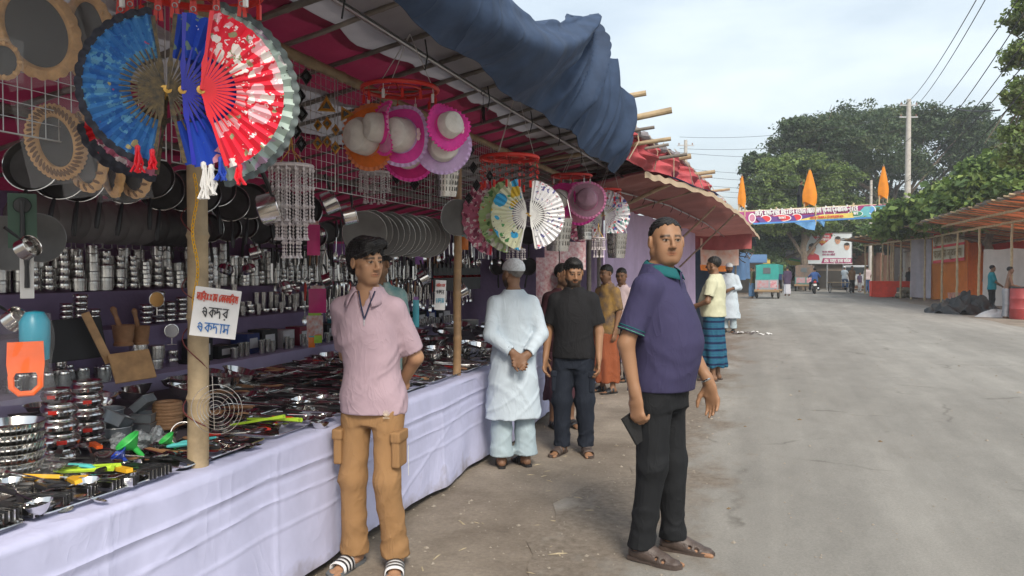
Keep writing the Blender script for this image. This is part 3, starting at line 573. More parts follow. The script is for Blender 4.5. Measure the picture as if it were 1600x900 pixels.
hang(f3, 'curtain', (-1.25, 20.4, 0), (-3.2, 20.5, 0), .05, 2.2, NAVY, .06, 5, relf=r4)
mb = MB(); mb.grid(lambda u, v: r4((-.25-2.6*v, 20.9+5.0*u, 2.42-.12*u+.1*v+.03*math.sin(u*25)*(1-v))), 40, 6); mb.build('awning', NAVY, f3)
hang(f3, 'fringe', (-2.2, 19.2, 0), (-.3, 19.6, 0), 2.02, 2.38, mat('red_fringe', (.3, .07, .07), .8, var=.15), .03, 8, relf=r4)
hang(f3, 'hanging_cloth', (-1.5, 19.3, 0), (-.62, 20.3, 0), 1.62, 2.28, mat('cream_printed_cloth', (.62, .52, .45), .8, col2=(.6, .3, .22), scale=5), .02, 6, relf=r4)
hang(f3, 'hanging_cloth', (-1.5, 19.28, 0), (-.9, 19.9, 0), 1.5, 1.64, mat('orange_cloth', (.75, .22, .03), .8), .02, 6, relf=r4)
for (p, q) in (((-1.15, 20.3, 0), (-1.15, 20.3, 2.5)), ((-.85, 24.7, 0), (-.85, 24.7, 2.4))): bamboo(r4(p), r4(q), .035, f3, BAMG, 'post')
tw = MB(); rr = random.Random(3)
for i in range(40):
    a = Vector((rr.uniform(-1.3, -.4), rr.uniform(20.6, 22.5), rr.uniform(1.95, 2.25))); tw.tube([r4(a), r4(a+Vector((rr.uniform(-.3, .3), rr.uniform(-.3, .3), rr.uniform(-.25, .1)))), r4(a+Vector((rr.uniform(-.5, .5), rr.uniform(-.5, .5), rr.uniform(-.3, 0))))], .012, 5)
tw.build('net_bundle', mat('net_bundle', (.13, .1, .08), .9), f3)
hang(f3, 'blue_sheet', (-.95, 24.8, 0), (-.5, 28, 0), 1.2, 2.1, mat('faded_blue_sheet', (.08, .16, .3), .8), .05, 5, relf=r4)
# ================================================================== goods: shared materials and shapes
SS = mat('polished_steel', (.72, .71, .69), .17, 1., var=.08, scale=9, objvar=.12)
SSB = mat('brushed_steel', (.62, .61, .59), .27, 1., var=.15, scale=14, bump=.1, bscale=80, dist=.002, objvar=.15)
ALU = mat('aluminium', (.5, .51, .52), .4, .9, var=.12, scale=10, objvar=.1)
BLK = mat('black_plastic', (.018, .018, .02), .4, var=.1, objvar=.2)
IRON = mat('dark_iron', (.055, .052, .052), .45, .3, var=.25, scale=10)
WOKM = mat('grey_coated_iron', (.16, .15, .15), .5, .2, var=.2, scale=7, objvar=.15)
REDP = mat('red_plastic', (.62, .03, .02), .35, var=.05)
WOODT = mat('turned_wood', (.38, .2, .1), .5, var=.25, scale=14, bump=.15, bscale=40)
WOODL = mat('light_board', (.5, .3, .14), .55, var=.25, scale=10, bump=.15, bscale=50)
CLEAR = mat('clear_film', (.9, .9, .92), .12, var=0, alpha=.05, spec=.5)
GLASS = mat('clear_glassware', (.85, .88, .88), .05, var=0, trans=.85, alpha=.75)
WHP = mat('white_plastic', (.75, .74, .72), .45, var=.06)
GOLD = mat('gold_paint', (.62, .37, .09), .35, .6, var=.2, scale=30)
def col(name, c, rough=.45, **k): return mat(name, c, rough, **k)
ORG, AQUA, BLU, GRN, YEL = col('orange_plastic', (.85, .13, .02)), col('aqua_plastic', (.12, .62, .6)), col('blue_plastic', (.02, .06, .4)), col('green_plastic', (.05, .55, .1)), col('yellow_plastic', (.78, .42, .02))
def one(name, me, M, label, cat, group=None): o = obj(name, me, M=M); return tag(o, label, cat, group)
def kit(name, parts, M, label, cat, group=None):
    t = thing(name, label, cat, group=group, M=M); made = {}
    for p in parts:
        o = obj(p[0], p[1], made[p[2]] if len(p) > 2 else t); made[p[0]] = o
    return t
def up_cam(p, roll=0., tilt=0., turn=0.):
    """matrix at p: z towards the viewer's side of the stall, y up"""
    p = Vector(p); z = (Vector((0, 0, CAM_H))-p); z.z *= .4; M = frame(p, z=z, y=(0, 0, 1)); return M @ Matrix.Rotation(turn, 4, 'Y') @ Matrix.Rotation(tilt, 4, 'X') @ Matrix.Rotation(roll, 4, 'Z')
def TR(x, y, z): return Matrix.Translation((x, y, z))
def euler(p, rx=0, ry=0, rz=0, s=1.): return TR(*p) @ Matrix.Rotation(rz, 4, 'Z') @ Matrix.Rotation(ry, 4, 'Y') @ Matrix.Rotation(rx, 4, 'X') @ Matrix.Scale(s, 4)
def print_mat(name, base, spots, scale=14, thr=.34, rough=.75, rnd=1.):
    """printed cloth or paper: round blossoms in a few colours on a plain ground"""
    if name in MATS: return MATS[name]
    m = mat(name, base, rough, var=.1, scale=5); n = m.node_tree.nodes; l = m.node_tree.links.new; b = n['Principled BSDF']
    tc = n.new('ShaderNodeTexCoord'); prev = b.inputs['Base Color'].links[0].from_socket
    for i, (c, sc_, th) in enumerate(spots):
        mp = n.new('ShaderNodeMapping'); mp.inputs['Location'].default_value = (i*3.3, i*1.7, i*.9); mp.inputs['Scale'].default_value = (1, 1, .02); l(tc.outputs['Object'], mp.inputs[0])
        nz = n.new('ShaderNodeTexNoise'); nz.inputs['Scale'].default_value = sc_*1.5; l(mp.outputs[0], nz.inputs['Vector'])
        ad = n.new('ShaderNodeMix'); ad.data_type = 'RGBA'; ad.inputs['Factor'].default_value = .05; l(mp.outputs[0], ad.inputs['A']); l(nz.outputs['Color'], ad.inputs['B'])
        v = n.new('ShaderNodeTexVoronoi'); v.inputs['Scale'].default_value = sc_; v.inputs['Randomness'].default_value = rnd; l(ad.outputs['Result'], v.inputs['Vector'])
        sel = n.new('ShaderNodeSeparateColor'); l(v.outputs['Color'], sel.inputs[0])
        mul = n.new('ShaderNodeMath'); mul.operation = 'MULTIPLY_ADD'; mul.inputs[1].default_value = th*1.5; mul.inputs[2].default_value = -th*.2; l(sel.outputs[0], mul.inputs[0])
        lt = n.new('ShaderNodeMath'); lt.operation = 'LESS_THAN'; l(v.outputs['Distance'], lt.inputs[0]); l(mul.outputs[0], lt.inputs[1])
        x = n.new('ShaderNodeMix'); x.data_type = 'RGBA'; l(lt.outputs[0], x.inputs['Factor']); l(prev, x.inputs['A']); x.inputs['B'].default_value = (*c, 1); prev = x.outputs['Result']
    l(prev, b.inputs['Base Color']); return m
# ------------------------------------------------------------------ folding hand fans
def hand_fan(p, Rf, a0, a1, leafm_, stickm, label, lace=None, n=18, roll=0, turn=0, tilt=0, r_in=.42, group='folding hand fans on clips', dz=0., petal=True):
    t = thing('hand_fan', label, 'hand fan', group=group, M=up_cam(p, roll, tilt, turn)); N = n*2
    mb = MB()
    def leaf(u, v):
        a = a0+(a1-a0)*u; i = round(u*N); r = Rf*(r_in+(1-r_in)*v); z = (.006 if i % 2 else -.006)*(.5+v) + dz; return (r*math.cos(a), r*math.sin(a), z)
    mb.grid(leaf, N, 5); mb.build('leaf', leafm_, t, smooth=False)
    for i in range(n+1):
        a = a0+(a1-a0)*i/n; g_ = i in (0, n); mb = MB(); c, s_ = math.cos(a), math.sin(a); w = .008 if g_ else .0045
        pr = [(0, .004), (.1, .003), (.2, w*.65), (.32, w*1.05), (.44, w*.5), (.97 if g_ else .56, w*.8 if g_ else .0022)]
        for z in (1,):
            vs = []; 
            for (k, hw) in pr:
                q = Vector((c, s_, 0))*Rf*k; d_ = Vector((-s_, c, 0))*hw; zz = Vector((0, 0, dz+.008+.0006*i+(.004 if g_ else 0))); vs += [q+d_+zz, q-d_+zz, q-d_+zz-Vector((0, 0, .002)), q+d_+zz-Vector((0, 0, .002))]
            fs = []
            for j in range(len(pr)-1):
                for e in range(4): fs.append((j*4+e, j*4+(e+1) % 4, (j+1)*4+(e+1) % 4, (j+1)*4+e))
            mb.add(vs, fs)
        mb.build('stick', stickm, t)
    if petal:
        mb = MB(); mb.lathe([(.0, .014+dz), (.012, .013+dz), (.013, .004+dz)], 12, Matrix.Identity(4)); mb.build('pivot', GOLD, t)
    if lace:
        mb = MB(); k = max(6, int((a1-a0)*Rf/.035)); nn = k*8
        def lc(u, v):
            a = a0+(a1-a0)*u; sc_ = .5+.5*abs(math.sin(u*k*PI)); r = Rf*(.985)+v*(.012+.011*sc_); return (r*math.cos(a), r*math.sin(a), dz+.006*math.sin(u*k*2*PI)*v+.004)
        mb.grid(lc, nn, 3); mb.build('lace_trim', lace, t)
    return t
FBLUE = print_mat('blue_fan_print', (.06, .22, .5), [((.03, .13, .4), 24, .6), ((.14, .36, .55), 28, .55), ((.04, .17, .45), 40, .55), ((.55, .45, .2), 20, .22), ((.5, .1, .22), 18, .22)], rough=.6)
FRED = print_mat('red_fan_print', (.74, .02, .05), [((.3, .32, .18), 26, .34), ((.85, .45, .5), 19, .44), ((.82, .8, .76), 23, .38), ((.85, .8, .82), 46, .3)], rough=.6)
FROY = print_mat('royal_fan_print', (.015, .07, .5), [((.75, .35, .45), 14, .4), ((.8, .8, .85), 18, .34), ((.2, .3, .25), 26, .25)])
FPALE = print_mat('pale_fan_print', (.5, .62, .56), [((.6, .4, .55), 14, .5), ((.8, .75, .75), 20, .35), ((.06, .06, .06), 30, .22)])
FPINK = print_mat('rose_fan_print', (.55, .16, .25), [((.8, .7, .7), 30, .5), ((.25, .05, .1), 24, .4)])
LACE = mat('black_lace', (.02, .022, .035), .7, var=.4, scale=60)
BLKG = mat('black_gold_sticks', (.02, .018, .016), .45, col2=(.17, .115, .04), scale=70)
ROYP = col('royal_plastic', (.012, .02, .42), .3)
RSTK = col('red_stick_plastic', (.72, .015, .03), .3)
FD = 2.3
def fp(px, py, d=FD): return at(px, py, d)
hand_fan(fp(318, 146, FD+.05), .272, R(-78), R(82), FPALE, mat('dark_sticks', (.03, .03, .03), .5), 'pale green floral fan with dark lace behind the large red fan', mat('grey_green_lace', (.12, .15, .15), .7), dz=-.03)
hand_fan(fp(215, 190, FD+.08), .15, R(185), R(268), mat('crimson_fan_cloth', (.6, .01, .02), .7), RSTK, 'crimson fan peeping out below the blue lace fan', LACE, n=10, dz=-.05)
hand_fan(fp(262, 150, FD+.06), .25, R(215), R(262), FPINK, BLKG, 'narrow rose pink patterned fan hanging below the blue fans', LACE, n=6, dz=-.03)
hand_fan(fp(257, 140), .218, R(98), R(262), FBLUE, BLKG, 'large blue painted fan with scalloped black lace and black gold sticks', LACE, n=20)
hand_fan(fp(262, 140, FD-.02), .225, R(-78), R(84), FROY, BLKG, 'half hidden royal blue floral fan with black gold sticks in the fan cluster', None, n=14)
hand_fan(fp(285, 141, FD-.04), .225, R(-82), R(88), FROY, ROYP, 'royal blue floral fan with bright blue plastic sticks in the fan cluster', None, n=16)
hand_fan(fp(314, 141, FD-.07), .232, R(-72), R(82), FRED, RSTK, 'large bright red fan with pink and white blossoms', None, n=18)
def tassel(p, m, l_, label):
    t = thing('tassel', label, 'tassel', p, 'fan tassels'); mb = MB(); rr = random.Random(int(l_*991+p.x*77))
    for i in range(9): mb.tube([(rr.uniform(-.006, .006), rr.uniform(-.006, .006), 0), (rr.uniform(-.012, .012), rr.uniform(-.012, .012), -l_*.6), (rr.uniform(-.016, .016), rr.uniform(-.016, .016), -l_)], .003, 4)
    mb.build('threads', m, t); mb = MB(); mb.lathe([(0, .012), (.007, .008), (.008, 0), (.006, -.012)], 8); mb.build('knot', m, t)
for (px, py, m, l_, lb) in ((215, 232, RSTK, .07, 'red tassel hanging below the blue lace fan'), (238, 238, RSTK, .05, 'short red tassel beside the rose pink fan'), (330, 262, WHP, .08, 'white tassel hanging in front of the bamboo post'), (318, 258, WHP, .1, 'long white tassel hanging in front of the bamboo post'), (345, 250, BLU, .06, 'blue tassel hanging under the royal blue fan'), (375, 262, RSTK, .05, 'red tassel hanging under the large red fan')): tassel(fp(px, py, FD-.03), m, l_, lb)
def peg(p, label, m=REDP, M=None):
    t = thing('clothes_peg', label, 'clothes peg', group='red pegs on the hanger', M=M or up_cam(p)); mb = MB()
    mb.box((.006, 0, 0), (.011, .06, .008), Matrix.Rotation(.09, 3, 'Z')); mb.build('jaw', m, t); mb = MB(); mb.box((-.006, 0, 0), (.011, .06, .008), Matrix.Rotation(-.09, 3, 'Z')); mb.build('jaw', m, t)
    mb = MB(); mb.torus(.007, .0015, 12, 5, TR(0, .006, .006)); mb.build('spring', STEEL, t); mb = MB(); mb.torus(.012, .002, 14, 5, TR(0, .044, 0)); mb.torus(.012, .002, 14, 5, TR(0, .065, 0) @ Matrix.Rotation(1.5, 4, 'Y')); mb.build('link', m, t)
for pk_, (px, py) in enumerate( ((188, 18), (203, 10), (247, 16), (273, 12), (302, 18), (338, 16), (378, 10))): peg(fp(px, py, FD-.02), 'red plastic clothes peg, %s from the mirrors, above the large fans' % nth(pk_))
def ring_hanger(p, Rr, label, posts=0, drop=.14, cords=True, thick=.012, nclip=10):
    t = thing('ring_hanger', label, 'hanger', p, 'red ring hangers'); mb = MB()
    mb.torus(Rr, thick, 40, 8, Matrix.Scale(.9, 4, (0, 0, 1))); mb.build('ring', REDP, t)
    mb = MB(); mb.torus(Rr*.55, thick*.5, 30, 6); 
    for i in range(4): a = i*PI/2+.3; mb.tube([(Rr*math.cos(a), Rr*math.sin(a), 0), (-Rr*math.cos(a), -Rr*math.sin(a), 0)], thick*.45, 6)
    mb.build('spokes', REDP, t)
    for i in range(posts):
        a = 2*PI*i/posts; mb = MB(); x, y = Rr*math.cos(a), Rr*math.sin(a)
        for k in range(4): mb.torus(.009, .0028, 10, 5, TR(x, y, -.02-k*drop/5) @ Matrix.Rotation(a+k*1.57, 4, 'Z') @ Matrix.Rotation(1.57, 4, 'X'))
        mb.box((x, y, -drop), (.014, .012, .05)); mb.build('clip', REDP, t)
    for i in range(nclip if not posts else 0):
        a = 2*PI*i/nclip; mb = MB(); x, y = Rr*.95*math.cos(a), Rr*.95*math.sin(a); mb.tube([(x, y, 0), (x*1.02, y, -.04)], .002, 4); mb.box((x, y, -.06), (.012, .01, .045)); mb.build('clip', REDP if i % 3 else WHP, t)
    if cords:
        mb = MB(); top = (.05, .02, roof_z(p.x)-p.z-.0)
        for i in range(3): a = i*2*PI/3+.4; mb.tube([(Rr*.9*math.cos(a), Rr*.9*math.sin(a), 0), top], .0022, 4)
        mb.build('cords', mat('white_cord', (.6, .58, .55), .8), t)
    return t
ring_hanger(fp(300, -22, FD), .2, 'red ring hanger above the large hand fans', cords=True)
# ------------------------------------------------------------------ sun hats
def hat(p, look, brim_r, crown_c, brim_c, ruf_c, label, up=(0, 0, 1), bow=True, band=None):
    t = thing('sun_hat', label, 'hat', group='straw and tulle sun hats', M=frame(p, z=look, y=up)); r = brim_r*.6; h = brim_r*.82
    mb = MB(); mb.lathe([(r*1.02, 0), (r, h*.25), (r*.95, h*.6), (r*.82, h*.86), (r*.5, h*.99), (0, h*1.0)], 26)
    for i, v in enumerate(mb.v): a = math.atan2(v[1], v[0]); k = 1+.03*math.sin(a*3+v[2]*40)-.05*max(0, math.cos(a*1))*v[2]/h; mb.v[i] = (v[0]*k, v[1]*k, v[2]-.03*h*math.cos(a*2)*(v[2]/h)**3)
    mb.build('crown', crown_c, t)
    mb = MB(); mb.grid(lambda u, v: (lambda a, q: (q*math.cos(a), q*math.sin(a), .012*math.sin(a*3+1)*v+.02*(v**2)*math.cos(a*2)))(2*PI*u, r+(brim_r-r)*v), 48, 6); mb.build('brim', brim_c, t)
    mb = MB(); mb.grid(lambda u, v: (lambda a, q: (q*math.cos(a), q*math.sin(a), .012*math.sin(a*3+1)+.02*math.cos(a*2)+.009*math.sin(a*34)*v+.004))(2*PI*u, brim_r*(.97+.13*v)), 200, 3); mb.build('ruffle', ruf_c, t)
    mb = MB(); mb.lathe([(r*1.05, .004), (r*1.07, .012), (r*1.03, .024)], 30); mb.build('band', band or ruf_c, t)
    if bow:
        mb = MB()
        for s_ in (-1, 1): mb.lathe([(0, -.012), (.012, -.006), (.015, 0), (.012, .006), (0, .012)], 10, TR(r*1.02+.012, s_*.016, .02) @ Matrix.Diagonal((.7, 1.2, 1, 1)))
        mb.lathe([(0, -.008), (.008, 0), (0, .008)], 8, TR(r*1.02+.02, 0, .02)); mb.build('bow', mat('pale_bow', (.8, .62, .62), .7), t)
    return t
def cloth(name, c, tr=.25): m = translucent(mat(name, c, .8, var=.12, scale=20, bump=.2, bscale=120, dist=.003), tr) if name not in MATS else MATS[name]; return m
HW, HPK, HOR, HLI, HMA, HRO = cloth('white_straw', (.76, .73, .67)), cloth('hot_pink_cloth', (.85, .07, .42)), cloth('orange_straw', (.8, .2, .03)), cloth('lilac_tulle', (.68, .5, .78)), cloth('mauve_straw', (.48, .28, .36)), cloth('rose_tulle', (.8, .3, .52))
ring_hanger(at(625, 140, 4.1), .2, 'red ring hanger above the pink and white sun hats', nclip=12)
vw = lambda p, a, e: Matrix.Rotation(a, 3, 'Z') @ Vector((Vector((0, 0, CAM_H))-Vector(p)).x, (Vector((0, 0, CAM_H))-Vector(p)).y, 0).normalized()+Vector((0, 0, e)) if False else (Matrix.Rotation(a, 3, 'Z') @ (Vector((-p.x, -p.y, 0)).normalized()))+Vector((0, 0, e))
for (px, py, d, a, e, br, c1, c2, c3, lb, bow) in (
    (577, 214, 4.12, -.75, -.05, .165, HW, HOR, cloth('orange_net', (.75, .25, .1)), 'orange brimmed sun hat with a white crown, half hidden in the cluster', False),
    (600, 200, 4.0, -1.25, 0, .13, HW, HRO, HPK, 'sun hat seen edge on with sheer rose tulle round its white crown', False),
    (628, 212, 4.08, -.45, -.02, .15, HW, HPK, HLI, 'hot pink sun hat with white crown and lilac ruffle in mid cluster', True),
    (640, 240, 4.25, -.3, -.1, .14, HW, cloth('deep_pink_cloth', (.6, .02, .2)), HPK, 'deep pink sun hat hanging lowest at the back of the cluster', False),
    (692, 228, 4.15, .1, -.15, .14, HW, HLI, HLI, 'lilac tulle sun hat hanging behind the small pink hat', False),
    (698, 198, 4.0, .55, .12, .115, HW, HPK, HPK, 'small hot pink sun hat with white crown and bow facing the road', True)):
    p = at(px, py, d); hat(p, vw(p, a, e), br, c1, c2, c3, lb, bow=bow)
# second fan hanger: tall red clips
ring_hanger(at(796, 247, 5.5), .205, 'red ring hanger with long clips above the butterfly print fans', posts=14, drop=.2, thick=.013)
FBUT = print_mat('butterfly_fan_print', (.68, .70, .5), [((.05, .4, .7), 9, .6), ((.7, .5, .05), 11, .4), ((.08, .3, .1), 16, .26), ((.05, .05, .05), 30, .2)])
FWHT = print_mat('white_fan_print', (.72, .72, .74), [((.6, .1, .15), 34, .24), ((.1, .1, .3), 28, .26), ((.05, .05, .06), 44, .24)])
FGRN = print_mat('green_fan_print', (.4, .55, .25), [((.6, .6, .5), 15, .4), ((.1, .25, .08), 18, .35), ((.7, .15, .1), 20, .22)])
FFLO = print_mat('bird_fan_print', (.68, .68, .72), [((.65, .08, .1), 22, .36), ((.08, .1, .35), 18, .38), ((.1, .35, .3), 25, .3), ((.7, .4, .45), 30, .3)])
WST = col('white_stick', (.72, .72, .7)); F5 = 5.45
hand_fan(at(775, 338, F5+.16), .29, R(100), R(262), FPINK, RSTK, 'dark rose fan at the back of the butterfly print fans', None, n=12, turn=-.5)
hand_fan(at(790, 335, F5+.1), .27, R(95), R(265), mat('red_paper', (.55, .03, .04), .7), RSTK, 'plain red fan seen edge on beside the green leaf fan', None, n=12, turn=-.9)
hand_fan(at(800, 338, F5+.06), .265, R(95), R(262), FGRN, WST, 'green leaf print fan behind the butterfly print fan', None, n=14, turn=-.4)
hand_fan(at(824, 335, F5), .262, R(105), R(258), FBUT, WST, 'yellow and blue butterfly print fan with white sticks', None, n=16, turn=-.1)
hand_fan(at(828, 336, F5-.05), .245, R(-80), R(84), FWHT, WST, 'white openwork fan with small dots beside the butterfly fan', None, n=18)
# third and fourth hangers, farther along
ring_hanger(at(893, 275, 7.7), .2, 'red ring hanger above the mauve and cream sun hats', nclip=10)
for (px, py, d, a, e, br, c1, c2, c3, lb, bow) in ((878, 312, 7.7, -.5, .1, .16, HW, HPK, HPK, 'cream crowned pink sun hat beside the mauve straw hat', False), (905, 318, 7.75, .2, 0, .2, HMA, cloth('pink_straw', (.6, .2, .3)), HPK, 'pink edged sun hat behind the mauve straw hat', False), (917, 312, 7.6, 0, .12, .175, HMA, HMA, HRO, 'mauve straw sun hat facing the road', False)):
    p = at(px, py, d); hat(p, vw(p, a, e), br, c1, c2, c3, lb, bow=bow)
ring_hanger(at(948, 297, 8.9), .16, 'small red ring hanger above the bird print fans', posts=8, drop=.12)
hand_fan(at(940, 338, 8.95), .3, R(95), R(265), FFLO, WST, 'bird print fan at the far end of the stall, opened to the shelf side', None, n=14)
hand_fan(at(945, 336, 8.9), .29, R(-85), R(95), FFLO, WST, 'bird print fan at the far end of the stall, opened to the road side', None, n=16)
hand_fan(at(918, 345, 9.0), .28, R(150), R(265), FPINK, WST, 'rose fan under the mauve straw hat at the far end', None, n=10)
# ------------------------------------------------------------------ perforated steel utensil baskets
def basket_mesh(h, r0, r1):
    mb = MB(); mb.lathe([(0, 0), (r0, 0), (r0, .004), (0, .004)], 28); mb.lathe([(r0, 0), (r0+.002, .02), (r1, h), (r1+.006, h+.004), (r1+.004, h-.004), (r0, .02), (r0-.003, .003)], 28); body = mb.mesh('basket_body', SSB)
    sl = MB()
    for k in range(4):
        for i in range(22):
            a = 2*PI*i/22; z = h*(.18+.2*k); r = r0+(r1-r0)*z/h+.0035; sl.box((r*math.cos(a), r*math.sin(a), z+h*.07), (.003, .005, h*.13), Matrix.Rotation(a, 3, 'Z'))
    return body, sl.mesh('basket_slots', mat('slot_dark', (.13, .12, .11), .6, var=0))
BB, BS = basket_mesh(.2, .068, .082)
for (px, py, d, s_, ry, lb) in ((697, 307, 4.8, .95, .06, 'perforated steel utensil basket hanging below the lilac hat'), (871, 392, 6.9, 1.45, .05, 'tall perforated steel basket beside the white openwork fan'), (914, 375, 7.9, 1.0, -.04, 'dark small steel basket hanging under the mauve hat'), (963, 403, 8.6, 1.35, .03, 'pale perforated steel basket hanging nearest the lavender wall')):
    p = at(px, py, d); t = kit('utensil_basket', [('body', BB), ('slots', BS)], euler(p, ry, ry, 0, s_), lb, 'basket', 'hanging steel utensil baskets')
    mb = MB(); mb.tube([(.08, 0, .2), (.05, 0, .32), (0, 0, .36), (-.05, 0, .32), (-.08, 0, .2)], .0025, 5); mb.build('handle', SS, t)
# ------------------------------------------------------------------ oval mirrors in carved frames
FRM = mat('carved_tan_frame', (.56, .33, .14), .6, var=.22, scale=25, bump=.5, bscale=60, dist=.006)
MIRR = mat('mirror_glass', (.03, .03, .032), .3, 0., var=.05, spec=.35)  # dim reflection put into the dark base colour, barely glossy
def mirror(p, a, b, w, n_sc, label, turn=0, roll=0, slits=False, m=None):
    t = thing('wall_mirror', label, 'mirror', group='framed mirrors in plastic wrap', M=up_cam(p, roll, 0, turn)); mb = MB(); n = 120
    def fr(u, v):
        an = 2*PI*u; sc_ = 1+.035*abs(math.sin(an*n_sc/2)); prof = [(0, 0), (.12, .012), (.35, .018), (.7, .014), (1, .004), (1, -.008)]; k = prof[round(v*5)]
        q = k[0]*w*(sc_ if k[0] > .5 else 1); return ((a-w+q)*math.cos(an)*(sc_ if k[0] > .9 else 1), (b-w+q)*math.sin(an)*(sc_ if k[0] > .9 else 1), k[1]+.002*math.sin(an*n_sc)*(k[0] > .2))
    mb.grid(fr, n, 5); mb.build('frame', m or FRM, t)
    mb = MB(); mb.add([(0, 0, .002)]+[((a-w+.003)*math.cos(2*PI*i/60), (b-w+.003)*math.sin(2*PI*i/60), .002) for i in range(60)], [(0, 1+i, 1+(i+1) % 60) for i in range(60)]); mb.build('glass', MIRR, t)
    for i in range(n_sc if slits else n_sc//2):
        an = 2*PI*i/(n_sc if slits else n_sc//2); mb = MB(); x, y = (a-w*.45)*math.cos(an), (b-w*.45)*math.sin(an)
        mb.lathe([(0, .004), (.006, .003), (.008, 0)], 8, TR(x, y, .0165) @ Matrix.Rotation(an+(.5 if slits else 0), 4, 'Z') @ Matrix.Diagonal((1.9 if slits else 1.1, .7, 1, 1))); mb.build('carving', mat('dark_carving', (.16, .08, .035), .7) if slits else FRM, t)
    mb = MB(); mb.add([(-a*1.12, -b*1.14, .022), (a*1.1, -b*1.15, .026), (a*1.13, b*1.12, .02), (-a*1.1, b*1.13, .024)], [(0, 1, 2, 3)]); mb.grid(lambda u, v: ((u-.5)*2.2*a, (v-.5)*2.3*b, .03+.006*math.sin(u*9+v*7)+.004*math.sin(u*23-v*11)), 14, 14); mb.build('plastic_wrap', CLEAR, t, smooth=True)
for (px, py, d, a, b, w, ns, lb, tu, ro, sl) in (
    (58, 48, 2.45, .118, .15, .036, 22, 'largest oval mirror in a scalloped tan frame, near the top corner', 0, .3, False), (140, 62, 2.55, .085, .15, .03, 20, 'oval mirror in a carved tan frame beside the blue fan top', -.5, .1, False),
    (6, 95, 2.3, .045, .055, .012, 16, 'small round brass edged mirror at the stall corner', 0, 0, False), (88, 222, 2.6, .09, .125, .042, 40, 'oval mirror in a tan frame pierced all round with leaf shapes', -.2, .2, True),
    (133, 238, 2.65, .075, .135, .028, 18, 'oval mirror in tan frame with dark carved petals', -.55, .15, True), (176, 255, 2.75, .055, .12, .024, 16, 'narrow oval mirror turned sideways behind the blue fan', -.95, .1, False), (207, 262, 2.8, .07, .11, .026, 16, 'oval mirror with a petal carved frame under the crimson fan', -.6, .2, True)):
    mirror(at(px, py, d), a, b, w, ns, lb, tu, ro, sl)
# ------------------------------------------------------------------ pans, woks, saucepans
def bowl_mesh(name, prof, m, n=28): mb = MB(); mb.lathe(prof, n); return mb.mesh(name, m)
WOK = bowl_mesh('wok_body', [(0, .0), (.05, .004), (.1, .026), (.135, .06), (.15, .095), (.153, .095), (.138, .058), (.1, .022), (.05, .0), (0, -.004)], WOKM, 32)
WOKD = bowl_mesh('wok_body_dark', [(0, .0), (.05, .004), (.1, .026), (.135, .06), (.15, .095), (.153, .095), (.138, .058), (.1, .022), (.05, .0), (0, -.004)], IRON, 32)
def loop_mesh(nm, m, r=.024, th=.004, y=.165):
    mb = MB()
    for s_ in (-1, 1): mb.tube([(-.024, s_*.148, .09), (-.026, s_*(y+.012), .095), (0, s_*(y+.022), .096), (.026, s_*(y+.012), .095), (.024, s_*.148, .09)], th, 6)
    return mb.mesh(nm, m)
WLP = loop_mesh('wok_handles', WOKM); WLD = loop_mesh('wok_handles_dark', IRON)
WL = 'grey coated iron wok hanging in the overlapping row below the mirrors'
for i in range(13):
    y = 3.35+i*.108; dark = i > 7
    kit('wok', [('bowl', WOKD if dark else WOK), ('handles', WLD if dark else WLP)], TR(-4.0+random.uniform(-.02, .02), y, 1.87) @ Matrix.Rotation(R(48), 4, 'Z') @ Matrix.Rotation(R(-97), 4, 'X') @ Matrix.Rotation(random.uniform(-.1, .1), 4, 'Z'), ('black iron wok, ' if dark else 'grey coated iron wok, ')+nth(i)+' along the hanging wok row from the near corner', 'wok', 'black woks' if dark else 'grey woks in a row')
PANB = bowl_mesh('pan_body', [(0, 0), (.1, 0), (.108, .004), (.12, .04), (.124, .042), (.122, .046), (.117, .04), (.104, .006), (0, .004)], IRON, 32)
PRIM = MB(); PRIM.torus(.122, .003, 36, 6, TR(0, 0, .043)); PRIM = PRIM.mesh('pan_rim', SS)
mb = MB(); mb.tube([(0, .12, .04), (0, .17, .055), (0, .27, .06), (0, .3, .056)], [.009, .012, .014, .009], 8); PHND = mb.mesh('pan_handle', BLK)
for i in range(16):
    z, x, y = (2.02, -3.25, 2.75+i*.135) if i < 10 else (1.98, -3.3, 4.2+(i-10)*.17)
    kit('frying_pan', [('pan', PANB), ('rim', PRIM), ('handle', PHND)], TR(x+random.uniform(-.03, .03), y, z+random.uniform(-.03, .03)) @ Matrix.Rotation(R(40)+random.uniform(-.2, .2), 4, 'Z') @ Matrix.Rotation(R(82), 4, 'X') @ Matrix.Rotation(random.uniform(-.15, .15), 4, 'Z') @ Matrix.Rotation(PI, 4, 'Z'), ('dark frying pan with bright rim, %s in the row hung behind the mirrors' % nth(i) if i < 10 else 'dark frying pan, %s in the row between post and shell chime' % nth(i-10)), 'frying pan', 'frying pans hung in a row' if i < 10 else 'frying pans by the post')
TAWA = bowl_mesh('griddle', [(0, 0), (.1, .002), (.145, .012), (.15, .014), (.151, .018), (.146, .018), (.1, .008), (0, .006)], mat('grey_griddle', (.13, .125, .12), .45, .4, var=.2, objvar=.2), 36)
TRIM = MB(); TRIM.torus(.15, .003, 40, 6, TR(0, 0, .015)); TRIM = TRIM.mesh('griddle_rim', SSB)
for i in range(13):
    p = Vector((-2.62+.01*i, 4.72+i*.07, 1.8+.012*math.sin(i*2.1)))
    kit('griddle_pan', [('plate', TAWA), ('rim', TRIM)], TR(*p) @ Matrix.Rotation(R(28), 4, 'Z') @ Matrix.Rotation(R(97)+random.uniform(-.06, .06), 4, 'X'), 'flat grey griddle plate, %s in the packed hanging row above the youth' % nth(i), 'griddle', 'griddle plates in a packed row')
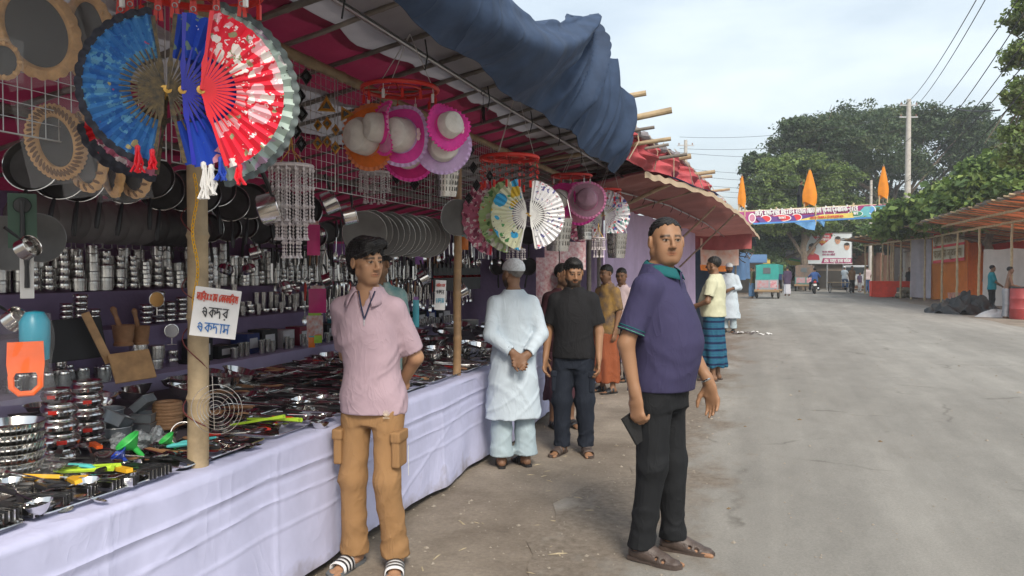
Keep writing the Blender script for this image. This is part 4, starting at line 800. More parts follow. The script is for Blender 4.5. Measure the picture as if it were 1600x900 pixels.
for (px, py, d, s_, lb) in ((714, 340, 5.75, .9, 'round griddle plate with a bright rim hung beside the thin post'), (742, 352, 6.6, .95, 'dull griddle plate hung behind the red basket hanger'), (62, 372, 3.6, .75, 'dark pan with bright rim hung by the near corner'), (12, 380, 3.4, .8, 'black pan lid cut by the frame edge')):
    kit('griddle_pan', [('plate', TAWA), ('rim', TRIM)], up_cam(at(px, py, d), turn=.4) @ Matrix.Scale(s_, 4), lb, 'griddle', 'single griddle plates')
SP = bowl_mesh('saucepan_pot', [(0, 0), (.074, 0), (.08, .006), (.08, .1), (.084, .104), (.082, .108), (.077, .1), (.075, .008), (0, .006)], SS, 30)
SPB = bowl_mesh('saucepan_base', [(0, -.004), (.07, -.004), (.073, .001), (0, .001)], IRON, 26)
mb = MB(); mb.tube([(.08, 0, .085), (.1, 0, .09), (.13, 0, .094), (.23, 0, .1)], [.006, .008, .011, .012], 8); SPH = mb.mesh('saucepan_handle', BLK)
mb = MB(); mb.grid(lambda u, v: (.0812*math.cos(-1.2+u*.9), .0812*math.sin(-1.2+u*.9), .055+.04*v), 8, 1); SPL = mb.mesh('saucepan_sticker', REDP)
def saucepan(p, ax, s_, lb, roll=0): return kit('saucepan', [('pot', SP), ('base', SPB), ('handle', SPH), ('sticker', SPL)], frame(p, z=ax) @ Matrix.Rotation(roll, 4, 'Z') @ Matrix.Scale(s_, 4), lb, 'saucepan', 'hanging steel saucepans')
for (px, py, d, ax, s_, lb, ro) in ((408, 330, 3.7, (1, .35, .3), .95, 'steel saucepan with a dark base hanging beside the shell chime', 1.6), (505, 320, 4.5, (.9, .5, .45), .8, 'steel saucepan hanging just past the shell chime', 1.6), (535, 338, 4.9, (.9, .6, .3), .8, 'steel saucepan touching the packed griddle plates', 1.8),
    (34, 392, 3.0, (.9, .1, .4), .52, 'small steel saucepan hanging near the green carded tool', 1.7), (14, 505, 2.9, (.8, .2, .55), .5, 'small steel saucepan tipped over the blue bottle', 1.7), (392, 398, 5.6, (.9, .4, .3), .6, 'small saucepan hanging below the shell chime, near the shelf', 1.5),
    (655, 438, 6.4, (.8, .5, .5), .75, 'small steel saucepan hanging left of the thin post', 1.5), (715, 458, 6.6, (.8, .6, .5), .75, 'small steel saucepan hanging right of the small notice', 1.5), (505, 440, 6.6, (.9, .4, .4), .7, 'small saucepan hanging behind the youth’s shoulder', 1.5)):
    saucepan(at(px, py, d), ax, s_, lb, ro)
# ------------------------------------------------------------------ shell chime and hanging ornaments
SHELL = mat('pale_shell', (.62, .56, .56), .5, var=.15, scale=40)
def chime(p, Rr, rows, L_, label, nstr=16):
    t = thing('shell_chime', label, 'wind chime', p, 'shell chimes'); mb = MB(); mb.lathe([(0, .01), (Rr, .008), (Rr+.006, 0), (Rr, -.008), (0, -.006)], 26); mb.build('disc', SHELL, t)
    for k in range(rows):
        rr_ = Rr*(1-.3*k); n = max(6, int(nstr*(1-.25*k))); ll = L_*(.6+.4*k/max(1, rows-1))
        for i in range(n):
            a = 2*PI*i/n+k; x, y = rr_*math.cos(a), rr_*math.sin(a); mb = MB(); mb.tube([(x, y, 0), (x, y, -ll)], .0012, 3, cap=False)
            z = -.02; j = 0
            while z > -ll:
                s_ = .0065 if j % 5 else .0105; mb.add([(x+s_, y, z), (x, y+s_, z), (x-s_, y, z), (x, y-s_, z), (x, y, z+s_*1.3), (x, y, z-s_*1.3)], [(0, 1, 4), (1, 2, 4), (2, 3, 4), (3, 0, 4), (1, 0, 5), (2, 1, 5), (3, 2, 5), (0, 3, 5)]); z -= .0165 if j % 5 else .022; j += 1
            mb.lathe([(0, .012), (.006, .006), (.013, -.008), (0, -.008)], 6, TR(x, y, -ll)); mb.build('bead_string', SHELL, t)
    mb = MB(); mb.tube([(Rr*.8, 0, 0), (.01, 0, .08), (0, 0, .16)], .003, 5); mb.tube([(-Rr*.8, 0, 0), (-.01, 0, .08), (0, 0, .16)], .003, 5); mb.tube([(0, Rr*.8, 0), (0, .01, .08), (0, 0, .16)], .003, 5); mb.build('hanger', GOLD, t)
chime(at(455, 260, 3.75), .105, 3, .44, 'pale shell wind chime with long bead strings near the near post')
chime(at(585, 270, 5.2), .1, 2, .2, 'dim shell chime hanging below the orange hat', 12)
chime(at(806, 390, 6.6), .08, 2, .13, 'short black and white bead chime below the butterfly fan', 12)
chime(at(935, 372, 8.3), .07, 2, .2, 'small pale chime below the bird print fans', 10)
def ornament(p, s_, shape, m, label, turn=0, cat='ornament', roll=0):
    t = thing('mirror_ornament', label, cat, group='hanging mirror ornaments', M=up_cam(p, roll, 0, turn)); k = 3 if shape == 't' else 4; off = PI/2
    def poly(r, z): return [(r*math.cos(off+2*PI*i/k)*(.72 if k == 4 else 1), r*math.sin(off+2*PI*i/k), z) for i in range(k)]
    mb = MB(); rings = [poly(s_, 0), poly(s_, .008), poly(s_*.8, .014), poly(s_*.62, .006), poly(s_*.5, .012), poly(s_*.42, .003)]; vs = [q for r_ in rings for q in r_]
    mb.add(vs, [(a*k+i, a*k+(i+1) % k, (a+1)*k+(i+1) % k, (a+1)*k+i) for a in range(5) for i in range(k)]); mb.build('frame', m, t, smooth=False)
    mb = MB(); mb.add(poly(s_*.43, .004), [tuple(range(k))]); mb.build('glass', MIRR, t, smooth=False); return t
for (px, py, s_, sh, lb, ro) in ((510, 166, .055, 't', 'gold triangular mirror ornament on the wire grid', 0), (497, 196, .032, 'd', 'slim gold diamond ornament under the triangle', 0), (511, 193, .036, 'd', 'gold diamond ornament in the middle below the triangle', 0), (524, 203, .03, 'd', 'small gold diamond ornament nearest the orange hat', 0), (496, 224, .036, 'd', 'wide gold diamond ornament lowest in the gold cluster', 0), (511, 222, .032, 'd', 'narrow gold diamond ornament beside the widest one', 0), (524, 231, .036, 'd', 'gold diamond ornament hanging below the orange brim', 0), (540, 178, .045, 't', 'gold triangle ornament half hidden by the orange hat', .5)):
    ornament(at(px, py, 4.05), s_, sh, GOLD, lb, random.uniform(-.3, .3), roll=ro)
BO = 'black diamond shaped mirror ornament hanging on the wire grid'
ORN_I = -1; BOL = ['black diamond mirror ornament '+q for q in ('beside the red fan, second from the top', 'beside the red fan, third from the top', 'beside the red fan, fifth from the top', 'beside the red fan, lowest of all', 'below the pink hats, nearest the shell chime', 'below the pink hats, lowest of the three', 'below the pink hats, highest of the three', 'by the red clips, topmost in the string', 'by the red clips, second in the string', 'by the red clips, third in the string', 'by the red clips, lowest in the string', 'half hidden among the long red clips', 'beside the red fan, topmost of the string', 'touching the pale fan edge near the grid')]
BLKF = mat('black_lacquer', (.02, .018, .018), .3)
for (px, py, d) in ((468, 150, 3.75), (472, 178, 3.75), (462, 205, 3.75), (470, 225, 3.8), (620, 278, 4.7), (648, 288, 4.8), (660, 268, 4.8), (735, 235, 5.0), (740, 262, 5.1), (745, 290, 5.2), (733, 310, 5.3), (765, 275, 5.6), (478, 120, 3.7), (455, 128, 3.7)):
    ORN_I += 1; ornament(at(px, py, d), .042, 'd', BLKF, BOL[ORN_I], random.uniform(-.5, .5))
mb = MB()
for k in range(14): mb.tube([(random.uniform(-.012, .012), random.uniform(-.012, .012), 0), (random.uniform(-.02, .02), random.uniform(-.02, .02), -.09)], .0025, 4)
mb.lathe([(0, .02), (.01, .012), (.012, 0), (.009, -.015)], 8); TSL = mb.mesh('black_tassel', BLKF)
mb = MB(); mb.tube([(0, 0, .01), (0, 0, .09)], .002, 4); mb.torus(.014, .002, 12, 4, TR(0, 0, .1) @ Matrix.Rotation(1.57, 4, 'X')); TSC = mb.mesh('tassel_cord', BLKF)
kit('tassel', [('threads', TSL), ('cord', TSC)], TR(*at(755, 170, 4.9)), 'single black tassel hanging from a rafter under the tarpaulin', 'tassel')
# ------------------------------------------------------------------ notices tied to the posts
def notice(name, P0, w, h, tilt, label, lines, m=None):
    t = thing(name, label, 'sign', group='hand lettered notices', M=up_cam(P0, tilt)); mb = MB(); mb.grid(lambda u, v: ((u-.5)*w, (v-.5)*h, .004*math.sin(u*3)), 10, 4); mb.grid(lambda u, v: ((.5-u)*w, (v-.5)*h, .004*math.sin((1-u)*3)-.003), 10, 4); mb.build('card', m or mat('white_card', (.72, .71, .70), .6, var=.05), t)
    for (s_, y, hh, ww, c) in lines: mb = MB(); strokes(mb, s_, TR(-ww/2, y, .0075), hh, .004 if w > .12 else .003, ww); mb.build('lettering', c, t, smooth=False)
INK = [mat('red_ink', (.6, .07, .04), .6, var=0), mat('black_ink', (.02, .02, .025), .6, var=0), mat('blue_ink', (.03, .16, .45), .6, var=0)]
notice('price_notice', at(337, 489, 2.98), .168, .19, -.14, 'white notice card with red, black and blue Bengali words on the near post', [('মািরয়াম েকাকািরস', .045, .026, .15, INK[0]), ('একদর', -.018, .036, .1, INK[1]), ('একদাম', -.076, .034, .12, INK[2])])
notice('price_notice', at(688, 461, 5.42), .075, .21, -.05, 'narrow white notice card with Bengali words on the thin post', [('মািরয়াম', .06, .018, .062, INK[0]), ('একদর', .01, .024, .055, INK[1]), ('একদাম', -.055, .03, .06, mat('cyan_ink', (.05, .35, .5), .6, var=0))])
# chains and strings on the near post
mb = MB()
for k in range(34): mb.torus(.0085, .0022, 12, 5, TR(.05+.012*math.sin(k*.35), -.03, 1.66-k*.0165+.0) @ Matrix.Rotation(k*1.57, 4, 'Z') @ Matrix.Rotation(1.57, 4, 'X') @ Matrix.Diagonal((.7, 1.3, 1, 1)))
o = mb.build('plastic_chain', YEL, loc=(-2.21, 2.55, .26)); tag(o, 'yellow plastic chain hanging down the near bamboo post', 'chain')
mb = MB(); mb.tube([(.05*math.cos(k*.5), .05*math.sin(k*.5), 1.9-k*.02+.02*math.sin(k*.25)) for k in range(55)], .0025, 5); o = mb.build('twine', mat('dark_red_twine', (.15, .03, .03), .8), loc=(-2.25, 2.62, 0)); tag(o, 'dark red twine wound round the near bamboo post', 'twine')
mb = MB()
for r_ in (.02, .035, .05, .064, .078): mb.torus(r_, .0011, 40, 5, TR(.2*r_, 0, .0))
mb.tube([(-.05, -.06, .002), (.06, .05, .002)], .0012, 5); mb.tube([(0, -.078, .002), (0, .13, .002)], .0013, 5); mb.torus(.096, .0013, 40, 5, TR(.01, 0, -.004))
tag(mb.build('wire_trivet', SS, M=up_cam(at(334, 640, 2.95), 0, .1, -.3)), 'round spiral wire trivet hanging against the near post', 'trivet')
# ================================================================== shelf goods
def can_mesh(nm, r, h, m, lid=True):
    p = [(0, 0), (r*.94, 0), (r, .004), (r, h*.72), (r*1.04, h*.74), (r*1.04, h*.8), (r*1.02, h*.97), (r*.96, h), (0, h)] if lid else [(0, 0), (r*.8, 0), (r*.97, h*.3), (r, h*.55), (r*.9, h*.85), (r*1.0, h), (r*.98, h*.99), (r*.86, h*.84), (0, h*.8)]
    return bowl_mesh(nm, p, m, 20)
CANS = [(can_mesh('canister', r, h, m), r, h) for r, h, m in ((.052, .075, SSB), (.045, .06, SS), (.06, .1, SSB), (.04, .05, SS), (.05, .04, SS))]
POTS = [(can_mesh('round_tin', r, h, SS, False), r, h) for r, h in ((.05, .042), (.043, .036))]
MUGS = [(bowl_mesh('tumbler', [(0, 0), (r*.85, 0), (r, h), (r*.95, h), (r*.8, .006), (0, .006)], m, 16), r, h) for r, h, m in ((.032, .1, SSB), (.03, .12, SS), (.036, .085, SSB))]
STKN = {}
def stack(x, y, z, kind, n, lb, group, name='steel_canister', cat='canister', taper=.0):
    k = random.choice(kind)
    for i in range(n):
        if random.random() < .15: k = random.choice(kind)
        s_ = 1-taper*i; lbl = lb+', '+nth(i)+' up in stack '+nth(STKN.get(lb, 0)) if n > 1 or True else lb; one(name, k[0], TR(x+random.uniform(-.004, .004), y+random.uniform(-.004, .004), z) @ Matrix.Rotation(random.uniform(0, 6), 4, 'Z') @ Matrix.Scale(s_, 4), lbl, cat, group); z += k[2]*s_+.0006
    STKN[lb] = STKN.get(lb, 0)+1
y = 4.05
while y < 10.1:
    gap = 5.95 < y < 6.25
    if not gap:
        n = random.randint(4, 6) if y < 6.4 else random.randint(3, 5); stack(-4.86, y, 1.381, CANS[:4] if random.random() < .7 else CANS[3:], n, 'steel canister on the top shelf row', 'steel canisters on the top shelf', taper=.04)
    y += random.uniform(.118, .14)
y = 4.0
while y < 9.9:
    if not (4.35 < y < 4.6): stack(-4.5, y, 1.121, POTS if y < 5.6 else MUGS+CANS[3:4], random.randint(4, 6) if y < 5.6 else random.randint(1, 2), 'small round steel tin on the middle shelf' if y < 5.6 else 'steel tumbler on the middle shelf row', 'round tins on the middle shelf' if y < 5.6 else 'tumblers on the middle shelf', 'round_tin' if y < 5.6 else 'steel_tumbler', 'tin' if y < 5.6 else 'tumbler')
    y += random.uniform(.1, .13)
TIF = [(can_mesh('tiffin_box', r, h, m), r, h) for r, h, m in ((.062, .085, SSB), (.068, .1, SS), (.056, .075, SSB))]
y = 3.95
while y < 9.9:
    stack(-5.04, y, 1.381, TIF, random.randint(3, 5), 'lidded tiffin box against the back cloth', 'tiffin boxes against the back cloth', 'tiffin_box', 'tiffin box'); y += random.uniform(.14, .17)
y = 5.6
while y < 9.9:
    stack(-4.66, y, 1.121, MUGS, random.randint(1, 3), 'steel tumbler at the back of the middle shelf', 'tumblers at the back of the middle shelf', 'steel_tumbler', 'tumbler'); y += random.uniform(.09, .12)
y = 4.9
BOXC = [mat('black_carton', (.02, .02, .022), .6), mat('navy_carton', (.02, .035, .15), .5), mat('white_carton', (.6, .6, .62), .6), mat('maroon_carton', (.25, .02, .05), .5), mat('pink_carton', (.7, .05, .25), .5), mat('teal_carton', (.03, .25, .3), .5)]
def carton(p, d, m, lb, rz=0., name='carton', cat='box', panel=None):
    t = thing(name, lb, cat, group='cartons on the shelf', M=euler(p, 0, 0, rz)); mb = MB(); mb.box((0, 0, d[2]/2), d); mb.build('body', m, t, smooth=False)
    mb = MB(); mb.box((d[0]/2+.0012, 0, d[2]*.52), (.002, d[1]*.62, d[2]*.5)); mb.build('label', panel or BOXC[2], t, smooth=False)
    mb = MB(); mb.box((0, 0, d[2]+.0012), (d[0]*.98, .012, .002)); mb.build('tape', mat('tape', (.35, .28, .18), .4), t, smooth=False)
CLB = ['black carton on the lowest shelf below the tumblers', 'navy carton on the lowest shelf behind the youth', 'white carton on the lowest shelf', 'maroon carton on the lowest shelf', 'pink carton on the lowest shelf', 'teal carton on the lowest shelf']
i = 0
while y < 9.8:
    k = (0, 0, 1, 0, 2, 3, 1, 0, 5, 4, 0, 1, 0, 2)[i % 14]; w = random.uniform(.12, .26); carton((-4.26, y+w/2, .821), (.16, w, random.uniform(.1, .22)), BOXC[k], CLB[k].split(' on ')[0]+' on the lowest shelf, %s box from the near end' % nth(i), random.uniform(-.1, .1)); i += 1; y += w+random.uniform(.02, .12)
y = 5.2
while y < 9.8:
    stack(-4.08, y, .821, MUGS, 1, 'steel tumbler standing in front of the cartons', 'tumblers in front of the cartons', 'steel_tumbler', 'tumbler'); y += random.choice((.07, .075, .08, .2))
# glass jars, mixers and hand mirrors near the corner
JAR = bowl_mesh('jar_glass', [(0, 0), (.035, 0), (.038, .01), (.038, .07), (.03, .085), (.027, .085), (.034, .07), (.034, .012), (0, .01)], GLASS, 16); JLID = bowl_mesh('jar_lid', [(0, .1), (.03, .1), (.033, .095), (.033, .082), (0, .082)], SS, 16)
for i in range(14): kit('glass_jar', [('glass', JAR), ('lid', JLID)], TR(-4.1+random.uniform(-.06, .06)-(.2 if i > 7 else 0), 3.45+(i % 8)*.085, .821), 'clear glass jar with steel lid, %s in the %s row on the lowest shelf' % (nth(i % 8), 'back' if i > 7 else 'front'), 'jar', 'glass jars on the lowest shelf')
def wood_mortar(p, s_, lb, lean):
    t = thing('mortar_and_pestle', lb, 'mortar', group='wooden mortars', M=euler(p, 0, 0, .3, s_)); mb = MB(); mb.lathe([(0, 0), (.05, 0), (.052, .012), (.046, .02), (.052, .05), (.058, .11), (.06, .115), (.052, .115), (.04, .04), (0, .03)], 26); mb.build('mortar', WOODT, t)
    mb = MB(); d_ = Vector((lean, .25, 1)).normalized(); mb.tube([Vector((.0, 0, .05))+d_*k for k in (0, .02, .05, .13, .17, .185)], [.012, .02, .016, .012, .018, .01], 12); mb.build('pestle', WOODT, t)
wood_mortar(at(193, 540, X=-4.05), 1.2, 'wooden mortar with pestle leaning out, beside the chopping board', -.5); wood_mortar(at(219, 538, X=-4.06), 1.1, 'second wooden mortar and pestle, nearer the perforated cup', -.35)
def flat_thing(name, p, d, m, lb, cat, M): mb = MB(); mb.box((0, 0, 0), d); o = mb.build(name, m, M=M, smooth=False); bv = o.modifiers.new('b', 'BEVEL'); bv.width = min(d)*.3; bv.segments = 2; return tag(o, lb, cat)
flat_thing('chopping_board', None, (.24, .2, .016), WOODL, 'tan bamboo chopping board propped against the shelf', 'chopping board', up_cam(at(207, 572, X=-3.72), .1, -.5, .25))
flat_thing('chopping_board', None, (.05, .34, .014), WOODL, 'long narrow wooden board leaning on the dark tray', 'chopping board', up_cam(at(152, 528, X=-3.9), .35, -.2, .3))
flat_thing('serving_tray', None, (.34, .26, .014), BOXC[0], 'large black tray propped up behind the long narrow board', 'tray', up_cam(at(118, 530, X=-4.0), .05, -.25, .4))
flat_thing('glass_board', None, (.3, .02, .2), BOXC[0], 'black gift carton lying under the mirror cups', 'box', euler(at(300, 583, X=-4.15), 0, 0, .1))
def hand_mirror(p, r, m, lb, turn=0.):
    t = thing('stand_mirror', lb, 'mirror', group='stand mirrors', M=up_cam(p, 0, 0, turn)); mb = MB(); mb.torus(r, .004, 30, 6); mb.build('rim', SS, t); mb = MB(); mb.lathe([(0, .001), (r, .001), (r, -.004), (0, -.004)], 26); mb.build('glass', m, t); mb = MB(); mb.tube([(0, -r, 0), (0, -r*2.1, 0)], .004, 6); mb.tube([(-r*.7, -r*2.1, .0), (r*.7, -r*2.1, 0)], .005, 6); mb.build('stand', SS, t)
hand_mirror(at(268, 517, X=-4.3), .05, mat('bright_mirror', (.8, .82, .85), .12, .6, var=0), 'round white table mirror on a thin stand', .2)
hand_mirror(at(245, 468, X=-4.45), .06, mat('copper_mirror', (.75, .4, .15), .2, 1., var=0), 'copper coloured round mirror on the middle shelf', .5)
# --- carded tools and bottle hanging at the near corner
def card(p, w, h, m, lb, toolm, turn=0.):
    t = thing('carded_tool', lb, 'carded tool', group='tools on cards', M=up_cam(p, 0, 0, turn)); mb = MB(); mb.box((0, 0, 0), (w, h, .003)); mb.build('card', m, t, smooth=False); mb = MB(); mb.tube([(0, -h*.3, .012), (0, h*.1, .014), (0, h*.35, .01)], [.01, .008, .014], 8); mb.lathe([(0, .01), (w*.3, .006), (w*.32, 0)], 16, TR(0, h*.28, .008)); mb.build('tool', toolm, t)
card(at(35, 345, 3.1), .1, .22, mat('green_card', (.05, .1, .07), .6), 'green and white carded peeler hanging at the near corner', BLK)
card(at(42, 425, 3.2), .05, .22, WHP, 'white strip card hanging below the green one', BLK)
def flip(p, lb):
    t = thing('grater_pack', lb, 'bag', M=up_cam(p)); mb = MB(); o_ = [(-.055, .06), (.055, .06), (.058, -.02), (.05, -.09), (.03, -.125), (0, -.135), (-.03, -.125), (-.05, -.09), (-.058, -.02)]; i_ = [(-.03, -.055), (.03, -.055), (.028, -.09), (.015, -.108), (-.015, -.108), (-.028, -.09)]
    mb.prism([(x, y, 0) for x, y in o_[:4]]+[(.03, -.05, 0), (-.03, -.05, 0)]+[(x, y, 0) for x, y in o_[7:]], (0, 0, .018)); mb.tube([(.045, -.06, .009), (.044, -.1, .009), (.02, -.125, .009), (-.02, -.125, .009), (-.044, -.1, .009), (-.045, -.06, .009)], .011, 8); mb.build('handle', ORG, t)
    mb = MB(); mb.lathe([(0, -.06), (.045, -.05), (.05, .03), (.05, .09), (.03, .125), (0, .13)], 18, TR(.03, .04, -.06) @ Matrix.Rotation(-1.57, 4, 'X')); mb.build('bottle', mat('teal_bottle', (.02, .3, .42), .3), t)
    mb = MB(); mb.grid(lambda u, v: (-.085+.17*u+.006*math.sin(v*11), -.16+.32*v, .03+.012*math.sin(u*6+v*4)+.005*math.sin(u*19-v*13)), 14, 18); mb.build('film', CLEAR, t)
flip(at(40, 560, 2.75), 'orange handled tool and teal bottle in a clear bag at the near corner')
# ------------------------------------------------------------------ table goods near the corner
def pot_mesh(s_): return [(0, 0), (.05*s_, 0), (.072*s_, .012), (.078*s_, .03), (.07*s_, .048), (.06*s_, .055), (.072*s_, .064), (.07*s_, .066), (.056*s_, .056), (.066*s_, .044), (.07*s_, .03), (.045*s_, .006), (0, .004)]
HAN = bowl_mesh('round_pot', pot_mesh(1.), SS, 30); HSTK = MB(); HSTK.grid(lambda u, v: (.0785*math.cos(-.9+.5*u), .0785*math.sin(-.9+.5*u), .022+.018*v), 6, 1); HSTK = HSTK.mesh('pot_sticker', REDP)
for (px, py, n, lb, X_) in ((95, 690, 4, 'polished steel pot in the shorter stack, nearest the plastic bag', -2.85), (137, 655, 5, 'polished steel pot in the taller stack beside the grey cake tins', -2.95), (90, 620, 4, 'polished steel pot in the stack at the back', -3.2)):
    b = at(px, py, X=X_); b.z = TZ+.004
    for k in range(n): kit('steel_pot', [('pot', HAN), ('sticker', HSTK)] if k % 2 else [('pot', HAN)], TR(b.x+random.uniform(-.004, .004), b.y, b.z) @ Matrix.Rotation(random.uniform(-.6, .2), 4, 'Z') @ Matrix.Scale(1.0-.03*k, 4), lb+', '+('lowest', 'second from the bottom', 'third from the bottom', 'fourth from the bottom', 'topmost')[k], 'pot', 'stacked round steel pots'); b.z += .066*(1-.03*k)+.001
STR = bowl_mesh('strainer_bowl', [(0, 0), (.08, .0), (.1, .02), (.112, .05), (.118, .052), (.112, .054), (.098, .024), (0, .006)], SS, 40)
SRM = MB()
for i in range(36): a = 2*PI*i/36; SRM.tube([(.101*math.cos(a), .101*math.sin(a), .02), (.1135*math.cos(a), .1135*math.sin(a), .05)], .003, 4)
SRM = SRM.mesh('strainer_ribs', SSB); b = at(18, 690, X=-2.75); b.z = TZ+.004
for k in range(6): kit('ribbed_bowl', [('bowl', STR), ('ribs', SRM)], TR(b.x, b.y, b.z+k*.037), 'ribbed steel bowl in the stack cut by the frame edge, '+('lowest', 'second up', 'third up', 'fourth up', 'fifth up', 'topmost')[k], 'bowl', 'ribbed bowls in a stack')
TIN = mat('dull_tinplate', (.27, .3, .32), .45, .6, var=.15)
def tin(p, kind, r, h, M, lb):
    t = thing('cake_tin', lb, 'cake tin', group='grey cake tins', M=M); n = 40; pts = []
    for i in range(n):
        a = 2*PI*i/n
        if kind == 'h': x = r*.062*16*math.sin(a)**3; y = r*.062*(13*math.cos(a)-5*math.cos(2*a)-2*math.cos(3*a)-math.cos(4*a))
        elif kind == 's': k = 1/max(abs(math.cos(a)), abs(math.sin(a))); x, y = r*k*math.cos(a)*.85, r*k*math.sin(a)*.85
        else: x, y = r*math.cos(a), r*math.sin(a)
        pts.append((x, y))
    def ring(k, z): return [(x*k, y*k, z) for x, y in pts]
    rings = [ring(.001, 0), ring(.94, 0), ring(1, h), ring(1.05, h), ring(1.05, h-.003), ring(.985, h-.002), ring(.92, .004), ring(.001, .004)]; mb = MB(); mb.add([q for r_ in rings for q in r_], [(a*n+i, a*n+(i+1) % n, (a+1)*n+(i+1) % n, (a+1)*n+i) for a in range(7) for i in range(n)]); mb.build('tin_body', TIN, t)
    mb = MB(); q = ring(1.055, h); mb.tube(q, .002, 5, closed=True); mb.build('rolled_rim', ALU, t)
b = at(180, 660, X=-3.0); b.z = TZ+.004
tin(None, 'r', .075, .06, TR(*b), 'round grey cake tin at the bottom of its pile'); tin(None, 'h', .075, .055, TR(b.x, b.y, b.z+.066) @ Matrix.Rotation(1.0, 4, 'Z') @ Matrix.Rotation(.5, 4, 'Y'), 'heart shaped grey cake tin tilted on the round one')
b = at(226, 655, X=-3.0); b.z = TZ+.004
tin(None, 's', .062, .045, TR(*b) @ Matrix.Rotation(.3, 4, 'Z'), 'square grey cake tin at the bottom of the square pile'); tin(None, 's', .06, .045, TR(b.x, b.y, b.z+.047) @ Matrix.Rotation(.4, 4, 'Z'), 'square grey cake tin in the middle of the square pile'); tin(None, 's', .055, .04, TR(b.x+.01, b.y, b.z+.125) @ Matrix.Rotation(.2, 4, 'Z') @ Matrix.Rotation(-.7, 4, 'Y'), 'square cake tin tipped on top, catching the light')
tin(None, 'r', .09, .075, TR(*(at(165, 640, X=-3.35).xy), TZ+.004), 'large plain round tin standing behind the heart shaped one')
RAT = mat('rattan', (.36, .2, .1), .6, var=.25, scale=30, bump=.4, bscale=90, dist=.004); RTM = MB(); RTM.torus(.062, .012, 40, 8, Matrix.Diagonal((1, 1, .75, 1))); RTM = RTM.mesh('rattan_ring', RAT)
b = at(262, 656, X=-2.95); b.z = TZ+.012
for k in range(8): one('rattan_ring', RTM, TR(b.x+random.uniform(-.004, .004), b.y+random.uniform(-.004, .004), b.z+k*.0165), 'brown coiled rattan pot ring, '+('at the bottom of the pile', 'second from the bottom', 'third from the bottom', 'fourth from the bottom', 'fifth from the bottom', 'third from the top', 'second from the top', 'on top of the pile')[k], 'pot ring', 'pile of rattan pot rings')
SCR = mat('steel_wool', (.22, .24, .26), .55, .5, col2=(.5, .54, .56), scale=90, bump=.8, bscale=150, dist=.006)
mb = MB(); mb.lathe([(0, -.02), (.03, -.018), (.038, 0), (.03, .018), (0, .02)], 16)
for i, v in enumerate(mb.v): mb.v[i] = tuple(c*(1+.12*math.sin(i*2.7)) for c in v)
SCRM = mb.mesh('scourer', SCR); b = at(205, 700, X=-2.65)
for k in range(14): one('steel_scourer', SCRM, euler((b.x-.05+.13*(k % 5)/4+random.uniform(-.02, .02), b.y-.03+.16*((k*7) % 5)/4, TZ+.02+.03*(k//5)), random.random(), random.random(), random.random()*6, .9), 'bundled steel wool scourer beside the green funnel', 'scourer', 'steel wool scourers')
carton((at(255, 700, X=-2.62).x, at(255, 700, X=-2.62).y, TZ+.004), (.07, .11, .06), SCR, 'wrapped scourer pack with a red label', .5, 'scourer_pack', 'pack', REDP)
def funnel(p, s_, m, lb, M=None):
    mb = MB(); mb.lathe([(.045, .05), (.047, .05), (.05, .045), (.012, .005), (.009, -.04), (.007, -.04), (.01, .006), (.045, .05)], 22); tag(mb.build('funnel', m, M=M or euler(p, .3, -.6, .4, s_)), lb, 'funnel')
funnel((at(212, 722, X=-2.5).x, at(212, 722, X=-2.5).y, TZ+.075), 1.1, GRN, 'bright green plastic funnel lying among the utensils'); funnel((at(268, 715, X=-2.48).x, at(268, 715, X=-2.48).y, TZ+.06), .75, GRN, 'smaller green funnel beside the near post'); funnel((at(193, 722, X=-2.5).x, at(193, 722, X=-2.5).y, TZ+.05), .7, BLU, 'dark blue funnel half hidden by the green one')
mb = MB(); mb.grid(lambda u, v: ((u-.5)*.34, (v-.5)*.26, .05+.035*math.sin(u*7+v*3)*math.sin(v*5)+.012*math.sin(u*19+v*23)), 26, 22); tag(mb.build('clear_bag', CLEAR, loc=(at(60, 700, X=-2.6).x, at(60, 700, X=-2.6).y, TZ+.02)), 'crumpled clear plastic bag in front of the ribbed bowls', 'bag')
mb = MB()
for k in range(14): mb.torus(.04, .002, 30, 5, TR(.0, 0, k*.005) @ Matrix.Rotation(.05*math.sin(k), 4, 'X'))
tag(mb.build('wire_coil', SS, M=euler((at(292, 690, X=-2.55).x, at(292, 690, X=-2.55).y, TZ+.05), 1.2, 0, .5, 1.3)), 'coil of bright steel wire beside the near post', 'coil')
# ------------------------------------------------------------------ cutlery and utensils in trays
def util(head, handle, prof_h, m1, m2): return None
def spoon_parts(nm, L_, bw, bl, hm, ladle=0.):
    mb = MB(); mb.grid(lambda u, v: (lambda a, r_: (L_*.5+bl*.5+bl*.5*r_*math.cos(a), bw*.5*r_*math.sin(a), -.008*(1-r_*r_)-ladle*(1-r_*r_)+.006))(2*PI*u, v), 14, 4); mb.tube([(L_*.5+.004, 0, .006), (L_*.2, 0, .008), (0, 0, .006)], [.0035, .003, .003], 5); hd = mb.mesh(nm+'_head', SS)
    mb = MB(); mb.tube([(.01, 0, .006), (-L_*.15, 0, .007), (-L_*.4, 0, .008), (-L_*.5, 0, .006)], [.004, .0065, .008, .004], 6); mb.v = [(x, y*1.3, z) for x, y, z in mb.v]; return hd, mb.mesh(nm+'_handle', hm)
def knife_parts(hm):
    mb = MB(); mb.prism([(.0, -.01, .004), (.11, -.008, .004), (.135, .012, .004), (0, .012, .004)], (0, 0, .002)); b = mb.mesh('blade', SS); mb = MB(); mb.box((-.055, .002, .006), (.11, .02, .012)); return b, mb.mesh('knife_handle', hm)
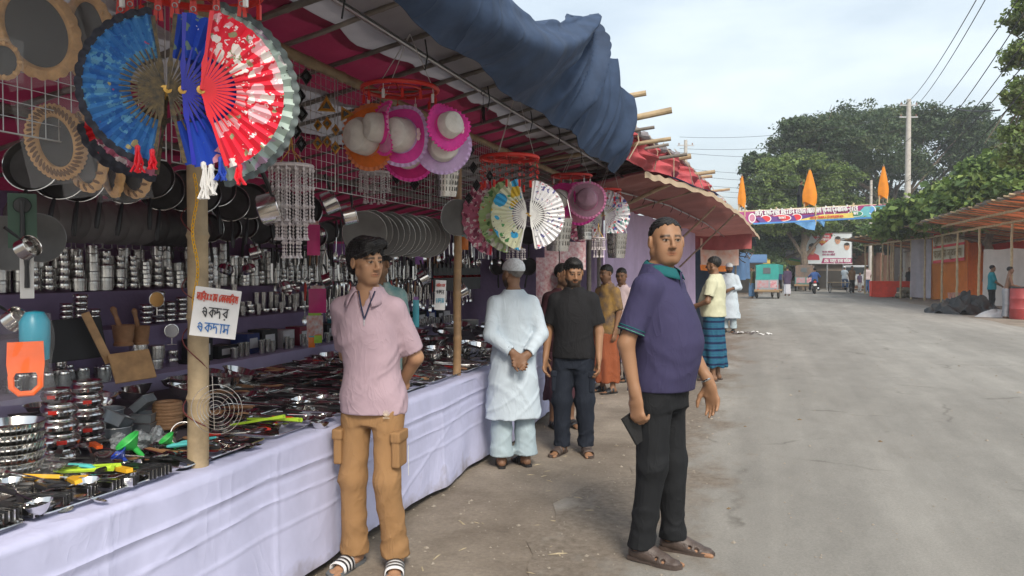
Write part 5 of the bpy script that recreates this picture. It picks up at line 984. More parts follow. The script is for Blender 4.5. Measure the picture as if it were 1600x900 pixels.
def tongs_parts(m):
    mb = MB()
    for s_ in (-1, 1): mb.tube([(-.12, 0, .008), (-.06, s_*.02, .008), (.06, s_*.024, .01), (.13, s_*.012, .01)], [.005, .006, .006, .01], 6)
    a = mb.mesh('arms', m); mb = MB(); mb.torus(.01, .003, 12, 5, TR(-.125, 0, .008)); return a, mb.mesh('hinge', SS)
def scis(m):
    mb = MB()
    for s_ in (-1, 1): mb.prism([(0, s_*.002, .004), (.09, s_*-.008, .004), (.09, s_*-.003, .004), (0, s_*.012, .004)], (0, 0, .002))
    a = mb.mesh('blades', SS); mb = MB()
    for s_ in (-1, 1): mb.torus(.022, .005, 18, 6, TR(-.05, s_*.024, .006) @ Matrix.Diagonal((1.3, .8, 1, 1)))
    return a, mb.mesh('grips', m)
U = {'spoon': ('table_spoon', 'spoon', spoon_parts('spoon', .15, .036, .055, BLK)), 'serv': ('serving_spoon', 'spoon', spoon_parts('serving', .2, .055, .075, BLK, .006)), 'ladle': ('ladle', 'ladle', spoon_parts('ladle', .24, .075, .075, BLK, .028)), 'steel': ('steel_spoon', 'spoon', spoon_parts('steel', .17, .04, .06, SS)),
     'knife': ('kitchen_knife', 'knife', knife_parts(BLK)), 'yknife': ('yellow_handled_knife', 'knife', knife_parts(YEL)), 'tongs': ('tongs', 'tongs', tongs_parts(SSB)), 'otool': ('orange_scissors', 'scissors', scis(ORG)), 'aqua': ('aqua_handled_spatula', 'spatula', spoon_parts('aqua', .26, .05, .07, AQUA)), 'lime': ('lime_tongs', 'tongs', tongs_parts(col('lime_plastic', (.5, .75, .05)))), 'brown': ('wooden_spoon', 'spoon', spoon_parts('wooden', .22, .05, .07, WOODT)), 'red': ('red_handled_spoon', 'spoon', spoon_parts('redh', .2, .045, .06, REDP)), 'ork': ('orange_peeler', 'peeler', knife_parts(ORG))}
def utensil(k, M, lb, group): nm, cat, (a, b) = U[k]; return kit(nm, [('head', a), ('handle', b)], M, lb, cat, group)
TRAYB = {}
def tray(x, y, lx, ly, z=TZ+.004, rz=0., lb='', m=None):
    t = thing('steel_tray', lb, 'tray', group='steel trays on the table', M=euler((x, y, z), 0, 0, rz)); mb = MB(); rr_ = .03
    def rect(ax, ay, z_): return [(sx*(ax-rr_)+rr_*math.cos(a), sy*(ay-rr_)+rr_*math.sin(a), z_) for (sx, sy, a0) in ((1, 1, 0), (-1, 1, PI/2), (-1, -1, PI), (1, -1, 1.5*PI)) for a in [a0+i*PI/8 for i in range(5)]]
    R_ = [rect(lx/2-.02, ly/2-.02, .001), rect(lx/2-.006, ly/2-.006, .02), rect(lx/2, ly/2, .023), rect(lx/2, ly/2, .019)]; n = 20; mb.add([q for r_ in R_ for q in r_], [tuple(range(n))]+[(a*n+i, a*n+(i+1) % n, (a+1)*n+(i+1) % n, (a+1)*n+i) for a in range(3) for i in range(n)]); mb.build('pan', m or SSB, t)
    mb = MB(); mb.tube(rect(lx/2+.001, ly/2+.001, .022), .003, 5, closed=True); mb.build('rim', SS, t); return t
PLC = ('at the near corner by the frame edge', 'second along the cloth edge, before the near post', 'just past the near post', 'in front of the youth', 'fifth along the cloth edge', 'just before the thin post', 'behind the thin post', 'eighth along the cloth edge', 'ninth along the cloth edge', 'by the man in white')
for r_, x in enumerate((-2.42, -2.84, -3.26, -3.68)):
    for i in range(10):
        y = 1.55+i*.62+r_*.12
        if y > 7.4 or (r_ >= 1 and px_of((x, y, TZ)) < 345): continue
        tray(x, y, .38, .56, rz=random.uniform(-.03, .03), lb='steel tray in the %s row, %s' % (('front', 'second', 'third', 'back')[r_], PLC[i]), m=BLK if random.random() < .35 else None)
rr = random.Random(21); cnt = 0
def lay(x, y, z, k, a, lb, gp, tilt=.0): utensil(k, euler((x, y, z), rr.uniform(-.3, .3), tilt, a, rr.uniform(1.0, 1.3)), lb, gp)
kinds = {0: 'spoon', 1: 'serv', 2: 'ladle', 3: 'knife', 4: 'steel', 5: 'tongs', 6: 'brown', 7: 'red'}
for r_, x in enumerate((-2.42, -2.84, -3.26, -3.68)):
    for i in range(10):
        y0 = 1.55+i*.62+r_*.12
        if y0 > 7.4 or (r_ >= 1 and px_of((x, y0, TZ)) < 345): continue
        near = r_ == 0; k0 = ('spoon', 'serv', 'steel', 'steel', 'ladle', 'tongs', 'brown', 'knife')[(i*3+r_*5) % 8]; n = 20 if near and i < 6 else (14 if r_ < 2 else 10)
        for q in range(n):
            k = k0 if rr.random() < .72 else rr.choice(('spoon', 'serv', 'steel', 'knife', 'ladle', 'red', 'brown')); layer = q//10
            lay(x+rr.uniform(-.06, .06), y0-.22+.44*((q % 10)+.5)/10*(1 if n > 9 else 1.2)+rr.uniform(-.012, .012), TZ+.018+.014*layer+rr.uniform(0, .012), k, rr.choice((0, PI))+rr.uniform(-.35, .35), '%s, %s piece in the %s layer of the %s %s row tray' % (U[k][0].replace('_', ' '), nth(q % 10), ('lower', 'upper')[layer], nth(i), ('front', 'second', 'third', 'back')[r_]), 'utensils in the %s row of trays' % ('front', 'second', 'third', 'back')[r_], rr.uniform(-.1, .1))
# boxed cutlery bundles and the loose coloured tools in the near corner
BUN = MB()
for k in range(6):
    BUN.box((.004*(k % 2), -.0245+k*.0098, .02+.002*(k % 3)), (.1, .0062, .034), None, k % 2)
BUN = BUN.mesh('bundle', [SS, BLK], False)
BUH = MB(); BUH.box((-.09, 0, .018), (.1, .05, .03)); BUH = BUH.mesh('bundle_handles', BLK); BUB = MB(); BUB.box((.0, 0, .0205), (.012, .0565, .038)); BUB = BUB.mesh('band', CLEAR)
for i, (px, py, a) in enumerate(((35, 815, .1), (80, 806, .25), (118, 790, .15), (158, 776, .2), (198, 765, .05), (228, 760, .3), (262, 748, .1), (285, 742, .2), (55, 780, .4), (130, 760, .5))):
    p = at(px, py, Z=TZ+.03); kit('cutlery_bundle', [('ends', BUN), ('handles', BUH), ('band', BUB)], euler((min(p.x-.1, -2.27), p.y, TZ+.02), 0, 0, a+rr.uniform(-.2, .2)), 'banded bundle of black handled cutlery, %s of those along the near tray edge' % nth(i), 'cutlery', 'banded cutlery bundles')
for (px, py, k, a, lb) in ((45, 715, 'otool', 1.2, 'pair of orange handled scissors lying nearest the corner'), (78, 708, 'otool', .5, 'pair of orange handled scissors with grips upward'), (22, 722, 'otool', 2.2, 'pair of orange scissors cut by the frame edge'), (145, 697, 'ork', 2.6, 'orange handled peeler beside the scourers'), (60, 735, 'ork', .3, 'orange handled peeler beside the scissors'), (110, 730, 'aqua', 2.9, 'long aqua handled spatula across the near tray'), (130, 738, 'lime', 0., 'small lime tongs under the aqua spatula'),
    (180, 738, 'yknife', 2.8, 'yellow handled knife beneath the green funnel'), (95, 752, 'yknife', .4, 'yellow handled knife near the aqua spatula'), (150, 752, 'yknife', .2, 'yellow handled knife in mid tray'), (115, 758, 'yknife', 2.6, 'yellow handled knife pointing to the corner'), (60, 775, 'ladle', 1.0, 'steel ladle with shining bowl at the tray edge'), (200, 740, 'ladle', 2.0, 'steel ladle bowl up beside the near post'), (400, 665, 'lime', .35, 'lime green tongs past the near post'), (425, 660, 'lime', .1, 'lime green tongs lying beside the other pair'), (385, 690, 'red', .5, 'red handled spoon lying in a clear packet'), (350, 690, 'aqua', .9, 'aqua handled spatula in a packet behind the near post'), (372, 700, 'aqua', 1.2, 'aqua handled spatula with a red tip packet')):
    p = at(px, py, Z=TZ+.05); lay(min(p.x, -2.37), p.y, TZ+.05+rr.uniform(0, .02), k, a, lb, 'loose coloured tools', rr.uniform(-.15, .15))
# loose near-corner tangle of black handled pieces
for q in range(70):
    px, py = rr.uniform(-5, 300), rr.uniform(700, 800); p = at(px, py, Z=TZ+.03)
    if not (-2.95 < p.x < -2.33): continue
    k = rr.choice(('spoon', 'serv', 'steel', 'knife', 'ladle', 'serv')); lay(p.x, p.y, TZ+.022+rr.uniform(0, .035), k, rr.uniform(-.9, .9)+rr.choice((0, PI)), U[k][0].replace('_', ' ')+' in the tangle on the near corner of the table', 'tangled utensils on the near corner', rr.uniform(-.2, .2))
# ------------------------------------------------------------------ bowls, plates and cups toward the far end of the table
BWL = [bowl_mesh('mixing_bowl', [(0, 0), (.035*s_, 0), (.06*s_, .02*s_), (.075*s_, .05*s_), (.082*s_, .052*s_), (.074*s_, .054*s_), (.056*s_, .022*s_), (0, .005)], SS, 26) for s_ in (1., 1.3, 1.7)]
for q in range(46):
    x, y = rr.uniform(-3.85, -2.35), rr.uniform(5.7, 9.0); one('steel_bowl', rr.choice(BWL), euler((x, y, TZ+.03+rr.uniform(0, .05)), rr.uniform(-.15, .15), rr.uniform(-.15, .25), 0), 'shiny steel bowl among the bowls beyond the thin post', 'bowl', 'steel bowls beyond the thin post')
PLT = bowl_mesh('plate', [(0, 0), (.06, 0), (.07, .004), (.11, .014), (.112, .016), (.07, .008), (0, .005)], WHP, 28)
for (px, py, n, X_, lb) in ((735, 525, 10, -3.6, 'white plate in the tall stack'), (765, 545, 8, -3.3, 'white plate in the stack nearest the man in white'), (708, 545, 6, -3.5, 'white plate in the low stack'), (750, 505, 7, -3.95, 'white plate in the rear stack')):
    b = at(px, py, X=X_)
    for k in range(n): one('white_plate', PLT, TR(b.x+rr.uniform(-.004, .004), b.y, TZ+.06+k*.011), lb+', %s from the bottom' % nth(k), 'plate', 'white plates: '+lb[19:])
# ------------------------------------------------------------------ tools hanging in rows deep in the stall
def hang_row(x, y0, y1, z, step, kinds_, lb, gp, sc_=1.2):
    y = y0; hi_ = 0
    while y < y1:
        k = rr.choice(kinds_); nm, cat, (a, b) = U[k]; M = TR(x+rr.uniform(-.02, .02), y, z+rr.uniform(-.02, .02)) @ Matrix.Rotation(rr.uniform(-.4, .4), 4, 'Z') @ Matrix.Rotation(rr.uniform(-.08, .08), 4, 'X') @ Matrix.Rotation(PI/2, 4, 'Y') @ Matrix.Scale(sc_*rr.uniform(.9, 1.15), 4)
        kit(nm, [('head', a), ('handle', b)], M, lb % nm.replace('_', ' ')+', %s from the near end' % nth(hi_), cat, gp); hi_ += 1; y += step*rr.uniform(.8, 1.3)
mb = MB(); mb.tube([(0, 0, 0), (0, 5.0, .01)], .008, 6); RODM = mb.mesh('rod', IRON)
for (x, z, lb) in ((-3.95, 1.72, 'upper'), (-3.95, 1.42, 'middle'), (-3.4, 1.98, 'front')): one('hanging_rod', RODM, TR(x, 5.4, z), '%s dark rod carrying hung utensils deep in the stall' % lb, 'rod')
hang_row(-3.95, 5.5, 10.2, 1.58, .075, ['serv', 'ladle', 'brown', 'knife', 'tongs'], '%s hanging from the upper dark rod', 'utensils hung from the upper rod')
hang_row(-3.93, 6.0, 10.2, 1.28, .07, ['brown', 'serv', 'knife', 'red', 'steel'], '%s hanging from the middle dark rod', 'utensils hung from the middle rod', 1.3)
hang_row(-3.4, 5.6, 9.8, 1.83, .1, ['ladle', 'tongs', 'serv', 'knife'], '%s hanging from the front dark rod', 'utensils hung from the front rod', 1.2)
BLD = MB(); BLD.box((0, 0, 0), (.02, .055, .28)); BLD.box((0, 0, .16), (.016, .03, .06)); BLD = BLD.mesh('sleeve', BLK); BTG = MB(); BTG.prism([(.012, -.03, .02), (.012, .03, .05), (.012, .03, .02), (.012, -.03, .05)], (.003, 0, 0)); BTG = BTG.mesh('tag', RSTK)
for i in range(12): kit('sleeved_knife', [('sleeve', BLD), ('tag', BTG)], TR(-3.7, 8.35+i*.13, 1.42) @ Matrix.Rotation(R(-40), 4, 'Z'), 'black sleeved knife with red bow tag, %s along from the man in white' % nth(i), 'knife', 'sleeved knives with red tags')
STK = mat('sticker_sheet', (.72, .66, .66), .6, col2=(.5, .15, .18), scale=22)
for i, (px, py, d, w, h) in enumerate(((862, 430, 7.6, .14, .62), (845, 440, 8.0, .1, .5), (895, 400, 8.2, .3, .3))): one('sticker_sheet', (lambda mb: (mb.box((0, 0, 0), (w, h, .004)), mb.mesh('sheet', STK))[1])(MB()), up_cam(at(px, py, d), 0, 0, .2*i), 'sheet of rose printed stickers hanging '+('beside the man in black', 'behind the white cap', 'above the man in black')[i], 'sticker sheet')
# dark pans hung high along the back wall
for i in range(22):
    y = 5.0+i*.235; kit('frying_pan', [('pan', PANB), ('rim', PRIM), ('handle', PHND)], TR(-4.55, y, 1.92+.03*math.sin(i*2)) @ Matrix.Rotation(R(50), 4, 'Z') @ Matrix.Rotation(R(88), 4, 'X') @ Matrix.Rotation(PI+rr.uniform(-.1, .1), 4, 'Z'), 'dark frying pan hung high along the back cloth, %s from the near end' % nth(i), 'frying pan', 'frying pans along the back cloth')
# coloured packets hanging behind the youth
PKC = [mat('magenta_packet', (.62, .03, .2), .4), mat('white_packet', (.65, .65, .66), .4, col2=(.6, .2, .15), scale=30), mat('lime_packet', (.35, .6, .06), .4), mat('orange_packet', (.75, .2, .03), .4), mat('cyan_packet', (.1, .5, .6), .4), mat('violet_packet', (.3, .12, .4), .4)]
for i, (px, py, d, w, h, k, lb) in enumerate(((496, 470, 6.3, .14, .2, 0, 'magenta packet hanging beside the youth’s shoulder'), (492, 512, 6.3, .13, .2, 1, 'white printed packet below the magenta one'), (497, 530, 6.0, .06, .06, 2, 'small lime packet low beside the youth'), (487, 535, 6.0, .05, .08, 3, 'small orange packet low beside the youth'), (650, 490, 6.2, .05, .22, 4, 'cyan scrub brush packet left of the thin post'), (655, 395, 6.6, .07, .2, 5, 'violet packet hanging behind the griddle plates'), (725, 380, 7.0, .08, .12, 3, 'orange cartoned packet hanging right of the thin post'), (530, 395, 6.8, .1, .16, 5, 'violet packet hanging deep behind the youth’s hair'), (490, 375, 5.5, .09, .22, 0, 'pink cloth packet hanging by the shell chime'))):
    t = thing('packet', lb, 'packet', group='hanging packets', M=up_cam(at(px, py, d), 0, 0, .1)); mb = MB(); mb.grid(lambda u, v: ((u-.5)*w, (v-.5)*h, .012*math.sin(PI*u)*math.sin(PI*v)), 6, 6); mb.build('pouch', PKC[k], t); mb = MB(); mb.box((0, h*.56, 0), (w*.8, h*.12, .003)); mb.build('header', PKC[(k+1) % 6], t, smooth=False)
kets = bowl_mesh('kettle_body', [(0, 0), (.05, 0), (.075, .02), (.08, .05), (.06, .09), (.03, .1), (.012, .105), (.014, .12), (0, .125)], SS, 24); mb = MB(); mb.tube([(-.06, 0, .07), (-.05, 0, .14), (0, 0, .165), (.05, 0, .14), (.06, 0, .07)], .005, 6); keth = mb.mesh('kettle_handle', BLK); mb = MB(); mb.tube([(.07, 0, .05), (.1, 0, .08), (.115, 0, .1)], [.012, .009, .007], 8); kspo = mb.mesh('kettle_spout', SS)
for (px, py, d, lb) in ((500, 372, 6.6, 'round steel kettle hung behind the shell chime'), (390, 428, 6.2, 'steel kettle hung above the tumblers'), (445, 455, 6.3, 'steel kettle at the end of the top shelf'), (350, 428, 6.0, 'steel kettle hung just past the near post')): kit('kettle', [('body', kets), ('handle', keth), ('spout', kspo)], euler(at(px, py, d), .3, 0, rr.uniform(0, 6), .8), lb, 'kettle')

for i in range(12): kit('frying_pan', [('pan', PANB), ('rim', PRIM), ('handle', PHND)], TR(-4.9+(i % 6)*.45, 10.2, 2.0-.42*(i//6)) @ Matrix.Rotation(R(88), 4, 'X') @ Matrix.Rotation(PI+rr.uniform(-.2, .2), 4, 'Z'), 'dark frying pan on the end cloth, %s in the %s row' % (nth(i % 6), ('upper', 'lower')[i//6]), 'frying pan', 'frying pans on the end cloth')

# jars, tins and packets that crowd the near end of the lowest shelf and the table behind the pots
for i in range(16): one('steel_bowl', rr.choice(BWL), euler((rr.uniform(-3.85, -3.45), 3.0+i*.1, TZ+.02+rr.uniform(0, .03)), rr.uniform(-.3, .3), rr.uniform(-.3, .3), 0, .9), 'steel bowl behind the cake tins, %s from the near corner' % nth(i), 'bowl', 'steel bowls behind the cake tins')
for i in range(10): stack(-4.2, 3.2+i*.16, .821, CANS, 2, 'steel canister at the near end of the lowest shelf', 'canisters on the lowest shelf')
# ================================================================== people: smooth-blended bodies meshed from distance fields
def smin(a, b, k):
    if k <= 0: return np.minimum(a, b)
    h = np.clip(.5+.5*(b-a)/k, 0, 1); return b+(a-b)*h-k*h*(1-h)
def surfnet(F, org, h):
    s = F < 0; nx, ny, nz = F.shape
    c = np.zeros((nx-1, ny-1, nz-1), np.int8)
    for dx in (0, 1):
        for dy in (0, 1):
            for dz in (0, 1): c += s[dx:nx-1+dx, dy:ny-1+dy, dz:nz-1+dz]
    act = (c > 0) & (c < 8); I = np.argwhere(act); idx = np.full(act.shape, -1, np.int64); idx[act] = np.arange(len(I))
    acc = np.zeros((len(I), 3)); cnt = np.zeros(len(I)); cor = [(a, b, d) for a in (0, 1) for b in (0, 1) for d in (0, 1)]
    V8 = {q: F[I[:, 0]+q[0], I[:, 1]+q[1], I[:, 2]+q[2]] for q in cor}
    for p in cor:
        for ax in range(3):
            if p[ax]: continue
            q = list(p); q[ax] = 1; q = tuple(q); a, b = V8[p], V8[q]; m = (a < 0) != (b < 0); t = np.where(m, a/np.where(m, a-b, 1), 0)
            pos = np.array(p, float)[None]+np.zeros((len(I), 3)); pos[:, ax] = t; acc += pos*m[:, None]; cnt += m
    V = np.array(org)+(I+acc/cnt[:, None])*h; Q = []
    for ax in range(3):
        sl0 = [slice(None)]*3; sl1 = [slice(None)]*3; sl0[ax] = slice(0, -1); sl1[ax] = slice(1, None); a, b = s[tuple(sl0)], s[tuple(sl1)]; E = np.argwhere(a != b)
        u, w = [(1, 2), (2, 0), (0, 1)][ax]; E = E[(E[:, u] > 0) & (E[:, w] > 0) & (E[:, u] < F.shape[u]-1) & (E[:, w] < F.shape[w]-1)]
        if not len(E): continue
        inside = a[tuple(E.T)]
        def g(du, dw): T = E.copy(); T[:, u] += du; T[:, w] += dw; return idx[tuple(T.T)]
        q = np.stack([g(-1, -1), g(0, -1), g(0, 0), g(-1, 0)], 1); q[~inside] = q[~inside][:, ::-1]; Q.append(q)
    Q = np.concatenate(Q); Q = Q[(Q >= 0).all(1)]; return V, Q
class SDF:
    def __init__(s): s.ops = []
    def add(s, fn, lo, hi, k=.02, mode='u'): s.ops.append((fn, np.array(lo, float), np.array(hi, float), k, mode)); return s
    def rc(s, a, b, ra, rb, k=.02, mode='u', flat=None, clip=None):
        """tapered capsule; flat=(axis, factor) squashes it along an axis; clip = plane points kept below"""
        a, b = np.array(a, float), np.array(b, float); ba = b-a; L2 = max(1e-9, ba @ ba); m = max(ra, rb)
        def fn(P):
            q = P-a
            if flat is not None: n, f = np.array(flat[0], float), flat[1]; n = n/np.linalg.norm(n); mid = (a+b)/2; q = q+((P-mid) @ n)[..., None]*n*(1/f-1)
            t = np.clip((q @ ba)/L2, 0, 1); d = np.linalg.norm(q-t[..., None]*ba, axis=-1)-(ra+(rb-ra)*t)
            if flat is not None: d = d*max(.5, flat[1])
            if clip is not None:
                for (cp, cn) in clip: d = np.maximum(d, (P-np.array(cp)) @ np.array(cn))
            return d
        return s.add(fn, np.minimum(a, b)-m-.01, np.maximum(a, b)+m+.01, k, mode)
    def ell(s, c, r, k=.02, mode='u', M=None):
        c, r = np.array(c, float), np.array(r, float); Mi = np.array(M) if M is not None else None
        def fn(P):
            q = P-c
            if Mi is not None: q = q @ Mi
            k0 = np.linalg.norm(q/r, axis=-1); k1 = np.linalg.norm(q/(r*r), axis=-1); return k0*(k0-1)/np.maximum(k1, 1e-6)
        m = r.max() if Mi is not None else r; return s.add(fn, c-m-.01, c+m+.01, k, mode)
    def loft(s, keys, k=.03, off=0., z0=None, z1=None, power=2.2, fold=None):
        K = np.array(keys, float); zz = np.linspace(K[0, 0], K[-1, 0], 160); cols = [np.interp(zz, K[:, 0], K[:, i]) for i in range(1, K.shape[1])]
        ker = np.ones(13)/13; cols = [np.convolve(np.pad(c_, 6, 'edge'), ker, 'valid') for c_ in cols]
        if len(cols) == 3: cols.append(np.zeros_like(zz))
        lo_, hi_ = (K[0, 0] if z0 is None else z0), (K[-1, 0] if z1 is None else z1); mx_ = K[:, 1:3].max()+abs(K[:, 3:]).max()+off+.02
        def fn(P):
            z = P[..., 2]; a = np.interp(z, zz, cols[0])+off; b = np.interp(z, zz, cols[1])+off; cy = np.interp(z, zz, cols[2]); cx = np.interp(z, zz, cols[3])
            x, y = np.abs(P[..., 0]-cx)/a, np.abs(P[..., 1]-cy)/b; d = ((x**power+y**power)**(1/power)-1)*np.minimum(a, b)*.9
            if fold: d = d+fold(P)
            return np.maximum(d, np.maximum(lo_-z, z-hi_))
        return s.add(fn, (-mx_, -mx_, lo_-.01), (mx_, mx_, hi_+.01), k, 'u')
    def plane(s, p, n):
        """keeps what lies below the plane"""
        p, n = np.array(p, float), np.array(n, float)
        return s.add(lambda P: -((P-p) @ n), (-9, -9, -9), (9, 9, 9), 0, 's')
    def warp(s, fn): return s.add(fn, (-9, -9, -9), (9, 9, 9), 0, 'w')
    def mesh(s, h, lo, hi):
        lo, hi = np.array(lo, float), np.array(hi, float); n = np.ceil((hi-lo)/h).astype(int)+2; F = np.full(n, .5, np.float32)
        for fn, a, b, k, mode in s.ops:
            i0 = np.clip(np.floor((a-k-2*h-lo)/h).astype(int), 0, n); i1 = np.clip(np.ceil((b+k+2*h-lo)/h).astype(int)+1, 0, n)
            if (i1 <= i0).any(): continue
            g = np.stack(np.meshgrid(*[lo[j]+np.arange(i0[j], i1[j])*h for j in range(3)], indexing='ij'), -1); sl = tuple(slice(i0[j], i1[j]) for j in range(3)); d = fn(g).astype(np.float32); cur = F[sl]
            if mode == 'u': F[sl] = smin(cur, d, k)
            elif mode == 's': F[sl] = -smin(-cur, d, k)
            elif mode == 'w': F[sl] = cur+d
        return surfnet(F, lo, h)
def folds(amp, sx=1., sd=0.):
    """thin irregular creases running slantwise across cloth"""
    cr = lambda t, w: np.exp(-(np.sin(t)/w)**2)
    def f(P):
        x, y, z = P[..., 0], P[..., 1], P[..., 2]
        g = cr(10*z+8*x+2*np.sin(6*y+sd)+sd, .3)*np.clip(np.sin(6*x-4*z+2*sd+3*y)+.25, 0, 1)+cr(13*x-7*z+4*y+1.5*np.sin(7*z+sd), .28)*np.clip(np.sin(5*z+6*y+sd)+.1, 0, 1)+cr(12*y+9*z-3*x+2*np.sin(8*x+sd), .3)*np.clip(np.sin(7*y+5*x+3*sd-3*z)+.2, 0, 1)
        return amp*(.25*np.sin(15*x+4*np.sin(6*z+sd)+9*y)-.95*g)
    return f
SKIN = vcol_mat('skin', .52, .12, 320, .0012, sss=.0, spec=.35)
HAIRM = mat('black_hair', (.012, .011, .011), .5, var=.4, scale=60, bump=.6, bscale=180, dist=.004, spec=.3)
def hand_ops(S, wrist, d, nrm, curl, side, s=1., thumb=.6, spread=.0, curls=None):
    """palm and five fingers; nrm points out of the palm, side (+1/-1) says on which side the thumb sits"""
    w = np.array(wrist, float); d = np.array(d, float); d /= np.linalg.norm(d); n = np.array(nrm, float); n -= d*(n @ d); n /= np.linalg.norm(n); sd = np.cross(d, n)*side
    S.rc(w-d*.03*s, w+d*.02*s, .026*s, .029*s, .02, flat=(n, .72)); S.rc(w+d*.025*s, w+d*.078*s, .037*s, .042*s, .018, flat=(n, .36)); S.rc(w+d*.03*s+sd*.02*s, w+d*.06*s+sd*.028*s+n*.006*s, .016*s, .013*s, .015)
    for i, (o, L_) in enumerate(((.031, .072), (.0105, .081), (-.0105, .076), (-.031, .06))):
        p = w+d*(.1-.006*abs(i-1))*s+sd*o*s; a = .15; cu = curls[i] if curls else curl; dd = d+sd*spread*(1.5-i)*.3
        for j, f in enumerate((.45, .31, .24)):
            a += cu*(.75 if j == 0 else 1.); v = dd*math.cos(a)+n*math.sin(a); v /= np.linalg.norm(v); q = p+v*L_*f*s; S.rc(p-v*.004*s, q, (.0098-.0009*j)*s, (.0088-.0009*j)*s, .004 if j else .012); p = q
    p = w+d*.03*s+sd*.034*s+n*.004*s
    for j, L_ in enumerate((.038, .032, .025)):
        v = d*(.75+.2*j)+sd*(.75-.55*thumb-.2*j)+n*(.25+thumb*.55); v /= np.linalg.norm(v); q = p+v*L_*s; S.rc(p, q, (.0135-.0018*j)*s, (.0118-.0018*j)*s, .008); p = q
def head_ops(S, C, Rm, hs, full=.5, ears=True):
    wx = 1+.06*max(0, full)
    def w(p): return C+Rm @ (np.array(p, float)*hs)
    E = lambda c, r, k=.02, mode='u': S.ell(w(c), np.array(r)*hs, k*hs, mode, Rm)
    K = lambda a, b, ra, rb, k=.015, mode='u', flat=None: S.rc(w(a), w(b), ra*hs, rb*hs, k*hs, mode, flat)
    f = full
    E((0, -.014, .035), (.075*wx, .096, .084)); E((0, .02, -.03), ((.060+.009*f)*wx, .072, .086), .03); E((0, .052, -.092), (.032+.01*f, .034, .026), .03)
    for s_ in (-1, 1):
        K((s_*(.05+.01*f), .0, -.06), (s_*(.022+.006*f), .055, -.096), .02+.008*f, .017+.003*f, .025); E((s_*.042, .056, -.02), (.024, .024, .02+.006*f), .02); E((s_*.036, .052, -.055), (.024+.006*f, .028, .03), .025)
        if ears: S.ell(w((s_*.0815*wx, -.006, -.006)), np.array((.0135, .021, .033))*hs, .006*hs, 'u', Rm @ np.array(Matrix.Rotation(-s_*.45, 3, 'Z'))); S.ell(w((s_*.093*wx, .0, -.002)), np.array((.006, .010, .018))*hs, .006*hs, 's', Rm)
        E((s_*.0315, .096, .003), (.0165, .014, .0105), .012, 's'); S.ell(w((s_*.0315, .0765, .003)), np.array((.0125, .0125, .0125))*hs, .001, 'u')
        K((s_*.019, .0862, .0078), (s_*.032, .0885, .0118), .0034, .0038, .004); K((s_*.032, .0885, .0118), (s_*.046, .079, .006), .0038, .003, .004); K((s_*.02, .085, -.004), (s_*.044, .079, -.004), .003, .0028, .004)
        E((s_*.0135, .102, -.0345), (.0088, .0098, .0078), .006)
    K((-.036, .076, .026), (.036, .076, .026), .0115, .0115, .02); K((0, .087, .018), (0, .113, -.026), .0072, .0108, .010); E((0, .1115, -.030), (.0118, .0105, .0095), .008)
    K((-.021, .082, -.0615), (0, .0925, -.0575), .0045, .0062, .006); K((.021, .082, -.0615), (0, .0925, -.0575), .0045, .0062, .006); K((-.017, .083, -.0685), (.017, .083, -.0685), .006, .006, .006); E((0, .088, -.07), (.013, .007, .006), .006)
def head_color(V, C, Rm, hs, skin, beard=0., stub=0., brow=1., grey=0.):
    L_ = ((V-C) @ Rm)/hs; x, y, z = np.abs(L_[:, 0]), L_[:, 1], L_[:, 2]; n = len(V); sk = np.array(skin); c = np.tile(sk, (n, 1))
    c *= (1+.05*np.sin(L_[:, 0]*70+3)*np.sin(z*60))[:, None]
    def blend(m, colr): m = np.clip(m, 0, 1)[:, None]; return c*(1-m)+np.array(colr)*m
    front = (y > .045)
    c = blend(np.clip(1-np.hypot(x-.036, (z+.024)*1.1)/.03, 0, 1)*.25*front, sk*np.array((1.1, .82, .75)))
    c = blend(np.clip(1-np.hypot(x, z+.03)/.022, 0, 1)*.2*front, sk*np.array((1.15, .85, .8)))
    c = blend(np.exp(-((z+.0645)/.009)**2-((x)/.025)**4)*front*.75, sk*np.array((.9, .52, .5)))
    c = blend(np.exp(-((z+.0632)/.0024)**2-((x)/.0245)**4)*front*.85, sk*.25)
    by = .0265-.9*np.clip(x-.038, 0, 1)*.35; c = blend(np.exp(-((z-by)/.0068)**2)*((x > .011) & (x < .056))*front*brow*.92, (.015, .012, .011))
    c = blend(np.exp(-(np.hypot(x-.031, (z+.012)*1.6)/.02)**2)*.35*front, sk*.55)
    ey = (np.hypot((x-.0315)/.0135, (z-.0035)/.0058) < 1) & (y > .078); c[ey] = (.30, .255, .225)
    ir = (np.hypot(x-.0315, z-.004) < .0066) & (y > .078); c[ir] = (.02, .012, .008)
    ld = (np.abs(np.hypot((x-.0315)/.0145, (z-.0045)/.0068)-1) < .2) & (y > .07) & (z > .0045); c[ld] = sk*.25
    ng = np.exp(-((x-.0085)/.0035)**2-((z+.0405)/.0022)**2)*front; c = blend(ng*.7, sk*.3)
    if stub or beard:
        jaw = ((z < -.042)*(y > -.01)*np.clip((.0-z-.042)/.02, 0, 1)*(np.hypot(x/.026, (z+.064)/.014) > 1)).astype(float); c = blend(jaw*max(stub, beard), (.02+grey, .018+grey, .017+grey))
        mu = np.exp(-((z+.0485)/.0065)**2-(x/.026)**4)*front; c = blend(mu*max(stub*.5, beard), (.018+grey, .015+grey, .014+grey))
    return c
def rotm(yaw, pitch=0., roll=0.): return np.array(Matrix.Rotation(yaw, 3, 'Z') @ Matrix.Rotation(pitch, 3, 'X') @ Matrix.Rotation(roll, 3, 'Y'))
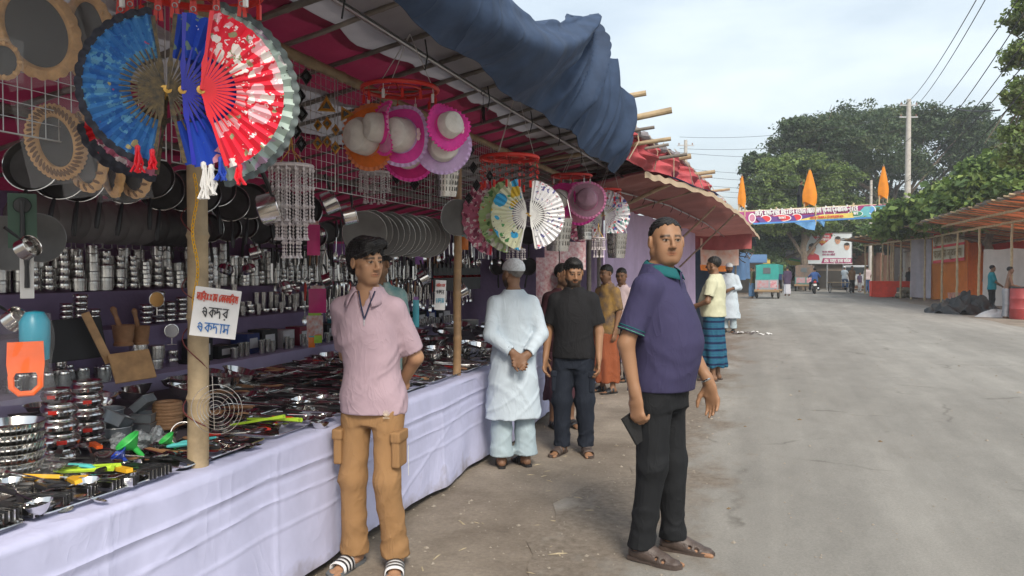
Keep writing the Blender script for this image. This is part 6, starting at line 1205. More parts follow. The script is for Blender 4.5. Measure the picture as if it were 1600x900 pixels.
TORSO = {'slim': [(.8, .142, .1, -.005), (.92, .146, .102, -.005), (1.05, .132, .093, 0), (1.2, .14, .1, .005), (1.3, .146, .1, .0), (1.37, .13, .086, -.005), (1.42, .092, .072, -.01), (1.46, .075, .062, -.008), (1.49, .06, .055, -.005)],
         'avg': [(.8, .155, .112, -.005), (.92, .162, .115, 0), (1.05, .155, .114, .01), (1.2, .162, .116, .01), (1.3, .168, .113, .0), (1.37, .152, .097, -.005), (1.42, .112, .08, -.01), (1.46, .078, .066, -.01), (1.49, .062, .056, -.005)],
         'belly': [(.8, .156, .122, 0), (.9, .16, .132, .01), (1.0, .165, .152, .03), (1.1, .168, .163, .042), (1.2, .166, .152, .028), (1.3, .166, .13, .008), (1.37, .146, .108, -.006), (1.42, .105, .088, -.012), (1.46, .084, .07, -.014), (1.49, .066, .06, -.01)]}
def grow(keys, d): return [(k[0], k[1]+d, k[2]+d)+tuple(k[3:]) for k in keys]
def person(label, loc, face, H=1.7, vox=.009, fvox=.0045, build='avg', skin=(.22, .115, .065), arms=None, legs=None, head=(0, 0, 0), hands=None, top=None, bottom=None, feet='sandal', hair='short', beard=0., stub=.25, full=.5, group='people at the street fair', lean=(0, 0), extras=None, far=False, ground=0., hat=None, footdir=(0, 0), name='person', hairm=None, brow=1., drop=0.):
    s = H/1.738; fx, fy = face[0], face[1]; th = math.atan2(-fx, fy)
    P = thing(name, label, 'person', group=group, M=TR(loc[0], loc[1], ground) @ rotz(th) @ Matrix.Scale(s, 4))
    sh = .172 if build == 'belly' else (.145 if build == 'slim' else .157)
    A = {'R': [(sh, -.005, 1.372), (sh+.05, -.03, 1.11), (sh+.05, .03, .87)], 'L': [(-sh, -.005, 1.372), (-sh-.05, -.03, 1.11), (-sh-.05, .03, .87)]}
    Lg = {'R': [(.092, 0, .9), (.1, .015, .485), (.105, -.015, .085)], 'L': [(-.092, 0, .9), (-.1, .015, .485), (-.105, -.015, .085)]}
    for k, v in (arms or {}).items(): A[k] = [A[k][0] if v[0] is None else v[0], v[1], v[2]]
    for k, v in (legs or {}).items(): Lg[k] = [Lg[k][0] if v[0] is None else v[0], v[1], v[2]]
    lx, ly = lean; C = np.array((lx, ly+.022+drop*.4, 1.622-drop)); Rm = rotm(*head); hs = .955
    TK = [(k[0], k[1], k[2], k[3]+ly*smooth1((k[0]-.85)/.6), lx*smooth1((k[0]-.85)/.6)) for k in TORSO[build]]
    for k in A: A[k] = [tuple(np.array(A[k][0])+np.array((lx, ly, 0)))]+A[k][1:]
    # ---- skin: one body mesh
    S = SDF(); S.loft(grow(TK, -.012), .03)
    S.rc((lx*.95, ly-.012, 1.42), (C[0], C[1]-.012, C[2]-.07), .056+.008*full, .05+.008*full, .035)
    head_ops(S, C, Rm, hs, full)
    HD = {}
    for k in 'RL':
        a, b, c = A[k]; S.rc(a, b, .05, .039, .03); S.rc(b, c, .041, .027, .02); d = np.array(c)-np.array(b); d /= np.linalg.norm(d)
        hd = (hands or {}).get(k, {}); sg = 1 if k == 'R' else -1; dd = np.array(hd.get('dir', d+np.array((0, .0, -.2)))); nn = np.array(hd.get('n', (-sg, .15, 0))); HD[k] = (c, dd, nn)
        if not far: hand_ops(S, np.array(c)+d*.02, dd, nn, hd.get('curl', .35), hd.get('side', 1 if k == 'L' else -1), hd.get('s', 1.02), hd.get('thumb', .4), curls=hd.get('curls'))
        else: S.rc(c, np.array(c)+dd/np.linalg.norm(dd)*.13, .03, .028, .02, flat=(nn, .5))
        a, b, c = Lg[k]; S.rc(a, b, .078, .054, .03); S.rc(b, c, .055, .036, .03)
        fd = footdir[0 if k == 'R' else 1]; f = np.array((math.sin(fd), math.cos(fd), 0)); ak = np.array(c); S.rc(ak+f*-.025+(0, 0, -.045), ak+f*.02+(0, 0, -.04), .034, .036, .03); S.rc(ak+f*.02+(0, 0, -.035), ak+f*.12+(0, 0, -.062), .036, .024, .03, flat=((0, 0, 1), .9)); S.rc(ak+f*.1+(0, 0, -.066), ak+f*.165+(0, 0, -.07), .036, .03, .02, flat=((0, 0, 1), .45))
        if not far:
            for i in range(5): o_ = np.array((f[1], -f[0], 0))*(.03-.015*i)*(1 if k == 'L' else -1); S.rc(ak+f*.16+o_+(0, 0, -.07), ak+f*(.205-.008*i)+o_+(0, 0, -.073), .011 if i else .014, .009 if i else .012, .006)
    lim = .75; Vs, Qs, Cs = [], [], []; off = 0
    def part(lo, hi, h, head_=False):
        nonlocal off
        V, Q = S.mesh(h, lo, hi)
        if not len(V): return
        c = head_color(V, C, Rm, hs, skin, beard, stub, brow) if head_ else np.tile(np.array(skin), (len(V), 1))*(1+.06*np.sin(V[:, :1]*40)*np.sin(V[:, 2:]*31))
        Vs.append(V); Qs.append(Q+off); Cs.append(c); off += len(V)
    zs = C[2]-.15
    if far: part((-.5, -.5, -.01), (.5, .55, 1.8), vox, False)
    else:
        part((C[0]-.15, C[1]-.17, zs), (C[0]+.15, C[1]+.17, 1.8), fvox, True); part((-.55, -.55, .0), (.55, .6, zs+fvox), vox*.75 if not far else vox)
    bm_ = obj('body', np_mesh('body', np.concatenate(Vs), np.concatenate(Qs), SKIN, True, np.concatenate(Cs)), P)
    def cloth_obj(nm, SD, m, lo=(-.6, -.6, -.02), hi=(.6, .65, 1.85), h=None, parent=None):
        V, Q = SD.mesh(h or vox, lo, hi)
        if len(V): return obj(nm, np_mesh(nm, V, Q, m, True), parent or P)
    def along(arm, t):
        a, b, c = [np.array(q, float) for q in arm]; l1, l2 = np.linalg.norm(b-a), np.linalg.norm(c-b); q = t*(l1+l2)
        return (a+(b-a)*q/l1, (b-a)/l1, 0) if q < l1 else (b+(c-b)*min(1, (q-l1)/l2), (c-b)/l2, 1)
    # ---- upper garment
    if top:
        t_ = dict(hem=.8, off=.016, sl=.42, slr=.066, neck=.068, fold=.0045, flare=0., v=0, side=0.); t_.update(top); T = SDF()
        keys = [k for k in TK]
        if t_['hem'] < .8:
            zz = np.linspace(t_['hem'], .78, 6); keys = [(z, .172+t_['flare']*(1-(z-t_['hem'])/(.8-t_['hem'])), .12+t_['flare']*.8*(1-(z-t_['hem'])/(.8-t_['hem'])), 0, 0) for z in zz]+keys
        T.loft([(k[0], k[1]+.016*smooth1((1.0-k[0])/.12), k[2]+.016*smooth1((1.0-k[0])/.12), k[3], k[4]) for k in keys], .03, t_['off'], z0=t_['hem'], fold=None)
        for k in 'RL':
            a, b, c = [np.array(q, float) for q in A[k]]; e, ed, seg = along(A[k], t_['sl']); r0 = t_['slr']; inn = np.array((lx+(a[0]-lx)*.55, a[1], a[2]+.02))
            T.rc(inn, a, .052, r0-.008, .045)
            if seg == 0: T.rc(a, e+ed*.08, r0, r0*.98, .03, clip=[(e, ed)])
            else: T.rc(a, b, r0, r0*.85, .03); T.rc(b, e+ed*.05, r0*.84, t_.get('cuff', r0*.62), .025, clip=[(e, ed)])
        T.warp(folds(t_['fold'], 1., len(label)*.7))
        if t_['fold'] > 0:
            wz = t_['hem']+.12; T.warp(lambda P_: -t_['fold']*.8*np.exp(-(np.sin(26*P_[..., 2]+9*P_[..., 0]+2*np.sin(12*P_[..., 1]))/.3)**2)*np.clip(np.sin(9*P_[..., 0]+5*P_[..., 1]+8*P_[..., 2]), 0, 1)*np.exp(-((P_[..., 2]-1.05)/.12)**2))
        for k in 'RL':
            e, ed, seg = along(A[k], t_['sl']); T.rc(e-ed*.035, e+ed*.06, t_['slr']*.78 if seg == 0 else t_.get('cuff', t_['slr']*.62)*.8, t_['slr']*.85 if seg == 0 else t_.get('cuff', t_['slr']*.62)*.84, .004, 's')
        nk = np.array((lx*.97, ly-.005, 1.46)); T.rc(nk+(0, .0, -.005), nk+(0, .035, .2), t_['neck'], t_['neck'], .008, 's')
        if t_['v']: T.rc(nk+(0, .09, -t_['v']), nk+(0, .06, .04), .004, .05, .006, 's', flat=((0, 1, 0), 1.0))
        if t_['side']:
            for sg in (-1, 1): T.rc((sg*.2, 0, t_['hem']-.1), (sg*.2, 0, t_['side']), .02, .004, .0, 's', flat=((1, 0, 0), 1))
        cloth_obj('shirt' if t_['hem'] > .7 else 'tunic', T, t_['m'], lo=(-.6, -.6, t_['hem']-.02), hi=(.6, .65, 1.56))
        if t_.get('trim'):
            for k in 'RL':
                e, ed, seg = along(A[k], t_['sl'])
                for (o0, o1, mm) in t_['trim']: B = SDF(); B.rc(e-ed*.06, e+ed*.06, t_['slr']*1.015+.0015, t_['slr']*1.0+.0015, 0, clip=[(e+ed*o1, ed), (e+ed*o0, -ed)]); B.warp(folds(t_['fold'], 1., len(label)*.7)); B.rc(e-ed*.07, e+ed*.07, t_['slr']*.8, t_['slr']*.85, .002, 's'); cloth_obj('sleeve_trim', B, mm, lo=e-.12, hi=e+.12, h=.004)
        if t_.get('collar'):
            cm, ch, op = t_['collar']
            for sg in (-1, 1):
                mb = MB()
                def cf(u, v, sg=sg):
                    a = PI/2*(-1)+sg*(u*(PI-op)); rr_ = .062+.01*full+ch*.8*v*(1 if u < .7 else 1+.35*(u-.7)/.3); z = 1.505-.012*u*2+ch*.25-(ch+.02*u)*v*v-.004
                    return (nk[0]+rr_*math.cos(a)*1.04, nk[1]+.008+rr_*math.sin(a)*.98+.012*u, z-.022*u)
                mb.grid(cf, 16, 6); o = mb.build('collar', cm, P); so_ = o.modifiers.new('t', 'SOLIDIFY'); so_.thickness = .004
    # ---- lower garment
    if bottom:
        b_ = dict(r=(.098, .078, .062), top=1.0, end=.07, fold=.006, kind='pants'); b_.update(bottom); Bt = SDF()
        if b_['kind'] == 'pants':
            hipk = [(z, k[1]+.004, k[2]+.006, k[3], k[4]) for z, k in ((kk[0], kk) for kk in TK) if z <= 1.1]; Bt.loft(hipk, .03, 0, z0=.77, z1=b_['top'])
            for k in 'RL':
                a, b, c = [np.array(q, float) for q in Lg[k]]; r0, r1, r2 = b_['r']; d = (c-b)/np.linalg.norm(c-b); Bt.rc(a*np.array((.95, 1, 1)), b, r0, r1, .03); Bt.rc(b, c+d*.03, r1, r2, .03); Bt.rc(c-d*.03, c+d*.015, r2*1.02, r2*1.12, .03)
            f_ = b_['fold']; Bt.warp(folds(f_, 1., 1.3)); Bt.warp(lambda P_: -f_*.9*np.exp(-(np.sin(34*P_[..., 2]+22*P_[..., 0]+2.5*np.sin(17*P_[..., 1]))/.32)**2)*np.clip(.35+np.sin(16*P_[..., 0]+13*P_[..., 1]+9*P_[..., 2]), 0, 1)*(np.exp(-((P_[..., 2]-.15)/.08)**2)+.6*np.exp(-((P_[..., 2]-.48)/.08)**2)+.7*np.exp(-((P_[..., 2]-.84)/.05)**2)))
            Bt.plane((0, 0, b_['end']), (0, 0, -1))
            if top and top.get('hem', .8) > .6: Bt.plane((0, 0, top.get('hem', .8)+.025), (0, 0, 1))
            if b_.get('cargo'):
                for k in 'RL':
                    a, b = np.array(Lg[k][0]), np.array(Lg[k][1]); m_ = a*.3+b*.7; sg = 1 if k == 'R' else -1
                    Pk = SDF()
                    for (cz, hz_, ex) in ((-.03, .068, 0.), (.052, .02, .006)):
                        def bx_(P_, cz=cz, hz_=hz_, ex=ex): q = np.abs(P_-(m_+np.array((sg*.066, .012, .06+cz))))-np.array((.014+ex, .056+ex, hz_)); return np.linalg.norm(np.maximum(q, 0), axis=-1)+np.minimum(q.max(-1), 0)-.008
                        Pk.add(bx_, m_-.3, m_+.3, .0)
                    cloth_obj('pocket', Pk, b_['m'], lo=m_-.2, hi=m_+.22, h=.006)
            cloth_obj('trousers', Bt, b_['m'], lo=(-.45, -.5, 0), hi=(.45, .55, 1.06))
        else:
            w0, w1 = b_.get('w', (.175, .19)); Bt.loft([(b_['end'], w1, w1*.85, .0, 0), (.5, w1*.98, w1*.82, .02, 0), (.8, .185, .14, .01, 0), (b_['top'], w0, w0*.75, 0, 0)], .02, 0)
            Bt.warp(lambda P_: .012*np.sin(np.arctan2(P_[..., 1], P_[..., 0])*7+3*P_[..., 2])*np.clip((.95-P_[..., 2])/.6, 0, 1)); Bt.warp(folds(.006, 1., .4)); (Bt.plane((0, 0, top.get('hem', .8)+.02), (0, 0, 1)) if top else None); Bt.ell((0, 0, b_['end']), (w1*.8, w1*.65, .03), .005, 's')
            cloth_obj('wrap_skirt', Bt, b_['m'], lo=(-.45, -.5, 0), hi=(.45, .55, 1.1))
    # ---- hair, cap
    def hw(p): return C+Rm @ (np.array(p, float)*hs)
    if hair:
        Hh = SDF(); hm = hairm or HAIRM
        th_ = {'short': .007, 'thin': .005, 'boy': .018, 'crop': .003, 'thick': .013}[hair]
        Hh.ell(C+Rm @ (np.array((0, -.017, .037))*hs), np.array(((.0755+th_)*(1+.06*max(0, full)), .0965+th_, .084+th_*1.25))*hs, 0, 'u', Rm)
        if hair == 'boy':
            for (c, r) in (((.028, .055, .10), (.05, .055, .032)), ((-.028, .058, .102), (.05, .055, .034)), ((-.055, .062, .07), (.026, .036, .034)), ((-.02, .082, .078), (.045, .02, .026)), ((.035, .075, .083), (.04, .022, .026)), ((.045, .07, .055), (.036, .028, .036)), ((.062, .05, .045), (.022, .03, .04)), ((.068, .02, .03), (.016, .035, .05)), ((-.068, .02, .03), (.016, .035, .05)), ((0, -.095, -.03), (.055, .025, .05))): Hh.ell(hw(c), r, .018, 'u', Rm)
        if hair == 'thick': Hh.ell(hw((0, .045, .1)), (.062, .05, .03), .02, 'u', Rm)
        sl, z0 = {'short': (.58, .02), 'thin': (.9, .03), 'boy': (.42, .012), 'crop': (.6, .02), 'thick': (.55, .018)}[hair]
        def cut(P_): L_ = (P_-C) @ Rm; y, z = L_[..., 1], L_[..., 2]; x = np.abs(L_[..., 0]); pl = (sl*y+z0-z+(.012*np.clip((x-.035)/.03, 0, 1)*(y > .03) if hair in ('thin', 'short') else 0)+(.035*np.clip((L_[..., 0]*-1+.0)/.05, 0, 1)*(y > .05) if hair == 'boy' else 0)); pl = np.where(y < -.06, np.minimum(pl, -.075-z), pl); return -(pl*.85+(.006*np.sin(L_[..., 0]*160+40*z)+.004*np.sin(L_[..., 0]*310)))
        Hh.add(cut, (-9, -9, -9), (9, 9, 9), 0, 's')
        Hh.warp(lambda P_: .0022*np.sin((P_ @ Rm[:, 0])*190+30*np.sin(P_[..., 2]*22))+.0016*np.sin((P_ @ Rm[:, 1])*240+(P_ @ Rm[:, 0])*90))
        cloth_obj('hair', Hh, hm, lo=C-.17, hi=C+.17, h=fvox if not far else vox*.8)
    if hat == 'cap':
        Hc = SDF(); Hc.ell(hw((0, -.016, .045)), (.088, .108, .088), 0, 'u', Rm); Hc.add(lambda P_: -(((.028+.12*((P_-C) @ Rm)[..., 1])-((P_-C) @ Rm)[..., 2])), (-9, -9, -9), (9, 9, 9), 0, 's'); None
        mcap = mat('white_crochet_cap', (.55, .58, .6), .85, var=.2, scale=60, bump=.6, bscale=140, dist=.004); cloth_obj('cap', Hc, mcap, lo=C-.18, hi=C+.2, h=fvox if not far else vox*.8)
    # ---- footwear
    if feet:
        for k in 'RL':
            c = np.array(Lg[k][2]); fd = footdir[0 if k == 'R' else 1]; f = np.array((math.sin(fd), math.cos(fd), 0)); sd = np.array((f[1], -f[0], 0)); o = np.array((c[0], c[1], c[2]-.085)); fw = thing('tmp', '', '') if False else None
            kind, m1, m2 = feet
            mb = MB(); out = [(-.075, 0), (-.068, .026), (-.03, .036), (.05, .036), (.11, .046), (.165, .045), (.2, .032), (.218, 0)]; out = out+[(a, -b) for a, b in out[-2:0:-1]]; pl = [Vector(o+f*a+sd*b) for a, b in out]; mb.prism([p+Vector((0, 0, .002)) for p in pl], (0, 0, .02)); sole = mb.build('sandal', m1, P)
            if kind == 'shoe':
                Sh = SDF(); ak = c; Sh.rc(ak+f*-.028+(0, 0, -.04), ak+f*.03+(0, 0, -.038), .042, .043, .03); Sh.rc(ak+f*.02+(0, 0, -.03), ak+f*.12+(0, 0, -.058), .044, .034, .03); Sh.rc(ak+f*.1+(0, 0, -.06), ak+f*.172+(0, 0, -.066), .045, .036, .02, flat=((0, 0, 1), .62)); Sh.rc(ak+(0, 0, -.005)+f*-.01, ak+(0, 0, .12)+f*-.02, .046, .06, .01, 's')
                for q in (.06, .095, .13):
                    for sg in (-1, 1): Sh.ell(ak+f*q+sd*sg*.034+(0, 0, -.045+.1*(.06-q)), (.007, .012, .014), .002, 's')
                cloth_obj('upper', Sh, m1, lo=ak-.24, hi=ak+.26, h=.005, parent=sole)
            else:
                for (q, wd, hh, mm) in ((.115, .05, .048, m2), (.03, .03, .075, m2), (.075, .02, .06, m2)) if kind == 'sandal' else ((.105, .09, .055, m2),):
                    mb = MB(); mb.grid(lambda u, v: Vector(o+f*(q-wd/2+wd*v)+sd*(-.05+.0)*math.cos(PI*u)+np.array((0, 0, .014+(hh-(v-.5)*.02)*math.sin(PI*u)**.6))), 14, 3); o2 = mb.build('strap', mm, sole)
                    if kind == 'slide':
                        for vv in (.22, .5, .78): m2_ = MB(); m2_.grid(lambda u, v: Vector(o+f*(q-wd/2+wd*(vv-.07+.14*v))+sd*-.0535*math.cos(PI*u)+np.array((0, 0, .0165+(hh+.0035-(vv-.5)*.02)*math.sin(PI*u)**.6))), 14, 1); m2_.build('stripe', BLK, sole)
                    sm_ = o2.modifiers.new('t', 'SOLIDIFY'); sm_.thickness = .005
    if extras: extras(P, A, Lg, HD, C, Rm)
    return P
# ------------------------------------------------------------------ the people in view
def gp(px, py, Z=.02): p = at(px, py, Z=Z); return (p.x, p.y)
def dirv(right, away): v = cR*right+cFh*away; return (v.x, v.y)
SKM = (.28, .15, .083); SKD = (.19, .1, .057); SKL = (.36, .2, .115)
PURPOLO = clothm('purple_polo', (.042, .038, .088)); TEAL = clothm('teal_collar', (.012, .1, .11)); LIME = clothm('green_stripe', (.1, .35, .25))
BLKTR = clothm('black_trousers', (.012, .013, .015), .8); BRN = mat('brown_leather', (.07, .05, .042), .5, var=.25, scale=30, bump=.3, bscale=120)
def watch(P, A, Lg, HD, C, Rm):
    a, b, c = [Vector(q) for q in A['L']]; d = (c-b).normalized(); M = frame(c-d*.0, z=d, x=(-1, 0, 0)); mb = MB(); mb.torus(.031, .006, 24, 6, M @ Matrix.Diagonal((1, .9, 1.6, 1))); w = mb.build('watch_band', SS, P); mb = MB(); mb.lathe([(0, .006), (.016, .005), (.018, 0), (0, 0)], 18, M @ TR(.031, 0, 0) @ Matrix.Rotation(PI/2, 4, 'Y')); mb.build('watch_case', WHP, w)
    mb = MB(); mb.grid(lambda u, v: (-.018+.036*u, .002+(.106 if v > .66 else .106+.032*(1-v/.66)), 1.30+.15*v), 2, 6); mb.build('placket', PURPOLO, P); mb = MB()
    for z in (1.40, 1.34): mb.lathe([(0, .003), (.005, .002), (.0055, 0)], 10, TR(0, .118 if z > 1.37 else .128, z) @ Matrix.Rotation(-PI/2, 4, 'X'))
    mb.build('buttons', mat('button', (.03, .03, .05), .4, var=0), P)
p = gp(1030, 869); hz = road_z(*p)
person('man in a dark purple polo shirt and black trousers holding a wallet on the road', p, dirv(.85, -.53), 1.815, .008, .0038, 'belly', SKM,
    arms={'R': (None, (.235, -.085, 1.10), (.24, -.035, .865)), 'L': (None, (-.24, .05, 1.10), (-.245, .165, .885))},
    legs={'R': (None, (.1, .0, .485), (.1, -.055, .085)), 'L': (None, (-.1, .03, .485), (-.115, .03, .085))}, drop=.018, head=(-R(50), -.02, 0), footdir=(.05, -.1),
    hands={'R': dict(dir=(0, .12, -1), n=(-1, .3, 0), curls=(.75, .8, .85, .9), thumb=.9), 'L': dict(dir=(-.05, .2, -1), n=(.9, -.25, 0), curl=.28, thumb=.3)},
    top=dict(m=PURPOLO, hem=.86, off=.014, sl=.44, slr=.068, neck=.07, fold=.004, collar=(TEAL, .034, .32), trim=[(-.03, -.022, TEAL), (-.014, -.008, LIME)]), bottom=dict(m=BLKTR, r=(.095, .072, .056), fold=.006), feet=('shoe', BRN, BRN), hair='thin', stub=.1, full=1., extras=watch, ground=hz)
def wallet(loc, M):
    t = thing('wallet', 'black folding wallet gripped in the hand of the man in the purple polo', 'wallet', M=M); mb = MB(); mb.box((0, 0, 0), (.085, .16, .009)); o = mb.build('cover', mat('black_leather', (.012, .012, .013), .35, bump=.2), t, smooth=False); mb = MB(); mb.box((.002, 0, .0075), (.083, .158, .006)); mb.build('flap', MATS['black_leather'], t, smooth=False)
wp_ = at(992, 668, 3.93); wallet(None, frame(wp_, z=-cFh+cR*.3, y=cR*-.5+Vector((0, 0, .8))))
# youth in the pink polo
PKP = clothm('dusty_pink_polo', (.40, .295, .34)); TAN = clothm('tan_cargo_cotton', (.29, .165, .075)); NVY = clothm('navy_piping', (.03, .035, .07))
def boy_ex(P, A, Lg, HD, C, Rm):
    mb = MB(); 
    for sg in (-1, 1): mb.tube([(sg*.045, .088, 1.47), (sg*.022, .112, 1.395), (0, .124, 1.325)], .0045, 6)
    mb.build('placket_piping', NVY, P); mb = MB(); mb.tube([(0, .125, 1.33), (0, .127, 1.295)], .003, 6); mb.build('zip', SS, P)
    mb = MB()
    for sg, x in ((1, .19), (-1, -.19)): mb.grid(lambda u, v: (x+sg*.002, .0+.012*(u-.5), .5+.16*v), 2, 3)
    mb.build('white_panel', WHP, P)
    mb = MB(); c = Vector((-.115, .116, .845))
    for r_ in (.012, .018): mb.tube([c+Vector((r_*math.cos(a), .004, r_*.7*math.sin(a))) for a in [PI+i*PI/10 for i in range(11)]], .0014, 4)
    for k in range(5): a = PI/2+(k-2)*.5; mb.tube([c+Vector((0, .004, -.01)), c+Vector((.02*math.cos(a), .004, .018*math.sin(a)))], .0014, 4)
    mb.tube([c+Vector((-.018, .004, -.022)), c+Vector((.018, .004, -.022))], .0022, 4); mb.build('embroidered_emblem', mat('pale_thread', (.6, .5, .38), .8), P)
p = gp(585, 886, 0)
person('youth in a pale pink polo and tan cargo trousers, hands behind his back', p, dirv(-.2, -1), 1.70, .008, .0038, 'slim', SKL,
    arms={'R': (None, (.185, -.085, 1.12), (.09, -.185, .98)), 'L': (None, (-.2, -.1, 1.11), (-.09, -.185, .95))}, legs={'R': (None, (.105, .03, .485), (.115, -.01, .085)), 'L': (None, (-.095, .06, .485), (-.115, -.01, .085))}, head=(R(58), -.08, .03), footdir=(.25, -.3), lean=(.03, 0),
    hands={'R': dict(dir=(-1, -.1, -.2), n=(0, -1, 0), curl=.3, side=-1), 'L': dict(dir=(1, -.1, -.2), n=(0, -1, 0), curl=.3, side=1)},
    top=dict(m=PKP, hem=.83, off=.018, sl=.5, slr=.063, neck=.066, fold=.005, v=.11, collar=(PKP, .06, .55)), bottom=dict(m=TAN, r=(.084, .068, .064), fold=.006, cargo=True, top=.98), feet=('slide', mat('grey_slide_sole', (.12, .13, .14), .7), mat('striped_band', (.65, .65, .66), .6)), hair='boy', stub=.1, full=-.35, extras=boy_ex)
# older man in white tunic, seen from behind
WKU = clothm('white_tunic_cotton', (.45, .52, .58), .8); GPJ = clothm('pale_blue_pyjama', (.34, .42, .46))
p = gp(802, 728, 0)
person('man in long white tunic and cap, hands clasped behind his back', p, dirv(-.25, 1), 1.62, .009, .0045, 'avg', SKD,
    arms={'R': (None, (.222, -.085, 1.12), (.065, -.195, .96)), 'L': (None, (-.22, -.09, 1.12), (-.055, -.205, .975))}, head=(R(28), -.05, 0), footdir=(-.2, .2),
    hands={'R': dict(dir=(-.9, -.1, -.45), n=(0, -1, .2), curl=.55, side=-1), 'L': dict(dir=(.6, -.1, -.8), n=(0, -1, 0), curl=.6, side=1)},
    top=dict(m=WKU, hem=.42, off=.018, sl=.96, slr=.066, cuff=.046, neck=.062, fold=.006, flare=.03, side=.62), bottom=dict(m=GPJ, r=(.09, .085, .09), fold=.006, end=.1), feet=('sandal', BLK, BLK), hair='crop', hat='cap', beard=.8, full=.3, hairm=mat('grey_hair', (.16, .15, .14), .7), extras=None)
# man in black
BTS = clothm('black_tshirt', (.014, .014, .016), .85); DNV = clothm('dark_navy_cargo', (.014, .018, .028))
p = gp(896, 708, 0)
person('bearded man in a black T-shirt and dark cargo trousers beside the man in white', p, dirv(-.22, -1), 1.63, .009, .0042, 'avg', SKM,
    arms={'R': (None, (.228, -.01, 1.1), (.245, .05, .87)), 'L': (None, (-.225, -.02, 1.1), (-.23, .05, .87))}, legs={'R': (None, (.1, .03, .485), (.1, .02, .085)), 'L': (None, (-.105, .02, .485), (-.11, -.02, .085))}, head=(R(22), -.28, 0), footdir=(.35, -.3),
    hands={'R': dict(curl=.4), 'L': dict(curl=.4)},
    top=dict(m=BTS, hem=.86, off=.02, sl=.42, slr=.07, neck=.066, fold=.005), bottom=dict(m=DNV, r=(.1, .085, .06), fold=.008, cargo=True), feet=('sandal', BRN, BRN), hair='thick', beard=.92, full=.5)
# man in a checked wrap skirt
def plaid():
    if 'checked_lungi' in MATS: return MATS['checked_lungi']
    m = clothm('checked_lungi', (.02, .08, .15)); n = m.node_tree.nodes; l = m.node_tree.links.new; b = n['Principled BSDF']; tc = n.new('ShaderNodeTexCoord'); prev = b.inputs['Base Color'].links[0].from_socket
    for ax, sc_, c in (('Z', 9, (.02, .11, .17)), ('X', 8, (.02, .1, .16)), ('Z', 3.2, (.01, .02, .06))):
        w = n.new('ShaderNodeTexWave'); w.bands_direction = ax; w.inputs['Scale'].default_value = sc_; l(tc.outputs['Object'], w.inputs['Vector']); r = n.new('ShaderNodeValToRGB'); l(w.outputs['Fac'], r.inputs[0]); r.color_ramp.elements[0].position = .75; r.color_ramp.elements[1].position = .85; x = n.new('ShaderNodeMix'); x.data_type = 'RGBA'; l(r.outputs[0], x.inputs['Factor']); l(prev, x.inputs['A']); x.inputs['B'].default_value = (*c, 1); prev = x.outputs['Result']
    l(prev, b.inputs['Base Color']); return m
CRM = clothm('cream_tshirt', (.5, .5, .36))
p = gp(1116, 594); person('man in a cream T-shirt and blue checked wrap skirt standing by the lavender stall', p, dirv(-.8, .5), 1.70, .011, .006, 'belly', SKD, arms={'R': (None, (.26, -.02, 1.12), (.26, .04, .87)), 'L': (None, (-.26, .02, 1.12), (-.2, .2, 1.05))}, head=(0, -.1, 0), footdir=(.15, -.1), top=dict(m=CRM, hem=.9, off=.02, sl=.42, slr=.073, fold=.005), bottom=dict(m=plaid(), kind='wrap', end=.2, top=1.0, w=(.18, .2)), feet=('sandal', BRN, BRN), hair='short', hands={'R': dict(curl=.5)}, ground=road_z(*p))
p = gp(1139, 519); person('bearded man in a white tunic and white cap beyond the checked skirt man', p, dirv(-.5, -1), 1.67, .014, .007, 'avg', SKD, head=(R(20), -.2, 0), top=dict(m=WKU, hem=.36, off=.03, sl=.9, slr=.08, cuff=.055, fold=.007, flare=.05), bottom=dict(m=GPJ, r=(.09, .08, .08), end=.1), feet=('sandal', BLK, BLK), hair='crop', hat='cap', beard=.9, ground=road_z(*p), arms={'R': (None, (.25, .0, 1.13), (.12, .18, 1.08)), 'L': (None, (-.25, .0, 1.13), (-.1, .2, 1.1))})
# people inside and beside the stall
TLS = clothm('teal_print_shirt', (.05, .3, .32), col2=(.5, .55, .5))
q = at(590, 420, 5.75); person('vendor in a teal patterned shirt behind the goods, half hidden by the youth', (q.x, q.y), dirv(.3, -1), 1.70, .014, .006, 'avg', SKM, head=(R(-35), -.35, 0), top=dict(m=TLS, sl=.5), bottom=dict(m=BLKTR), feet=None, hair='thick')
q = at(879, 432, 7.5); person('dark haired man standing behind the man in black', (q.x, q.y), dirv(.4, -1), 1.60, .014, .006, 'avg', SKD, head=(R(25), -.1, 0), top=dict(m=clothm('maroon_shirt', (.045, .015, .02)), sl=.5), bottom=dict(m=clothm('dark_print_wrap', (.07, .03, .04)), kind='wrap', end=.3), feet=('sandal', BLK, BLK), hair='short', stub=.5)
q = at(949, 430, 9.6); person('man in a rust orange wrap skirt and dark printed shirt at the stall end', (q.x, q.y), dirv(-.9, -.6), 1.60, .015, .007, 'avg', SKD, head=(0, -.2, 0), top=dict(m=clothm('dark_print_shirt', (.06, .05, .06), col2=(.3, .18, .05)), sl=.5), bottom=dict(m=clothm('orange_wrap', (.24, .07, .03)), kind='wrap', end=.15), feet=('sandal', BLK, BLK), hair='short')
q = at(972, 430, 10.6); person('boy in a pale shirt beside the lavender wall', (q.x, q.y), dirv(-.7, -.8), 1.56, .015, .007, 'slim', SKD, head=(R(20), -.2, 0), top=dict(m=clothm('pale_print_shirt', (.5, .4, .42)), sl=.5), bottom=dict(m=BLKTR), feet=('sandal', BLK, BLK), hair='short')
